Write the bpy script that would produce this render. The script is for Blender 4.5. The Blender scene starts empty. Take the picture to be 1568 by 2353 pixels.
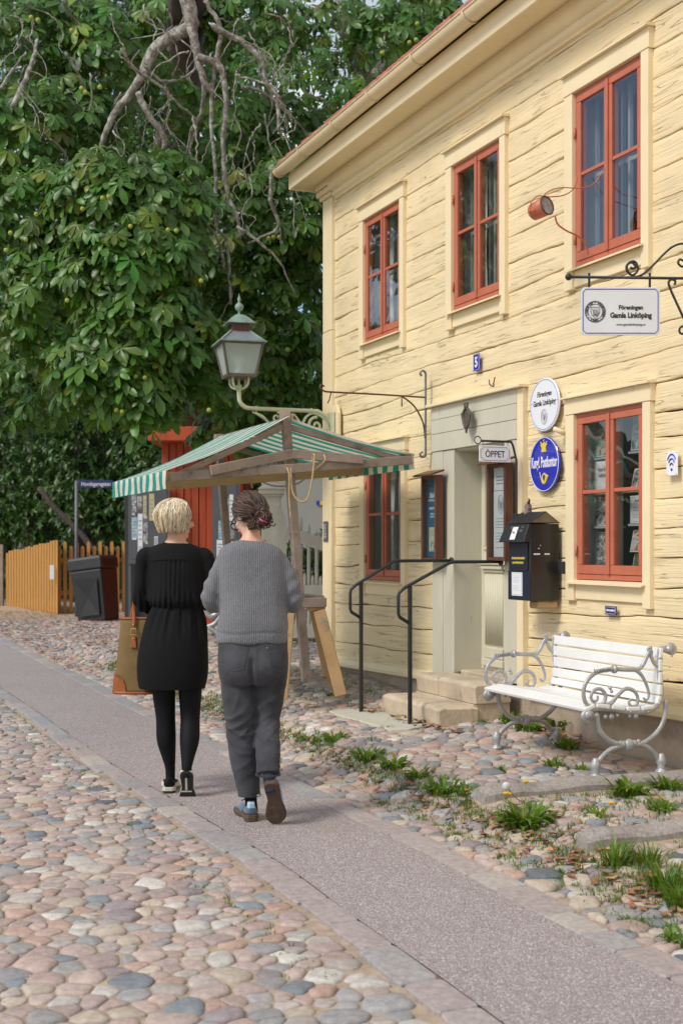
import bpy, bmesh, math, random
import numpy as np
from mathutils import Vector, Matrix, noise
R = math.radians
rnd = random.Random(7)
sc = bpy.context.scene
col = sc.collection
# ---------------------------------------------------------------- camera
CAMZ, F, CX, HY = 1.42, 2900.0, 784.0, 1258.0
cam = bpy.data.objects.new('camera', bpy.data.cameras.new('camera')); col.objects.link(cam)
cam.location = (0, 0, CAMZ); cam.rotation_euler = (R(90), 0, 0)
cam.data.sensor_fit = 'VERTICAL'; cam.data.sensor_height = 36; cam.data.lens = 36 * F / 2352
cam.data.shift_y = 82 / 2352; cam.data.clip_start = .05; cam.data.clip_end = 3000
cam.data.dof.use_dof = True; cam.data.dof.focus_distance = 7.6; cam.data.dof.aperture_fstop = 4.0
sc.camera = cam
# ---------------------------------------------------------------- sky and sun
SUN_EL, SUN_AZ = 46.0, 232.0            # azimuth clockwise from +Y
w = bpy.data.worlds.new('World'); sc.world = w; w.use_nodes = True
nt = w.node_tree; nt.nodes.clear()
sky = nt.nodes.new('ShaderNodeTexSky'); sky.sky_type = 'NISHITA'; sky.sun_disc = False
sky.sun_elevation = R(SUN_EL); sky.sun_rotation = R(SUN_AZ)
tc = nt.nodes.new('ShaderNodeTexCoord'); mp = nt.nodes.new('ShaderNodeMapping'); mp.inputs['Scale'].default_value = (1, 1, 2.2)
ns = nt.nodes.new('ShaderNodeTexNoise'); ns.inputs['Scale'].default_value = 2.6; ns.inputs['Detail'].default_value = 7
rp = nt.nodes.new('ShaderNodeValToRGB'); rp.color_ramp.elements[0].position = .47; rp.color_ramp.elements[1].position = .64
mx = nt.nodes.new('ShaderNodeMixRGB'); mx.inputs['Color2'].default_value = (8.8, 8.7, 8.5, 1)
bg = nt.nodes.new('ShaderNodeBackground'); bg.inputs['Strength'].default_value = .12
wo = nt.nodes.new('ShaderNodeOutputWorld')
L = nt.links.new
L(tc.outputs['Generated'], mp.inputs['Vector']); L(mp.outputs[0], ns.inputs['Vector']); L(ns.outputs['Fac'], rp.inputs[0])
L(rp.outputs[0], mx.inputs['Fac']); L(sky.outputs[0], mx.inputs['Color1']); L(mx.outputs[0], bg.inputs[0]); L(bg.outputs[0], wo.inputs[0])
sun = bpy.data.objects.new('sun', bpy.data.lights.new('sun', 'SUN')); col.objects.link(sun)
sun.data.energy = 2.1; sun.data.angle = R(17); sun.data.color = (1, .94, .85)
sd = Vector((math.sin(R(SUN_AZ)) * math.cos(R(SUN_EL)), math.cos(R(SUN_AZ)) * math.cos(R(SUN_EL)), math.sin(R(SUN_EL))))
sun.rotation_euler = sd.to_track_quat('Z', 'Y').to_euler(); sun.location = (0, 0, 20)
sc.view_settings.view_transform = 'Standard'; sc.view_settings.look = 'None'; sc.view_settings.gamma = 1
sc.view_settings.use_curve_mapping = False; sc.view_settings.exposure = 0.33
sc.cycles.max_bounces = 6; sc.cycles.transparent_max_bounces = 10

# ---------------------------------------------------------------- helpers
def tag(o, label=None, cat=None, group=None, kind=None):
    if label: o['label'] = label
    if cat: o['category'] = cat
    if group: o['group'] = group
    if kind: o['kind'] = kind
    return o
def thing(name, label, cat, loc=(0, 0, 0), rotz=0, group=None, kind=None):
    o = bpy.data.objects.new(name, None); col.objects.link(o); o.location = loc; o.rotation_euler = (0, 0, rotz)
    o.empty_display_size = .1
    return tag(o, label, cat, group, kind)
def kids(o): return [c for c in bpy.data.objects if c.parent == o]
def copy_tree(o, parent=None):
    c = o.copy(); col.objects.link(c)
    if parent: c.parent = parent
    for ch in kids(o): copy_tree(ch, c)
    return c
def link(name, me, parent=None, mat=None):
    o = bpy.data.objects.new(name, me); col.objects.link(o)
    if parent is not None: o.parent = parent
    if mat is not None:
        for m in (mat if isinstance(mat, (list, tuple)) else [mat]): me.materials.append(m)
    return o
def cr(pts, k=6):
    """Catmull-Rom through the points, k steps per span (points may carry a radius too)."""
    P = [np.array(p, float) for p in pts]; out = []
    for i in range(len(P) - 1):
        a, b, c, d = P[max(i - 1, 0)], P[i], P[i + 1], P[min(i + 2, len(P) - 1)]
        for j in range(k):
            t = j / k
            out.append(.5 * (2 * b + (c - a) * t + (2 * a - 5 * b + 4 * c - d) * t * t + (3 * b - a - 3 * c + d) * t ** 3))
    out.append(P[-1]); return out
class MB:
    def __init__(s): s.v = []; s.f = []; s.m = []; s.c = []
    def add(s, vs, fs, mi=0, c=None):
        o = len(s.v); s.v.extend([tuple(v) for v in vs]); s.f.extend([tuple(i + o for i in f) for f in fs]); s.m.extend([mi] * len(fs))
        if c is not None: s.c.extend([c] * len(vs))
        return s
    def box(s, a, b, mi=0):
        x0, y0, z0 = a; x1, y1, z1 = b
        v = [(x0, y0, z0), (x1, y0, z0), (x1, y1, z0), (x0, y1, z0), (x0, y0, z1), (x1, y0, z1), (x1, y1, z1), (x0, y1, z1)]
        return s.add(v, [(0, 3, 2, 1), (4, 5, 6, 7), (0, 1, 5, 4), (1, 2, 6, 5), (2, 3, 7, 6), (3, 0, 4, 7)], mi)
    def bar(s, p, q, w, h, up=(0, 0, 1), mi=0, ext=0):
        p = Vector(p); q = Vector(q); d = (q - p).normalized(); p = p - d * ext; q = q + d * ext
        u = Vector(up); x = d.cross(u)
        if x.length < 1e-4: x = d.cross(Vector((1, 0, 0)))
        x.normalize(); y = x.cross(d).normalized(); x *= w / 2; y *= h / 2
        v = [p - x - y, p + x - y, p + x + y, p - x + y, q - x - y, q + x - y, q + x + y, q - x + y]
        return s.add(v, [(0, 1, 2, 3), (7, 6, 5, 4), (4, 5, 1, 0), (5, 6, 2, 1), (6, 7, 3, 2), (7, 4, 0, 3)], mi)
    def tube(s, pts, r, n=8, mi=0, flat=1.0, flatdir=None, cap=True):
        P = [Vector(p[:3]) for p in pts]; m = len(P)
        rr = [r] * m if isinstance(r, (int, float)) else list(r)
        t0 = (P[1] - P[0]).normalized()
        ref = Vector(flatdir) if flatdir is not None else (Vector((0, 0, 1)) if abs(t0.z) < .9 else Vector((1, 0, 0)))
        x = t0.cross(ref).normalized(); vs = []
        for i in range(m):
            t = (P[min(i + 1, m - 1)] - P[max(i - 1, 0)]).normalized()
            if flatdir is not None:
                x2 = t.cross(Vector(flatdir))
                if x2.length > 1e-3: x = x2.normalized()
            else:
                x = (x - t * x.dot(t))
                x = x.normalized() if x.length > 1e-6 else t.orthogonal().normalized()
            y = t.cross(x)
            for k in range(n):
                a = 2 * math.pi * k / n
                vs.append(P[i] + x * (math.cos(a) * rr[i]) + y * (math.sin(a) * rr[i] * flat))
        fs = [(i * n + k, i * n + (k + 1) % n, (i + 1) * n + (k + 1) % n, (i + 1) * n + k) for i in range(m - 1) for k in range(n)]
        if cap: fs += [tuple(reversed(range(n))), tuple((m - 1) * n + k for k in range(n))]
        return s.add(vs, fs, mi)
    def loft(s, rings, mi=0, cap=True, closed=True):
        n = len(rings[0]); vs = [v for r in rings for v in r]; m = len(rings)
        kk = n if closed else n - 1
        fs = [(i * n + k, i * n + (k + 1) % n, (i + 1) * n + (k + 1) % n, (i + 1) * n + k) for i in range(m - 1) for k in range(kk)]
        if cap and closed: fs += [tuple(reversed(range(n))), tuple((m - 1) * n + k for k in range(n))]
        return s.add(vs, fs, mi)
    def lathe(s, prof, c=(0, 0, 0), n=16, mi=0, rot=0):
        rings = [[(c[0] + r * math.cos(2 * math.pi * k / n + rot), c[1] + r * math.sin(2 * math.pi * k / n + rot), c[2] + z) for k in range(n)] for r, z in prof]
        return s.loft(rings, mi)
    def ball(s, c, r, n=12, m=8, mi=0, sq=(1, 1, 1)):
        rings = []
        for j in range(m + 1):
            a = -math.pi / 2 + math.pi * (j + .02 * (1 if j == 0 else -1 if j == m else 0)) / m
            rings.append([(c[0] + r * sq[0] * math.cos(a) * math.cos(2 * math.pi * k / n), c[1] + r * sq[1] * math.cos(a) * math.sin(2 * math.pi * k / n), c[2] + r * sq[2] * math.sin(a)) for k in range(n)])
        return s.loft(rings, mi)
    def prism(s, poly, o, ax, ay, th, mi=0):
        """polygon (2d points) in the plane o + ax*x + ay*y, thickness th along ax x ay"""
        o = Vector(o); ax = Vector(ax); ay = Vector(ay); nz = ax.cross(ay).normalized() * th; n = len(poly)
        a = [o + ax * x + ay * y for x, y in poly]; b = [p + nz for p in a]
        fs = [tuple(reversed(range(n))), tuple(range(n, 2 * n))] + [(i, (i + 1) % n, n + (i + 1) % n, n + i) for i in range(n)]
        return s.add(a + b, fs, mi)
    def build(s, name, mat, parent=None, smooth=False, bevel=0, seg=1, auto=None, sub=0):
        me = bpy.data.meshes.new(name); me.from_pydata(s.v, [], s.f); o = link(name, me, parent, mat)
        if any(s.m): me.polygons.foreach_set('material_index', s.m)
        if s.c and len(s.c) == len(s.v):
            at = me.color_attributes.new('Col', 'FLOAT_COLOR', 'POINT'); at.data.foreach_set('color', [x for c in s.c for x in (c[0], c[1], c[2], 1)])
        if smooth: me.polygons.foreach_set('use_smooth', [True] * len(me.polygons))
        me.update()
        if bevel:
            m = o.modifiers.new('bevel', 'BEVEL'); m.width = bevel; m.segments = seg; m.limit_method = 'ANGLE'; m.angle_limit = R(35)
        if sub: m = o.modifiers.new('sub', 'SUBSURF'); m.levels = sub; m.render_levels = sub
        return o
def np_mesh(name, V, T, mat, parent=None, C=None, smooth=False):
    """large triangle mesh from arrays"""
    me = bpy.data.meshes.new(name); V = np.asarray(V, np.float32); T = np.asarray(T, np.int32)
    me.vertices.add(len(V)); me.vertices.foreach_set('co', V.ravel())
    me.loops.add(T.size); me.loops.foreach_set('vertex_index', T.ravel())
    me.polygons.add(len(T)); me.polygons.foreach_set('loop_start', np.arange(0, T.size, 3, dtype=np.int32))
    if smooth: me.polygons.foreach_set('use_smooth', np.ones(len(T), bool))
    if C is not None:
        at = me.color_attributes.new('Col', 'FLOAT_COLOR', 'POINT'); c4 = np.ones((len(V), 4), np.float32); c4[:, :3] = C; at.data.foreach_set('color', c4.ravel())
    me.update(calc_edges=True); me.validate()
    return link(name, me, parent, mat)
# the house frame: u along the front to the right, d out towards the street, z up
TH = math.atan2(-.9247, .3807); A2 = (.3807, -.9247); N2 = (-.9247, -.3807); HX, HYY = -.178, 12.576
def W(u, d, z=0): return Vector((HX + A2[0] * u + N2[0] * d, HYY + A2[1] * u + N2[1] * d, z))
def ud(x, y): return ((x - HX) * A2[0] + (y - HYY) * A2[1], (x - HX) * N2[0] + (y - HYY) * N2[1])
def at(px, py, Y): return Vector(((px - CX) / F * Y, Y, CAMZ - (py - HY) / F * Y))
def sst(a, b, x): t = min(1, max(0, (x - a) / (b - a))); return t * t * (3 - 2 * t)
def gz(x, y):
    u, d = ud(x, y)
    e = .13 * (1 - sst(1.25, 1.75, d)) + .06 * (1 - sst(.2, 1.2, d)) * (1 - sst(4.0, 4.8, u))
    e *= 1 - .33 * sst(5.80, 5.86, u) - .33 * sst(6.78, 6.84, u)
    e += .05 * (1 - sst(.4, 1.3, d)) * (1 - sst(.5, 2.4, u))
    e *= sst(-8.5, -4, u)
    return e + .012 * noise.noise(Vector((x * .9, y * .9, 0)))
def gw(u, d): p = W(u, d); return gz(p.x, p.y)

# ---------------------------------------------------------------- materials
def M(name, base, rough=.6, var=.12, scale=6, bump=0, bscale=60, metal=0, attr=False, stretch=(1, 1, 1), spec=.5, dist=.003, second=None, sfac=(.55, .62), sscale=5, sstretch=None, sheen=0, coat=0):
    m = bpy.data.materials.new(name); m.use_nodes = True; n = m.node_tree.nodes; l = m.node_tree.links.new
    b = n['Principled BSDF']; b.inputs['Roughness'].default_value = rough; b.inputs['Metallic'].default_value = metal
    b.inputs['Specular IOR Level'].default_value = spec
    if sheen: b.inputs['Sheen Weight'].default_value = sheen
    if coat: b.inputs['Coat Weight'].default_value = coat
    tc = n.new('ShaderNodeTexCoord'); mp = n.new('ShaderNodeMapping'); mp.inputs['Scale'].default_value = stretch; l(tc.outputs['Object'], mp.inputs[0])
    no = n.new('ShaderNodeTexNoise'); no.inputs['Scale'].default_value = scale; no.inputs['Detail'].default_value = 6; no.inputs['Roughness'].default_value = .65; l(mp.outputs[0], no.inputs['Vector'])
    mr = n.new('ShaderNodeMapRange'); mr.inputs['From Min'].default_value = .3; mr.inputs['From Max'].default_value = .7; mr.inputs['To Min'].default_value = 1 - var; mr.inputs['To Max'].default_value = 1 + var
    l(no.outputs['Fac'], mr.inputs['Value'])
    mu = n.new('ShaderNodeMixRGB'); mu.blend_type = 'MULTIPLY'; mu.inputs[0].default_value = 1; mu.inputs[1].default_value = (*base, 1); l(mr.outputs[0], mu.inputs[2])
    out = mu.outputs[0]
    if attr:
        a = n.new('ShaderNodeVertexColor'); a.layer_name = 'Col'; m2 = n.new('ShaderNodeMixRGB'); m2.blend_type = 'MULTIPLY'; m2.inputs[0].default_value = 1
        l(out, m2.inputs[1]); l(a.outputs[0], m2.inputs[2]); out = m2.outputs[0]
    if second:
        mp2 = n.new('ShaderNodeMapping'); mp2.inputs['Scale'].default_value = sstretch or stretch; l(tc.outputs['Object'], mp2.inputs[0])
        n2 = n.new('ShaderNodeTexNoise'); n2.inputs['Scale'].default_value = sscale; n2.inputs['Detail'].default_value = 9; n2.inputs['Roughness'].default_value = .7; l(mp2.outputs[0], n2.inputs['Vector'])
        r2 = n.new('ShaderNodeValToRGB'); r2.color_ramp.elements[0].position = sfac[0]; r2.color_ramp.elements[1].position = sfac[1]; l(n2.outputs['Fac'], r2.inputs[0])
        m3 = n.new('ShaderNodeMixRGB'); l(r2.outputs[0], m3.inputs[0]); l(out, m3.inputs[1]); m3.inputs[2].default_value = (*second, 1); out = m3.outputs[0]
    l(out, b.inputs['Base Color'])
    if bump:
        n3 = n.new('ShaderNodeTexNoise'); n3.inputs['Scale'].default_value = bscale; n3.inputs['Detail'].default_value = 5; l(mp.outputs[0], n3.inputs['Vector'])
        bp = n.new('ShaderNodeBump'); bp.inputs['Strength'].default_value = bump; bp.inputs['Distance'].default_value = dist; l(n3.outputs['Fac'], bp.inputs['Height']); l(bp.outputs[0], b.inputs['Normal'])
    return m
def nodes(m): return m.node_tree.nodes, m.node_tree.links.new, m.node_tree.nodes['Principled BSDF']
YEL = (.80, .655, .40)
def wall_mat():
    m = M('yellow_log_paint', YEL, .62, .09, 2.2, stretch=(.6, 1, 1.6)); n, l, b = nodes(m)
    tc = n.new('ShaderNodeTexCoord'); mp = n.new('ShaderNodeMapping'); mp.inputs['Scale'].default_value = (.55, 4, 17); l(tc.outputs['Object'], mp.inputs[0])
    # wandering grain and open cracks running along the logs
    a = n.new('ShaderNodeTexNoise'); a.inputs['Scale'].default_value = 5; a.inputs['Detail'].default_value = 8; a.inputs['Roughness'].default_value = .62; a.inputs['Distortion'].default_value = .7; l(mp.outputs[0], a.inputs['Vector'])
    v = n.new('ShaderNodeTexNoise'); v.inputs['Scale'].default_value = 1.5; v.inputs['Detail'].default_value = 2.2; v.inputs['Distortion'].default_value = .5; l(mp.outputs[0], v.inputs['Vector'])
    ab = n.new('ShaderNodeMath'); ab.operation = 'SUBTRACT'; ab.inputs[1].default_value = .5; l(v.outputs['Fac'], ab.inputs[0])
    ab2 = n.new('ShaderNodeMath'); ab2.operation = 'ABSOLUTE'; l(ab.outputs[0], ab2.inputs[0])
    cr_ = n.new('ShaderNodeMapRange'); cr_.inputs['From Min'].default_value = 0; cr_.inputs['From Max'].default_value = .010; l(ab2.outputs[0], cr_.inputs['Value'])
    # cracks only in places
    mk = n.new('ShaderNodeTexNoise'); mk.inputs['Scale'].default_value = 2.3; mk.inputs['Detail'].default_value = 2; l(tc.outputs['Object'], mk.inputs['Vector'])
    mkr = n.new('ShaderNodeMapRange'); mkr.inputs['From Min'].default_value = .44; mkr.inputs['From Max'].default_value = .54; mkr.inputs['To Min'].default_value = 1; mkr.inputs['To Max'].default_value = 0; l(mk.outputs['Fac'], mkr.inputs['Value'])
    mxx = n.new('ShaderNodeMath'); mxx.operation = 'MAXIMUM'; l(cr_.outputs[0], mxx.inputs[0]); l(mkr.outputs[0], mxx.inputs[1])
    hh = n.new('ShaderNodeMath'); hh.operation = 'MULTIPLY_ADD'; hh.inputs[1].default_value = .75; l(a.outputs['Fac'], hh.inputs[0]); l(mxx.outputs[0], hh.inputs[2])
    bp = n.new('ShaderNodeBump'); bp.inputs['Strength'].default_value = .8; bp.inputs['Distance'].default_value = .011; l(hh.outputs[0], bp.inputs['Height']); l(bp.outputs[0], b.inputs['Normal'])
    # darker brown colour along the cracks
    src = b.inputs['Base Color'].links[0].from_socket; mm = n.new('ShaderNodeMixRGB'); mm.inputs[2].default_value = (.36, .25, .11, 1)
    inv = n.new('ShaderNodeMapRange'); inv.inputs['To Min'].default_value = .46; inv.inputs['To Max'].default_value = 0; l(mxx.outputs[0], inv.inputs['Value'])
    l(inv.outputs[0], mm.inputs[0]); l(src, mm.inputs[1]); l(mm.outputs[0], b.inputs['Base Color'])
    return m
MAT = {}
MAT['log'] = wall_mat()
MAT['yellow'] = M('yellow_trim_paint', (.80, .67, .43), .5, .05, 3, .25, 30, stretch=(1, 1, 1), second=(.55, .42, .22), sfac=(.68, .74), sscale=9)
MAT['gutter'] = M('cream_gutter_paint', (.78, .64, .41), .35, .07, 5, .1, 20)
MAT['red'] = M('red_window_paint', (.47, .135, .075), .45, .10, 9, .35, 50, second=(.45, .36, .28), sfac=(.70, .73), sscale=16)
MAT['grey_paint'] = M('pale_grey_green_paint', (.56, .53, .42), .5, .05, 3, .3, 24, stretch=(3, 3, .6), second=(.25, .2, .13), sfac=(.655, .69), sscale=5, sstretch=(7, 7, 1.2))
MAT['door_paint'] = M('cream_door_paint', (.58, .55, .42), .45, .04, 3, .15, 24, stretch=(3, 3, .6))
MAT['brown'] = M('brown_case_wood', (.12, .045, .025), .45, .2, 8, .3, 40, stretch=(4, 4, .7))
MAT['iron'] = M('black_iron', (.016, .018, .02), .5, .2, 20, .3, 80)
MAT['rust'] = M('rusty_iron', (.12, .045, .03), .7, .3, 25, .3, 80)
MAT['greyiron'] = M('grey_iron', (.13, .14, .15), .5, .2, 20, .3, 60)
MAT['white'] = M('white_enamel', (.78, .79, .82), .22, .02, 5, coat=.3)
MAT['blue'] = M('blue_enamel', (.02, .03, .42), .15, .05, 5, coat=.5)
MAT['navy'] = M('navy_enamel', (.015, .02, .11), .3, .1, 5)
MAT['yel_enamel'] = M('yellow_enamel', (.75, .55, .04), .3, .08, 9)
MAT['black'] = M('black_ink', (.02, .02, .022), .6, .05, 5)
MAT['greyink'] = M('grey_ink', (.25, .26, .27), .6, .05, 5)
MAT['paper'] = M('white_paper', (.72, .73, .76), .7, .04, 5)
MAT['limestone'] = M('limestone_step', (.50, .41, .30), .85, .2, 5, .6, 28, dist=.008, second=(.20, .15, .10), sfac=(.56, .72), sscale=4, sstretch=(3, 3, .8))
MAT['plinth'] = M('plaster_plinth', (.36, .29, .22), .9, .2, 4, .5, 20, dist=.01, second=(.2, .15, .1), sfac=(.55, .7), sscale=3)
MAT['granite'] = M('granite', (.31, .28, .26), .8, .35, 60, .5, 40, dist=.004, second=(.2, .18, .16), sfac=(.55, .68), sscale=5)
MAT['stone'] = M('cobble_stone', (1, 1, 1), .78, .22, 34, .8, 50, attr=True, dist=.006)
MAT['weathered'] = M('weathered_wood', (.27, .215, .17), .8, .25, 6, .6, 22, stretch=(1, 1, 1), dist=.004, second=(.14, .11, .09), sfac=(.55, .66), sscale=7)
MAT['newwood'] = M('raw_pine', (.42, .27, .125), .7, .14, 5, .3, 30, dist=.003, second=(.26, .15, .07), sfac=(.6, .72), sscale=5)
MAT['whitewood'] = M('white_fence_paint', (.62, .60, .52), .6, .08, 5, .3, 30, second=(.34, .31, .25), sfac=(.62, .7), sscale=6)
MAT['benchwhite'] = M('white_bench_paint', (.76, .76, .74), .4, .05, 6, .15, 30, second=(.5, .48, .44), sfac=(.66, .70), sscale=14, sstretch=(1, 6, 6))
MAT['silver'] = M('silver_cast_iron', (.40, .405, .41), .42, .2, 14, .4, 60, metal=.35, second=(.22, .2, .18), sfac=(.62, .72), sscale=22)
MAT['dark'] = M('dark_interior', (.035, .035, .035), .9, .2, 3)
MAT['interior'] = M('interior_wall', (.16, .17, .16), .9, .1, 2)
MAT['curtain'] = M('curtain_cloth', (.70, .72, .72), .8, .1, 6, .2, 40)
MAT['tile'] = M('clay_roof_tile', (.38, .12, .07), .8, .3, 9, .4, 30, second=(.2, .13, .11), sfac=(.5, .7), sscale=7)
MAT['orange_fence'] = M('orange_stained_wood', (.46, .23, .055), .7, .2, 4, .3, 20, stretch=(6, 6, .6))
MAT['kiosk_red'] = M('falu_red_boards', (.42, .065, .018), .6, .2, 3, .3, 20, stretch=(5, 5, .5))
MAT['board_grey'] = M('grey_notice_board', (.085, .09, .10), .6, .12, 4)
MAT['plastic'] = M('black_bin_plastic', (.022, .023, .026), .42, .2, 6, .15, 14)
MAT['grey_wall'] = M('grey_plaster', (.30, .31, .29), .85, .05, 2)
MAT['lamp_green'] = M('pale_green_paint', (.50, .52, .36), .5, .08, 12, .2, 40, second=(.30, .16, .08), sfac=(.69, .73), sscale=18)
MAT['verdigris'] = M('verdigris_copper', (.20, .29, .25), .6, .2, 12, .3, 40, second=(.12, .12, .10), sfac=(.5, .68), sscale=9)
MAT['bronze'] = M('dark_bronze', (.09, .075, .055), .5, .2, 12, .2, 40)
MAT['perf'] = M('rust_red_vent', (.12, .05, .04), .6, .1, 12)
MAT['rope'] = M('hemp_rope', (.42, .31, .16), .9, .2, 60, .6, 120)
MAT['bark'] = M('chestnut_bark', (.19, .17, .145), .9, .3, 8, .8, 16, dist=.03, second=(.44, .44, .38), sfac=(.46, .6), sscale=12)
MAT['bark_dark'] = M('dark_bark', (.075, .06, .05), .9, .3, 6, .8, 14, dist=.03)
MAT['skin'] = M('skin', (.62, .36, .25), .5, .05, 8)
MAT['nu_skin'] = MAT['skin']
b = MAT['skin'].node_tree.nodes['Principled BSDF']; b.inputs['Subsurface Weight'].default_value = .12; b.inputs['Subsurface Radius'].default_value = (.02, .008, .004)
# soil / ground with fine grit
MAT['sand'] = M('sandy_joint_soil', (.40, .31, .225), .95, .28, 14, .8, 90, dist=.006, second=(.25, .20, .15), sfac=(.5, .7), sscale=2.5)
def path_mat():
    m = M('pink_chip_path', (.31, .28, .278), .8, .13, 1.3); n, l, b = nodes(m)
    tc = n.new('ShaderNodeTexCoord'); vo = n.new('ShaderNodeTexVoronoi'); vo.inputs['Scale'].default_value = 165; l(tc.outputs['Object'], vo.inputs['Vector'])
    hsv = n.new('ShaderNodeSeparateColor'); l(vo.outputs['Color'], hsv.inputs[0])
    cr_ = n.new('ShaderNodeValToRGB'); cr_.color_ramp.interpolation = 'CONSTANT'; e = cr_.color_ramp.elements
    e[0].color = (.36, .24, .22, 1); e[1].position = .2; e[1].color = (.16, .14, .15, 1)
    for p, c in ((.33, (.36, .28, .265, 1)), (.5, (.50, .46, .44, 1)), (.62, (.30, .26, .27, 1)), (.75, (.46, .38, .36, 1)), (.9, (.75, .72, .70, 1))): x = e.new(p); x.color = c
    l(hsv.outputs[0], cr_.inputs[0])
    src = b.inputs['Base Color'].links[0].from_socket; mm = n.new('ShaderNodeMixRGB'); mm.inputs[0].default_value = .55; l(src, mm.inputs[1]); l(cr_.outputs[0], mm.inputs[2]); l(mm.outputs[0], b.inputs['Base Color'])
    bp = n.new('ShaderNodeBump'); bp.inputs['Strength'].default_value = .9; bp.inputs['Distance'].default_value = .005; bp.invert = True; l(vo.outputs['Distance'], bp.inputs['Height']); l(bp.outputs[0], b.inputs['Normal'])
    return m
MAT['path'] = path_mat()
def leaf_mat(name, base, trans=.35, rough=.42):
    m = M(name, base, rough, .18, 30, .3, 60, attr=True, spec=.45); n, l, b = nodes(m)
    tr = n.new('ShaderNodeBsdfTranslucent'); ad = n.new('ShaderNodeMixShader'); ad.inputs[0].default_value = trans
    src = b.inputs['Base Color'].links[0].from_socket; mm = n.new('ShaderNodeMixRGB'); mm.blend_type = 'MULTIPLY'; mm.inputs[0].default_value = 1; mm.inputs[2].default_value = (1.9, 1.7, .7, 1); l(src, mm.inputs[1]); l(mm.outputs[0], tr.inputs[0])
    l(b.outputs[0], ad.inputs[1]); l(tr.outputs[0], ad.inputs[2]); l(ad.outputs[0], n['Material Output'].inputs[0]); return m
MAT['leaf'] = leaf_mat('chestnut_leaf', (.074, .165, .028), .3, .38)
MAT['grass'] = leaf_mat('grass_blade', (.10, .19, .025))
MAT['dry'] = M('dry_leaf', (1, 1, 1), .8, .2, 30, attr=True)
def glass(name, tint=(.9, .95, .95), refl=.10, frost=0):
    m = bpy.data.materials.new(name); m.use_nodes = True; n = m.node_tree.nodes; l = m.node_tree.links.new; n.clear()
    o = n.new('ShaderNodeOutputMaterial'); g = n.new('ShaderNodeBsdfGlossy'); g.inputs['Roughness'].default_value = .02
    t = n.new('ShaderNodeBsdfTransparent'); t.inputs[0].default_value = (*tint, 1); fr = n.new('ShaderNodeLayerWeight'); pw = n.new('ShaderNodeMath'); pw.operation = 'POWER'; pw.inputs[1].default_value = 3.5; l(fr.outputs['Facing'], pw.inputs[0])
    ma = n.new('ShaderNodeMath'); ma.operation = 'MULTIPLY_ADD'; ma.inputs[1].default_value = .7; ma.inputs[2].default_value = refl; l(pw.outputs[0], ma.inputs[0])
    mi = n.new('ShaderNodeMixShader'); l(ma.outputs[0], mi.inputs[0]); l(t.outputs[0], mi.inputs[1]); l(g.outputs[0], mi.inputs[2])
    no = n.new('ShaderNodeTexNoise'); no.inputs['Scale'].default_value = 3; bp = n.new('ShaderNodeBump'); bp.inputs['Strength'].default_value = .25; bp.inputs['Distance'].default_value = .02
    tc = n.new('ShaderNodeTexCoord'); l(tc.outputs['Object'], no.inputs['Vector']); l(no.outputs['Fac'], bp.inputs['Height']); l(bp.outputs[0], g.inputs['Normal']); l(bp.outputs[0], fr.inputs['Normal'])
    last = mi.outputs[0]
    if frost:
        d = n.new('ShaderNodeBsdfDiffuse'); d.inputs[0].default_value = (.62, .70, .66, 1); m2 = n.new('ShaderNodeMixShader'); m2.inputs[0].default_value = frost; l(last, m2.inputs[1]); l(d.outputs[0], m2.inputs[2]); last = m2.outputs[0]
    l(last, o.inputs[0]); return m
MAT['glass'] = glass('window_glass', (.86, .9, .89), .17)
MAT['lampglass'] = glass('hazy_lamp_glass', (.8, .86, .84), .03, .5)
def text(s, size, mat, parent, loc, rot=(R(90), 0, 0), name='lettering', sx=1, off=0, ext=.0008, align='CENTER', shear=0, sp=1):
    c = bpy.data.curves.new(name, 'FONT'); c.body = s; c.size = size; c.align_x = align; c.align_y = 'CENTER'; c.extrude = ext; c.offset = off; c.shear = shear; c.space_character = sp
    c.resolution_u = 3; c.materials.append(mat); o = bpy.data.objects.new(name, c); col.objects.link(o); o.parent = parent; o.location = loc; o.rotation_euler = rot; o.scale = (sx, 1, 1); return o
# ================================================================ ground
def grid_sheet(name, us, ds, mat, dz, parent=None):
    V = [(*W(u, d).xy, 0) for u in us for d in ds]; V = [(x, y, gz(x, y) + dz) for x, y, _ in V]; n = len(ds)
    mb = MB(); mb.add(V, [(i * n + j, (i + 1) * n + j, (i + 1) * n + j + 1, i * n + j + 1) for i in range(len(us) - 1) for j in range(n - 1)])
    return mb.build(name, mat, parent, smooth=True)
us = [-600, -120, -40] + list(np.arange(-24, 14.01, .25)) + [20, 60, 400]
dss = [-500, -60, -12, -6] + list(np.arange(-4, 6.01, .16)) + [9, 20, 80, 500]
g = grid_sheet('ground', us, dss, MAT['sand'], .0); g['kind'] = 'structure'
def interp(x, xs, ys): return float(np.interp(x, xs, ys))
LU = [-30, -1.5, 1, 3.5, 5.2, 6.5, 8.4, 12]; LD = [3.1, 2.95, 2.905, 2.87, 2.79, 2.72, 2.76, 2.8]
def dL(u): return interp(u, LU, LD)
def dR(u): return interp(u, [-30, -1, 3, 6, 12], [2.15, 2.14, 2.12, 2.075, 2.09])
mb = MB(); uu = list(np.arange(-26, 12.01, .2)); V = []
for u in uu:
    for k in range(9):
        a, b_ = dR(u), dL(u); p = W(u, a + (b_ - a) * k / 8); V.append((p.x, p.y, gz(p.x, p.y) + .014 + .004 * noise.noise(Vector((p.x * 2, p.y * 2, 3)))))
mb.add(V, [(i * 9 + j, (i + 1) * 9 + j, (i + 1) * 9 + j + 1, i * 9 + j + 1) for i in range(len(uu) - 1) for j in range(8)])
path = mb.build('path', MAT['path'], smooth=True); path['kind'] = 'structure'
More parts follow.
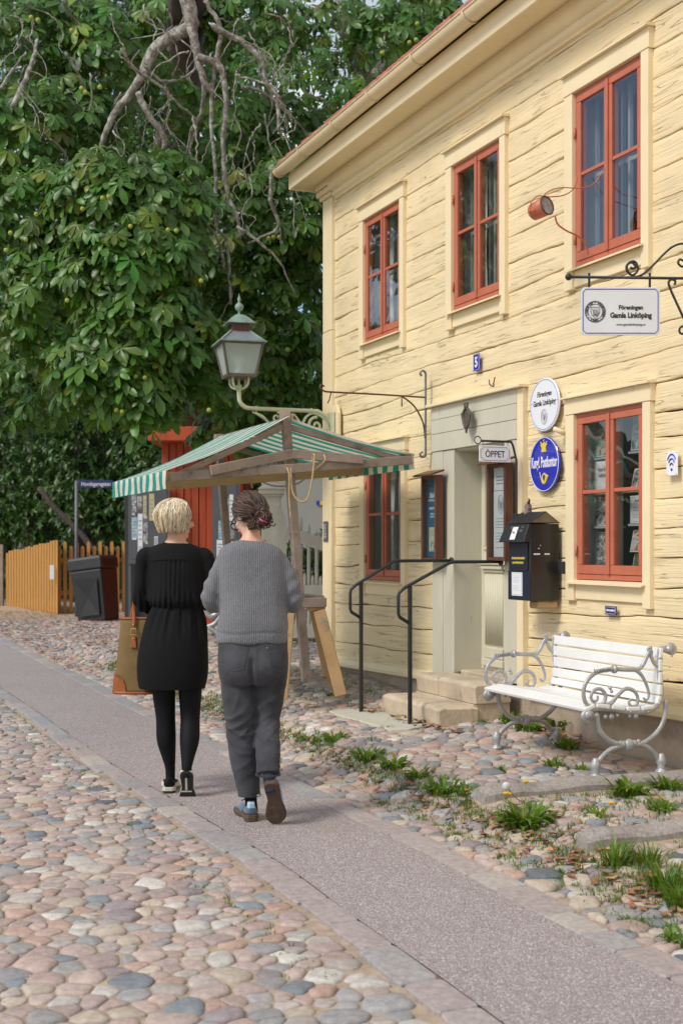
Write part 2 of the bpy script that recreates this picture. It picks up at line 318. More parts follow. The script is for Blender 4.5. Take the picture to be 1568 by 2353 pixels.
PAL = [(.40, .30, .26), (.36, .28, .255), (.30, .29, .285), (.215, .235, .25), (.45, .38, .30), (.50, .47, .42), (.13, .145, .16), (.42, .29, .23), (.29, .24, .24), (.40, .35, .31), (.32, .30, .28), (.42, .33, .285)]
PWT = [6, 6, 5, 3, 5, 3, 1.1, 4, 3, 6, 5, 6]
def scol():
    c = rnd.choices(PAL, PWT)[0]; k = rnd.uniform(.86, 1.14); return tuple(min(.75, x * k) for x in c)
def stone_geo(poly, h, c, mb, sink=.03, base=0):
    """poly: list of (x,y) world; a domed cobble"""
    n = len(poly); cx = sum(p[0] for p in poly) / n; cy = sum(p[1] for p in poly) / n
    tx, ty = rnd.uniform(-.05, .05), rnd.uniform(-.05, .05); g0 = gz(cx, cy)
    rings = [(1.0, -sink), (.99, h * .12), (.90, h * .72), (.62, h * .97)]
    vs = []
    for sfac, z in rings:
        for (x, y) in poly:
            X = cx + (x - cx) * sfac; Y = cy + (y - cy) * sfac
            vs.append((X, Y, gz(X, Y) + base + z + (X - cx) * tx + (Y - cy) * ty + (.0045 * noise.noise(Vector((X * 22, Y * 22, 1)))) ))
    vs.append((cx, cy, g0 + base + h * rnd.uniform(.95, 1.08)))
    fs = [(i * n + k, i * n + (k + 1) % n, (i + 1) * n + (k + 1) % n, (i + 1) * n + k) for i in range(len(rings) - 1) for k in range(n)]
    fs += [((len(rings) - 1) * n + k, (len(rings) - 1) * n + (k + 1) % n, len(vs) - 1) for k in range(n)]
    mb.add(vs, fs, 0, c)
def chaikin(p, q=.17):
    o = []
    for i in range(len(p)):
        a, b = p[i], p[(i + 1) % len(p)]; o.append((a[0] * (1 - q) + b[0] * q, a[1] * (1 - q) + b[1] * q)); o.append((a[0] * q + b[0] * (1 - q), a[1] * q + b[1] * (1 - q)))
    return o
def clip(poly, a, b, c):           # keep a*x+b*y<=c
    o = []
    for i in range(len(poly)):
        p, q = poly[i], poly[(i + 1) % len(poly)]; dp = a * p[0] + b * p[1] - c; dq = a * q[0] + b * q[1] - c
        if dp <= 0: o.append(p)
        if dp * dq < 0: t = dp / (dp - dq); o.append((p[0] + (q[0] - p[0]) * t, p[1] + (q[1] - p[1]) * t))
    return o
def cells(inside, u0, u1, d0, d1, rmin, rmax, tries, dfun):
    """variable-radius darts in (u,d), then a power diagram"""
    rr = random.Random(11); cs = rmax * 2; G = {}; pts = []
    for _ in range(tries):
        u = rr.uniform(u0, u1); d = rr.uniform(d0, d1)
        if not inside(u, d): continue
        r = rmin + (rmax - rmin) * rr.random() ** 1.4
        gi, gj = int(u // cs), int(d // cs); ok = True
        for i in (-1, 0, 1):
            for j in (-1, 0, 1):
                for q in G.get((gi + i, gj + j), ()):
                    if (pts[q][0] - u) ** 2 + (pts[q][1] - d) ** 2 < (pts[q][2] + r) ** 2 * .70: ok = False; break
                if not ok: break
            if not ok: break
        if ok: G.setdefault((gi, gj), []).append(len(pts)); pts.append((u, d, r))
    out = []
    for k, (u, d, r) in enumerate(pts):
        R0 = r * 1.75; gi, gj = int(u // cs), int(d // cs)
        poly = [(u + R0 * math.cos(t * math.pi / 5 + k), d + R0 * math.sin(t * math.pi / 5 + k)) for t in range(10)]
        for i in (-2, -1, 0, 1, 2):
            for j in (-2, -1, 0, 1, 2):
                for q in G.get((gi + i, gj + j), ()):
                    if q == k: continue
                    U, D, r2 = pts[q]; a, b = U - u, D - d; L2 = a * a + b * b
                    if L2 > 16 * rmax * rmax: continue
                    t = .5 + (r * r - r2 * r2) / (2 * L2); c = a * (u + a * t) + b * (d + b * t); poly = clip(poly, a, b, c)
        for a, b, c in dfun(u, d): poly = clip(poly, a, b, c)
        if len(poly) < 3: continue
        cu = sum(p[0] for p in poly) / len(poly); cd = sum(p[1] for p in poly) / len(poly); rm = sum(math.hypot(p[0] - cu, p[1] - cd) for p in poly) / len(poly)
        if rm < .02: continue
        gap = rr.uniform(.001, .0055); f = max(.5, 1 - gap / rm)
        poly = [(cu + (p[0] - cu) * f, cd + (p[1] - cd) * f) for p in poly]
        merged = [poly[0]]
        for p in poly[1:]:
            if math.hypot(p[0] - merged[-1][0], p[1] - merged[-1][1]) > rm * .22: merged.append(p)
        if len(merged) < 4: continue
        out.append((cu, cd, rm, [tuple(W(p[0], p[1]).xy) for p in chaikin(merged)]))
    return out
def visible(u, d, m=.35):
    p = W(u, d); return p.y > 3.2 and abs(p.x) < .272 * p.y + m
def lay(cs, root, hmin, hmax):
    """the nearest 300 are parts of their own, the rest one joined part"""
    cs = sorted(cs, key=lambda c: (0 if visible(c[0], c[1], .02) else 100) + W(c[0], c[1]).y / max(.03, c[2]) * .06)
    rest = MB()
    for i, (cu, cd, rm, poly) in enumerate(cs):
        h = rnd.uniform(hmin, hmax) * min(1.3, rm / .06)
        if i < 300:
            mb = MB(); stone_geo(poly, h, scol(), mb); mb.build('cobblestone', MAT['stone'], root, smooth=True)
        else: stone_geo(poly, h, scol(), rest)
    rest.build('smaller_cobblestones', MAT['stone'], root, smooth=True)['kind'] = 'stuff'
# left street
def inL(u, d): return d > dL(u) + .2 and visible(u, d) and u < 9.6
street = thing('cobbled_street', None, None, kind='structure')
cs = cells(inL, -16, 9.6, 2.9, 6.5, .030, .074, 90000, lambda u, d: [(0, -1, -(dL(u) + .165))])
lay(cs, street, .006, .015)
# right strip beside the path (flat stones)
KERBS = [(5.83, 1.42), (6.80, 1.43)]
def inR(u, d):
    if not visible(u, d) or d > 1.90 or u > 9.4: return False
    if u > -.1 and d < .10: return False
    if 2.70 < u < 3.92 and d < .72: return False
    if 2.66 < u < 3.78 and d < 1.0: return False
    for ku, kd in KERBS:
        if abs(u - ku) < .105 and d < kd + .03: return False
    return True
def bR(u, d):
    b = [(0, 1, dR(u) - .165)]
    if u > -.1: b.append((0, -1, -.06))
    for ku, kd in KERBS:
        if d < kd + .05: b.append((1, 0, ku - .065) if u < ku else (-1, 0, -(ku + .065)))
    if d < .74 and u > 3.8 and u < 4.2: b.append((-1, 0, -3.83))
    if d < 1.0 and u < 2.75 and u > 2.4: b.append((1, 0, 2.70))
    if .9 < d < 1.2 and 2.5 < u < 4: b.append((0, -1, -.97))
    return b
verge = thing('cobbled_pavement', None, None, kind='structure')
cs = cells(inR, -13, 9.4, -1.4, 1.93, 0.034, .085, 190000, bR)
lay(cs, verge, .008, .022)
# edging slabs along both sides of the path
for side in (0, 1):
    u = 9.4
    while u > -14:
        ln = rnd.uniform(.2, .46); u2 = u - ln; wd = rnd.uniform(.12, .165); g_ = .003
        if side == 0: q = [(u - g_, dL(u) + .004), (u2 + g_, dL(u2) + .004), (u2 + g_, dL(u2) + wd), (u - g_, dL(u) + wd)]
        else: q = [(u - g_, dR(u) - wd), (u2 + g_, dR(u2) - wd), (u2 + g_, dR(u2) - .004), (u - g_, dR(u) - .004)]
        q = [(a + rnd.uniform(-.006, .006), b + rnd.uniform(-.005, .005)) for a, b in q]
        if visible(u, q[0][1], .5):
            poly = []
            for i in range(4):
                a, b = q[i], q[(i + 1) % 4]
                for t in (.06, .35, .65, .94): poly.append(tuple(W(a[0] + (b[0] - a[0]) * t, a[1] + (b[1] - a[1]) * t).xy))
            mb = MB(); c = rnd.choice([(.33, .31, .30), (.28, .285, .29), (.37, .32, .30), (.35, .295, .28), (.40, .36, .32), (.30, .28, .275)])
            n = 16; vs = []
            for sf, z in ((1, -.03), (1, .010), (.965, .017), (.6, .019)):
                cx = sum(p[0] for p in poly) / n; cy = sum(p[1] for p in poly) / n
                for x, y in poly: X = cx + (x - cx) * sf; Y = cy + (y - cy) * sf; vs.append((X, Y, gz(X, Y) + z + .002 * noise.noise(Vector((X * 9, Y * 9, 5)))))
            fs = [(i * n + k, i * n + (k + 1) % n, (i + 1) * n + (k + 1) % n, (i + 1) * n + k) for i in range(3) for k in range(n)] + [tuple(3 * n + k for k in range(n))]
            mb.add(vs, fs, 0, c); mb.build('edging_stone', MAT['stone'], path, smooth=False)
        u = u2
# granite kerbs crossing the pavement
for (ku, kd), lab in zip(KERBS, ('long granite kerb crossing the cobbles just in front of the white bench', 'nearer granite kerb half hidden by grass at the right edge')):
    k = thing('granite_kerb', lab, 'kerb', W(ku, kd, 0), TH)
    mb = MB(); n = 12; top = gw(ku - .2, .7) + .036
    rings = []
    for i in range(26):
        y = i * kd / 25.0 - .0; w_ = .062 + .006 * noise.noise(Vector((y * 5, ku, 0))); t = top + .010 * noise.noise(Vector((y * 4, ku, 2)))
        if i == 0: w_ *= .8; t -= .012
        rings.append([(x, y, z) for x, z in ((-w_, -.1), (-w_ * 1.02, t - .02), (-w_ * .8, t), (-.01, t + .003), (.012, t - .014), (w_ * .8, t - .012), (w_ * 1.02, t - .03), (w_, -.1))])
    mb.loft(rings); mb.build('kerb_stone', MAT['granite'], k)
# pale slab under the rail posts
k = thing('stone_slab', 'flat pale stone slab in the cobbles where the rail posts stand', 'slab', W(3.2, .85, 0), TH)
mb = MB(); pts = [(-.60, -.13), (-.40, -.16), (.1, -.13), (.52, -.12), (.58, .0), (.55, .17), (-.3, .15), (-.52, .1)]
zz = lambda x, y: gw(3.2 + x, .85 - y) + .022
V = [(x, y, -.05) for x, y in pts] + [(x, y, zz(x, y)) for x, y in pts]; mb.add(V, [tuple(range(8, 16))] + [(i, (i + 1) % 8, 8 + (i + 1) % 8, 8 + i) for i in range(8)])
mb.build('slab', M('pale_slab', (.47, .45, .37), .85, .12, 6, .4, 30, second=(.3, .27, .22), sfac=(.55, .7), sscale=6), k, bevel=.006)
# ================================================================ the yellow log house
UEND = 9.6; TOP = 4.97
house = thing('log_house', 'two storey house of yellow painted logs with red framed windows and an open grey door', 'house', tuple(W(0, -.05)), TH)
def zb(u): return .29 + .026 * u           # lower edge of the log wall
# (u0,u1,z0,z1) outer edge of each casing
WIN = [dict(u0=.883, u1=1.875, z0=3.165, z1=4.585, n='u'), dict(u0=2.650, u1=3.619, z0=3.155, z1=4.592, n='u'), dict(u0=4.398, u1=5.356, z0=3.140, z1=4.590, n='u'),
       dict(u0=.905, u1=1.905, z0=.985, z1=2.385, n='l'), dict(u0=4.415, u1=5.372, z0=1.068, z1=2.433, n='l'),
       dict(u0=6.15, u1=7.11, z0=3.140, z1=4.590, n='u'), dict(u0=6.2, u1=7.16, z0=1.08, z1=2.44, n='l')]
DOOR = dict(u0=2.42, u1=3.895, z0=.3, z1=2.60)
holes = [(w_['u0'] + .10, w_['u1'] - .08, w_['z0'] + .125, w_['z1'] - .14) for w_ in WIN] + [(DOOR['u0'] + .04, DOOR['u1'] - .04, 0, DOOR['z1'] - .04)]
NR = 25
def jz(k, u):                               # height of joint k at u
    t = k / NR; z = zb(u) * (1 - t) + TOP * t
    if 0 < k < NR: z += .022 * math.sin(k * 12.9) * (1 if k < NR - 1 else .3) + .030 * noise.noise(Vector((k * 7.3, u * .5, 0))) + .014 * noise.noise(Vector((k * 3.1, u * 2.2, 4))) + .005 * noise.noise(Vector((k * 3.1, u * 9, 7)))
    return z
def plank(k, a, b_, lo_=-9, hi_=99):
    n = max(3, int((b_ - a) / .07)); rows = [(0, .0), (.006, .013), (.020, .0195), (.045, .0205), (.2, .021), (.35, .0205), (.5, .021), (.65, .0205), (.8, .021), (.957, .0205), (.982, .0195), (.995, .014), (1, 0)]
    mb = MB(); V = []
    bulge = rnd.uniform(-.004, .005)
    for i in range(n + 1):
        u = a + (b_ - a) * i / n
        g0 = .0016 + .010 * max(0, noise.noise(Vector((u * 1.7, k * 5.0, 9))) - .05); g1 = .0016 + .010 * max(0, noise.noise(Vector((u * 1.7, (k + 1) * 5.0, 9))) - .05)
        z0 = max(lo_, jz(k, u) + g0); z1 = min(hi_, jz(k + 1, u) - g1)
        for t, d in rows:
            z = z0 + (z1 - z0) * t
            dd = d + bulge + .006 * noise.noise(Vector((u * 1.4, z * 7, k))) + .0045 * noise.noise(Vector((u * 5, z * 30, k)))
            if t in (0, 1): dd = -.022
            V.append((u, -dd, z + .004 * noise.noise(Vector((u * 9, z * 3, k * 2.0))) * (0 if .3 < t < .7 else 1)))
    m = len(rows)
    F_ = [(i * m + j, (i + 1) * m + j, (i + 1) * m + j + 1, i * m + j + 1) for i in range(n) for j in range(m - 1)]
    # end caps and back
    bk = len(V); V += [(a, .0, jz(k, a)), (a, .0, jz(k + 1, a)), (b_, .0, jz(k, b_)), (b_, .0, jz(k + 1, b_))]
    F_ += [tuple([bk + 1] + list(range(m - 1, -1, -1)) + [bk]), tuple([bk + 2] + [n * m + j for j in range(m)] + [bk + 3])]
    mb.add(V, F_); return mb.build('log_plank', MAT['log'], house, smooth=True)
for k in range(NR):
    segs = [(.22, UEND)]
    for h in holes:
        zm0, zm1 = jz(k, (h[0] + h[1]) / 2), jz(k + 1, (h[0] + h[1]) / 2)
        if zm1 > h[2] + .01 and zm0 < h[3] - .01:
            ns_ = []
            for a, b_ in segs:
                if h[0] > a and h[1] < b_: ns_ += [(a, h[0]), (h[1], b_)]
                else: ns_.append((a, b_))
            segs = ns_
            if zm0 < h[2] - .03: plank(k, h[0], h[1], hi_=h[2])
            if zm1 > h[3] + .03: plank(k, h[0], h[1], lo_=h[3])
    for a, b_ in segs: plank(k, a, b_)
# wall core behind the logs (with openings), gable walls and back
def wall_core():
    xs = sorted({0.0, UEND} | {h[0] for h in holes} | {h[1] for h in holes}); zs = sorted({.1, TOP + .1} | {h[2] for h in holes if h[2] > .1} | {h[3] for h in holes})
    mb = MB()
    for i in range(len(xs) - 1):
        for j in range(len(zs) - 1):
            cx, cz = (xs[i] + xs[i + 1]) / 2, (zs[j] + zs[j + 1]) / 2
            if any(h[0] < cx < h[1] and h[2] < cz < h[3] for h in holes): continue
            mb.add([(xs[i], .035, zs[j]), (xs[i + 1], .035, zs[j]), (xs[i + 1], .035, zs[j + 1]), (xs[i], .035, zs[j + 1])], [(0, 1, 2, 3)])
    return mb
cm = M('shadow_gap', (.12, .085, .045), .9, .2, 5)
wall_core().build('wall_core', cm, house)
mb = MB(); DEP = 7.6
ridge = 4.0
mb.add([(0, 0.02, .05), (0, DEP, .05), (0, DEP, TOP), (0, DEP / 2, TOP + 3.5), (0, .02, TOP), (UEND, .02, .05), (UEND, DEP, .05), (UEND, DEP, TOP), (UEND, DEP / 2, TOP + 3.5), (UEND, .02, TOP)],
       [(0, 4, 3, 2, 1), (5, 6, 7, 8, 9), (1, 2, 7, 6)]); mb.build('gable_and_back_wall', MAT['log'], house)
# dark rooms behind the windows: floor, ceiling, back
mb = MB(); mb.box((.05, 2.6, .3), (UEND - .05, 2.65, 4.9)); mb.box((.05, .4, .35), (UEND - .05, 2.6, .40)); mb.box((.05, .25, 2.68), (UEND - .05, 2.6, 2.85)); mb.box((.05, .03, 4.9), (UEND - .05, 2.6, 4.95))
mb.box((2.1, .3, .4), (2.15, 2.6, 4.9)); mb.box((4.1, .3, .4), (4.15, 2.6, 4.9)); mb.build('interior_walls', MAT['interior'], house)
# plinth
mb = MB(); P_ = []
for i in range(60):
    u = -.02 + i * UEND / 59
    P_.append([(u, -.005 + .008 * noise.noise(Vector((u * 3, 0, 0))), zb(u) - .0), (u, -.02 + .01 * noise.noise(Vector((u * 4, 3, 0))), .2), (u, -.05, -.1), (u, .3, -.1), (u, .3, zb(u))])
mb.loft(P_); mb.build('plinth', MAT['plinth'], house, smooth=False)
# sill board along the foot of the wall
def sill(a, b_):
    mb = MB(); rings = []
    n = max(3, int((b_ - a) / .15))
    for i in range(n + 1):
        u = a + (b_ - a) * i / n; z = zb(u) + .010 * noise.noise(Vector((u * 1.2, 7, 0)))
        rings.append([(u, .02, z + .06), (u, -.036, z + .045), (u, -.062, z + .005), (u, -.062, z - .022), (u, -.05, z - .03), (u, .02, z - .03)])
    mb.loft(rings); mb.build('sill_board', MAT['yellow'], house)
sill(-.04, 2.40); sill(3.91, UEND)
# corner board with a capital
mb = MB(); mb.box((0, -.062, .27), (.235, .02, 3.55)); mb.box((.002, -.060, 3.556), (.232, .02, 4.86)); mb.build('corner_board', MAT['yellow'], house, bevel=.004)
mb = MB(); mb.box((-.03, -.085, 4.862), (.262, .02, 4.90)); mb.box((-.055, -.11, 4.902), (.285, .02, 4.955)); mb.build('corner_capital', MAT['yellow'], house, bevel=.006)
# cornice mould under the soffit
prof = [(.02, 4.82), (-.045, 4.82), (-.05, 4.835), (-.075, 4.85), (-.08, 4.88), (-.07, 4.893), (-.10, 4.91), (-.125, 4.935), (-.125, 4.965), (.02, 4.965)]
mb = MB(); mb.loft([[(u, y, z) for y, z in prof] for u in (.29, UEND)]); mb.build('cornice', MAT['yellow'], house)
EU = -.17
mb = MB(); mb.box((EU, -.155, 5.025), (UEND + .1, 0, 5.045)); mb.box((EU, -.295, 5.018), (3.3, -.157, 5.04)); mb.box((3.303, -.295, 5.016), (UEND + .1, -.157, 5.04)); mb.box((-.06, -.12, 4.962), (UEND, -.002, 5.024)); mb.build('soffit', MAT['yellow'], house, bevel=.003)
mb = MB(); mb.box((EU, -.34, 5.005), (UEND + .1, -.298, 5.17)); mb.build('fascia', MAT['yellow'], house, bevel=.006)
mb = MB(); mb.box((EU - .02, -.35, 5.0), (EU - .002, .1, 5.16)); mb.build('eave_end_board', MAT['yellow'], house, bevel=.004)
# half-round gutter with sleeves
gt = thing('gutter', None, None); gt.parent = house
def halfpipe(mb, a, b_, r, y0, z0, th=.004):
    for rr, fl in ((r, 0), (r - th, 1)):
        ring = lambda u: [(u, y0 + rr * math.cos(math.pi + math.pi * k / 14), z0 + rr * math.sin(math.pi + math.pi * k / 14)) for k in range(15)]
        mb.loft([ring(a), ring(b_)], closed=False, cap=False)
    ring = [(a, y0 + r * math.cos(math.pi + math.pi * k / 14), z0 + r * math.sin(math.pi + math.pi * k / 14)) for k in range(15)]
    mb.add(ring, [tuple(range(15))])
gt.location = (0, 0, 0)
GY, GZ, GR = -.415, 5.215, .072
mb = MB(); halfpipe(mb, -.30, UEND + .2, GR, GY, GZ); mb.tube([(-.30, GY - GR, GZ), (UEND + .2, GY - GR, GZ)], .009, 6); mb.build('gutter_channel', MAT['gutter'], gt, smooth=True)
for k, u in enumerate([-.24, .42, 1.25, 2.05, 2.9, 3.75, 4.6, 5.5, 6.4, 7.3, 8.2, 9.1]):
    mb = MB(); halfpipe(mb, u, u + .035, GR + .006, GY, GZ); mb.build('gutter_bracket', MAT['gutter'], gt, smooth=True)
# clay tile roof
RP = R(42.6)
def roof(sgn):
    mb = MB(); run = DEP / 2 + .42; nrow = 17
    cs_, sn = math.cos(RP), math.sin(RP); Lr = run / cs_; z00 = 5.225
    for r in range(nrow):
        s0 = r * Lr / nrow; s1 = (r + 1) * Lr / nrow + .05
        us_ = np.arange(EU - .02, UEND + .1, .045); ring0, ring1 = [], []
        for u in us_:
            ph = (u % .22) / .22; wv = .022 * math.sin(2 * math.pi * ph) + .012 * math.sin(4 * math.pi * ph + 1)
            j = .006 * noise.noise(Vector((u * 5, r * 3, 0)))
            for ring, s_, o in ((ring0, s0, .045), (ring1, s1, .012)):
                y = -.42 + s_ * cs_ - (wv + o + j) * sn; z = z00 + s_ * sn + (wv + o + j) * cs_
                ring.append((u, y if sgn > 0 else DEP - y, z))
        n = len(ring0); mb.add(ring0 + ring1, [(i, i + 1, n + i + 1, n + i) for i in range(n - 1)])
        low = [(u, y, z - .02) for u, y, z in ring0]; mb.add(ring0 + low, [(i, n + i, n + i + 1, i + 1) for i in range(n - 1)])
    return mb
rf = roof(1).build('roof', MAT['tile'], house); roof(-1).build('roof', MAT['tile'], house)
mb = MB(); mb.box((EU - .01, -.30, 5.05), (UEND, .0, 5.16)); 
mb2 = MB(); mb2.add([(EU, -.33, 5.17), (UEND, -.33, 5.17), (UEND, DEP / 2, 5.17 + (DEP / 2 + .33) * math.tan(RP)), (EU, DEP / 2, 5.17 + (DEP / 2 + .33) * math.tan(RP)), (EU, DEP + .33, 5.17), (UEND, DEP + .33, 5.17)], [(0, 1, 2, 3), (3, 2, 5, 4)]); mb2.build('roof_underlay', MAT['weathered'], house)
# ---------------------------------------------------------------- windows
def window(wd, curtains=True, lower=False):
    u0, u1, z0, z1 = wd['u0'], wd['u1'], wd['z0'], wd['z1']; cw = .088; o = -.058
    hi = z1 - (.15 if not lower else .13); lo = z0 + .135
    a, b_ = u0 + cw + .022, u1 - cw
    win = thing('window', None, None); win.parent = house; win.location = (0, 0, 0)
    mb = MB(); mb.box((u0 + .012, o, z0), (u0 + cw + .02, .02, hi + .002)); mb.box((u1 - cw, o, z0 - .02), (u1 - .012, .02, hi + .002))
    mb.box((u0 + .004, o - .004, hi + .004), (u1 - .002, .02, z1 - .018)); mb.box((u0 + cw + .022, o + .016, z0 + .012), (u1 - cw - .002, .02, lo - .012)); mb.build('casing', MAT['yellow'], win, bevel=.003)
    mb = MB(); mb.add([(u0 - .012, o - .035, z1 - .020), (u1 + .012, o - .035, z1 - .020), (u1 + .012, .01, z1 - .016), (u0 - .012, .01, z1 - .016), (u0 - .012, o - .035, z1 - .008), (u1 + .012, o - .035, z1 - .008), (u1 + .012, .01, z1 + .014), (u0 - .012, .01, z1 + .014)], [(0, 3, 2, 1), (4, 5, 6, 7), (0, 1, 5, 4), (1, 2, 6, 5), (2, 3, 7, 6), (3, 0, 4, 7)]); mb.build('hood_board', MAT['yellow'], win)
    mb = MB(); mb.add([(u0 + .055, o - .03, lo - .022), (u1 - .055, o - .034, lo - .024), (u1 - .055, .01, lo + .004), (u0 + .055, .01, lo + .004), (u0 + .055, o - .03, lo - .010), (u1 - .055, o - .034, lo - .012), (u1 - .055, .01, lo + .012), (u0 + .055, .01, lo + .012)], [(0, 3, 2, 1), (4, 5, 6, 7), (0, 1, 5, 4), (1, 2, 6, 5), (2, 3, 7, 6), (3, 0, 4, 7)]); mb.build('sill', MAT['yellow'], win)
    # frame and the two casements
    f = -.030
    mb = MB(); t = .022
    mb.box((a, f, lo + .010), (b_, .05, lo + .010 + t + .01)); mb.box((a, f, hi - t), (b_, .05, hi - .001)); mb.box((a, f + .001, lo + .044), (a + t, .05, hi - t - .001)); mb.box((b_ - t, f + .001, lo + .044), (b_, .05, hi - t - .001)); mb.build('frame', MAT['red'], win)
    m_ = (a + b_) / 2; mid = lo + (hi - lo) * .53
    for s, (x0, x1) in enumerate(((a + t + .002, m_ - .001), (m_ + .001, b_ - t - .002))):
        zz0, zz1 = lo + .046, hi - t - .003; st = .042; g_ = f - .006
        mb = MB(); mb.box((x0, g_, zz0), (x1, .02, zz0 + .058)); mb.box((x0, g_, zz1 - st), (x1, .02, zz1)); mb.box((x0, g_ + .0005, zz0 + .059), (x0 + st, .02, zz1 - st - .001)); mb.box((x1 - st, g_ + .0005, zz0 + .059), (x1, .02, zz1 - st - .001))
        mb.box((x0 + st + .0005, g_ + .006, mid - .012), (x1 - st - .0005, .02, mid + .012))
        if s == 0: mb.box((x1 - .012, g_ - .012, zz0), (x1 + .014, g_ - .001, zz1))
        mb.build('casement', MAT['red'], win, bevel=.0025)
        for zl, zh in ((zz0 + .055, mid - .012), (mid + .012, zz1 - st + .003)):
            mb = MB(); yb = -.022 + rnd.uniform(-.001, .001); mb.add([(x0 + st - .003, yb, zl), (x1 - st + .003, yb + rnd.uniform(-.002, .002), zl), (x1 - st + .003, yb, zh), (x0 + st - .003, yb + rnd.uniform(-.002, .002), zh)], [(0, 1, 2, 3)]); mb.build('pane', MAT['glass'], win)
        for hz in ((lo + .16), (hi - .3)):
            mb = MB(); xx = a + .012 if s == 0 else b_ - .012; mb.tube([(xx, g_ - .006, hz), (xx, g_ - .006, hz + .075)], .007, 6); mb.build('hinge', MAT['red'], win, smooth=True)
    # deep jamb lining and inner casement bars
    mb = MB(); mb.box((a - .03, .052, lo - .01), (a, .34, hi + .02)); mb.box((b_, .052, lo - .01), (b_ + .03, .34, hi + .02)); mb.box((a - .03, .052, lo - .04), (b_ + .03, .36, lo + .02)); mb.box((a - .03, .052, hi), (b_ + .03, .34, hi + .03))
    for x in ((a + .03, m_ + .025, m_ - .05, b_ - .06) if curtains else (a + .0, m_ - .02)): mb.box((x, .10 - .06 * (not curtains), lo + .02), (x + .026, .125 - .06 * (not curtains), hi))
    if curtains: mb.box((a, .101, mid + .0), (b_, .122, mid + .025))
    mb.build('jamb_lining', M('grey_white_lining', (.52, .54, .53), .6, .05) if 'lin' not in MAT else MAT['lin'], win)
    if curtains:
        for (c0, c1, top_w) in ((a - .02, a + .13, 0), (b_ - .27, b_ + .02, 1)):
            mb = MB(); V = []; n = 26
            for j in range(9):
                zt = hi + .01 - (hi - lo) * j / 8
                for i in range(n + 1):
                    x = c0 + (c1 - c0) * i / n; pin = (.25 * math.sin(j / 8 * math.pi * .9)) * top_w
                    x = x + ((c1 if top_w else c0) - x) * pin
                    V.append((x, .19 + .016 * math.sin(i * 1.25 + .5 * math.sin(j)) + .008 * math.sin(i * 2.3 + j * .4), zt))
            mb.add(V, [(j * (n + 1) + i, j * (n + 1) + i + 1, (j + 1) * (n + 1) + i + 1, (j + 1) * (n + 1) + i) for j in range(8) for i in range(n)])
            mb.build('curtain', MAT['curtain'], win, smooth=True)
    return win, a, b_, lo, hi
MAT['lin'] = M('grey_white_lining', (.40, .42, .41), .6, .05)
for i, w_ in enumerate(WIN): w_['g'] = window(w_, curtains=(i not in (4, 6)), lower=w_['n'] == 'l')
# ---------------------------------------------------------------- doorway
dr = thing('doorway', None, None); dr.parent = house
z0 = .46; OU0, OU1, OT = 2.815, 3.612, 2.20
mb = MB(); o = -.06
mb.box((2.44, o, .38), (2.62, .02, OT - .002)); mb.box((2.623, o + .004, .38), (OU0 - .012, .02, OT - .002)); mb.build('door_casing_left', MAT['grey_paint'], dr, bevel=.003)
mb = MB(); mb.box((OU1, o, .44), (3.80, .02, OT - .002)); mb.build('door_casing_right', MAT['grey_paint'], dr, bevel=.003)
mb = MB(); mb.box((3.802, o - .006, .40), (3.885, .02, OT + .36)); mb.build('door_edge_trim', MAT['yellow'], dr, bevel=.003)
mb = MB(); mb.box((2.435, o - .008, OT + .001), (3.80, .02, OT + .14)); mb.box((2.435, o - .010, OT + .143), (3.80, .02, OT + .255)); mb.box((2.435, o - .009, OT + .258), (3.80, .02, OT + .36)); mb.build('lintel_board', MAT['grey_paint'], dr, bevel=.002)
mb = MB(); mb.box((2.405, o - .05, OT + .362), (3.905, .0, OT + .385)); mb.build('hood_board', MAT['yellow'], dr, bevel=.003)
mb = MB(); mb.box((OU0 - .015, -.055, .44), (OU0, .21, OT + .0)); mb.box((OU1 - .001, .021, .44), (OU1 + .02, .21, OT)); mb.box((OU0, -.03, OT - .016), (OU1 - .002, .21, OT + .02)); mb.build('door_jamb', MAT['grey_paint'], dr)
mb = MB(); mb.box((OU0, .0, .37), (OU1, .30, .455)); mb.build('threshold', MAT['limestone'], dr, bevel=.008)
dd = MB(); y = .185; dl = thing('door_leaf', None, None); dl.parent = dr
dm = MAT['door_paint']
def dbox(a, b_, nm): mb = MB(); mb.box(a, b_); mb.build(nm, dm, dl, bevel=.004)
dbox((OU0 + .002, y, .458), (OU1, y + .04, OT - .02), 'door_slab')
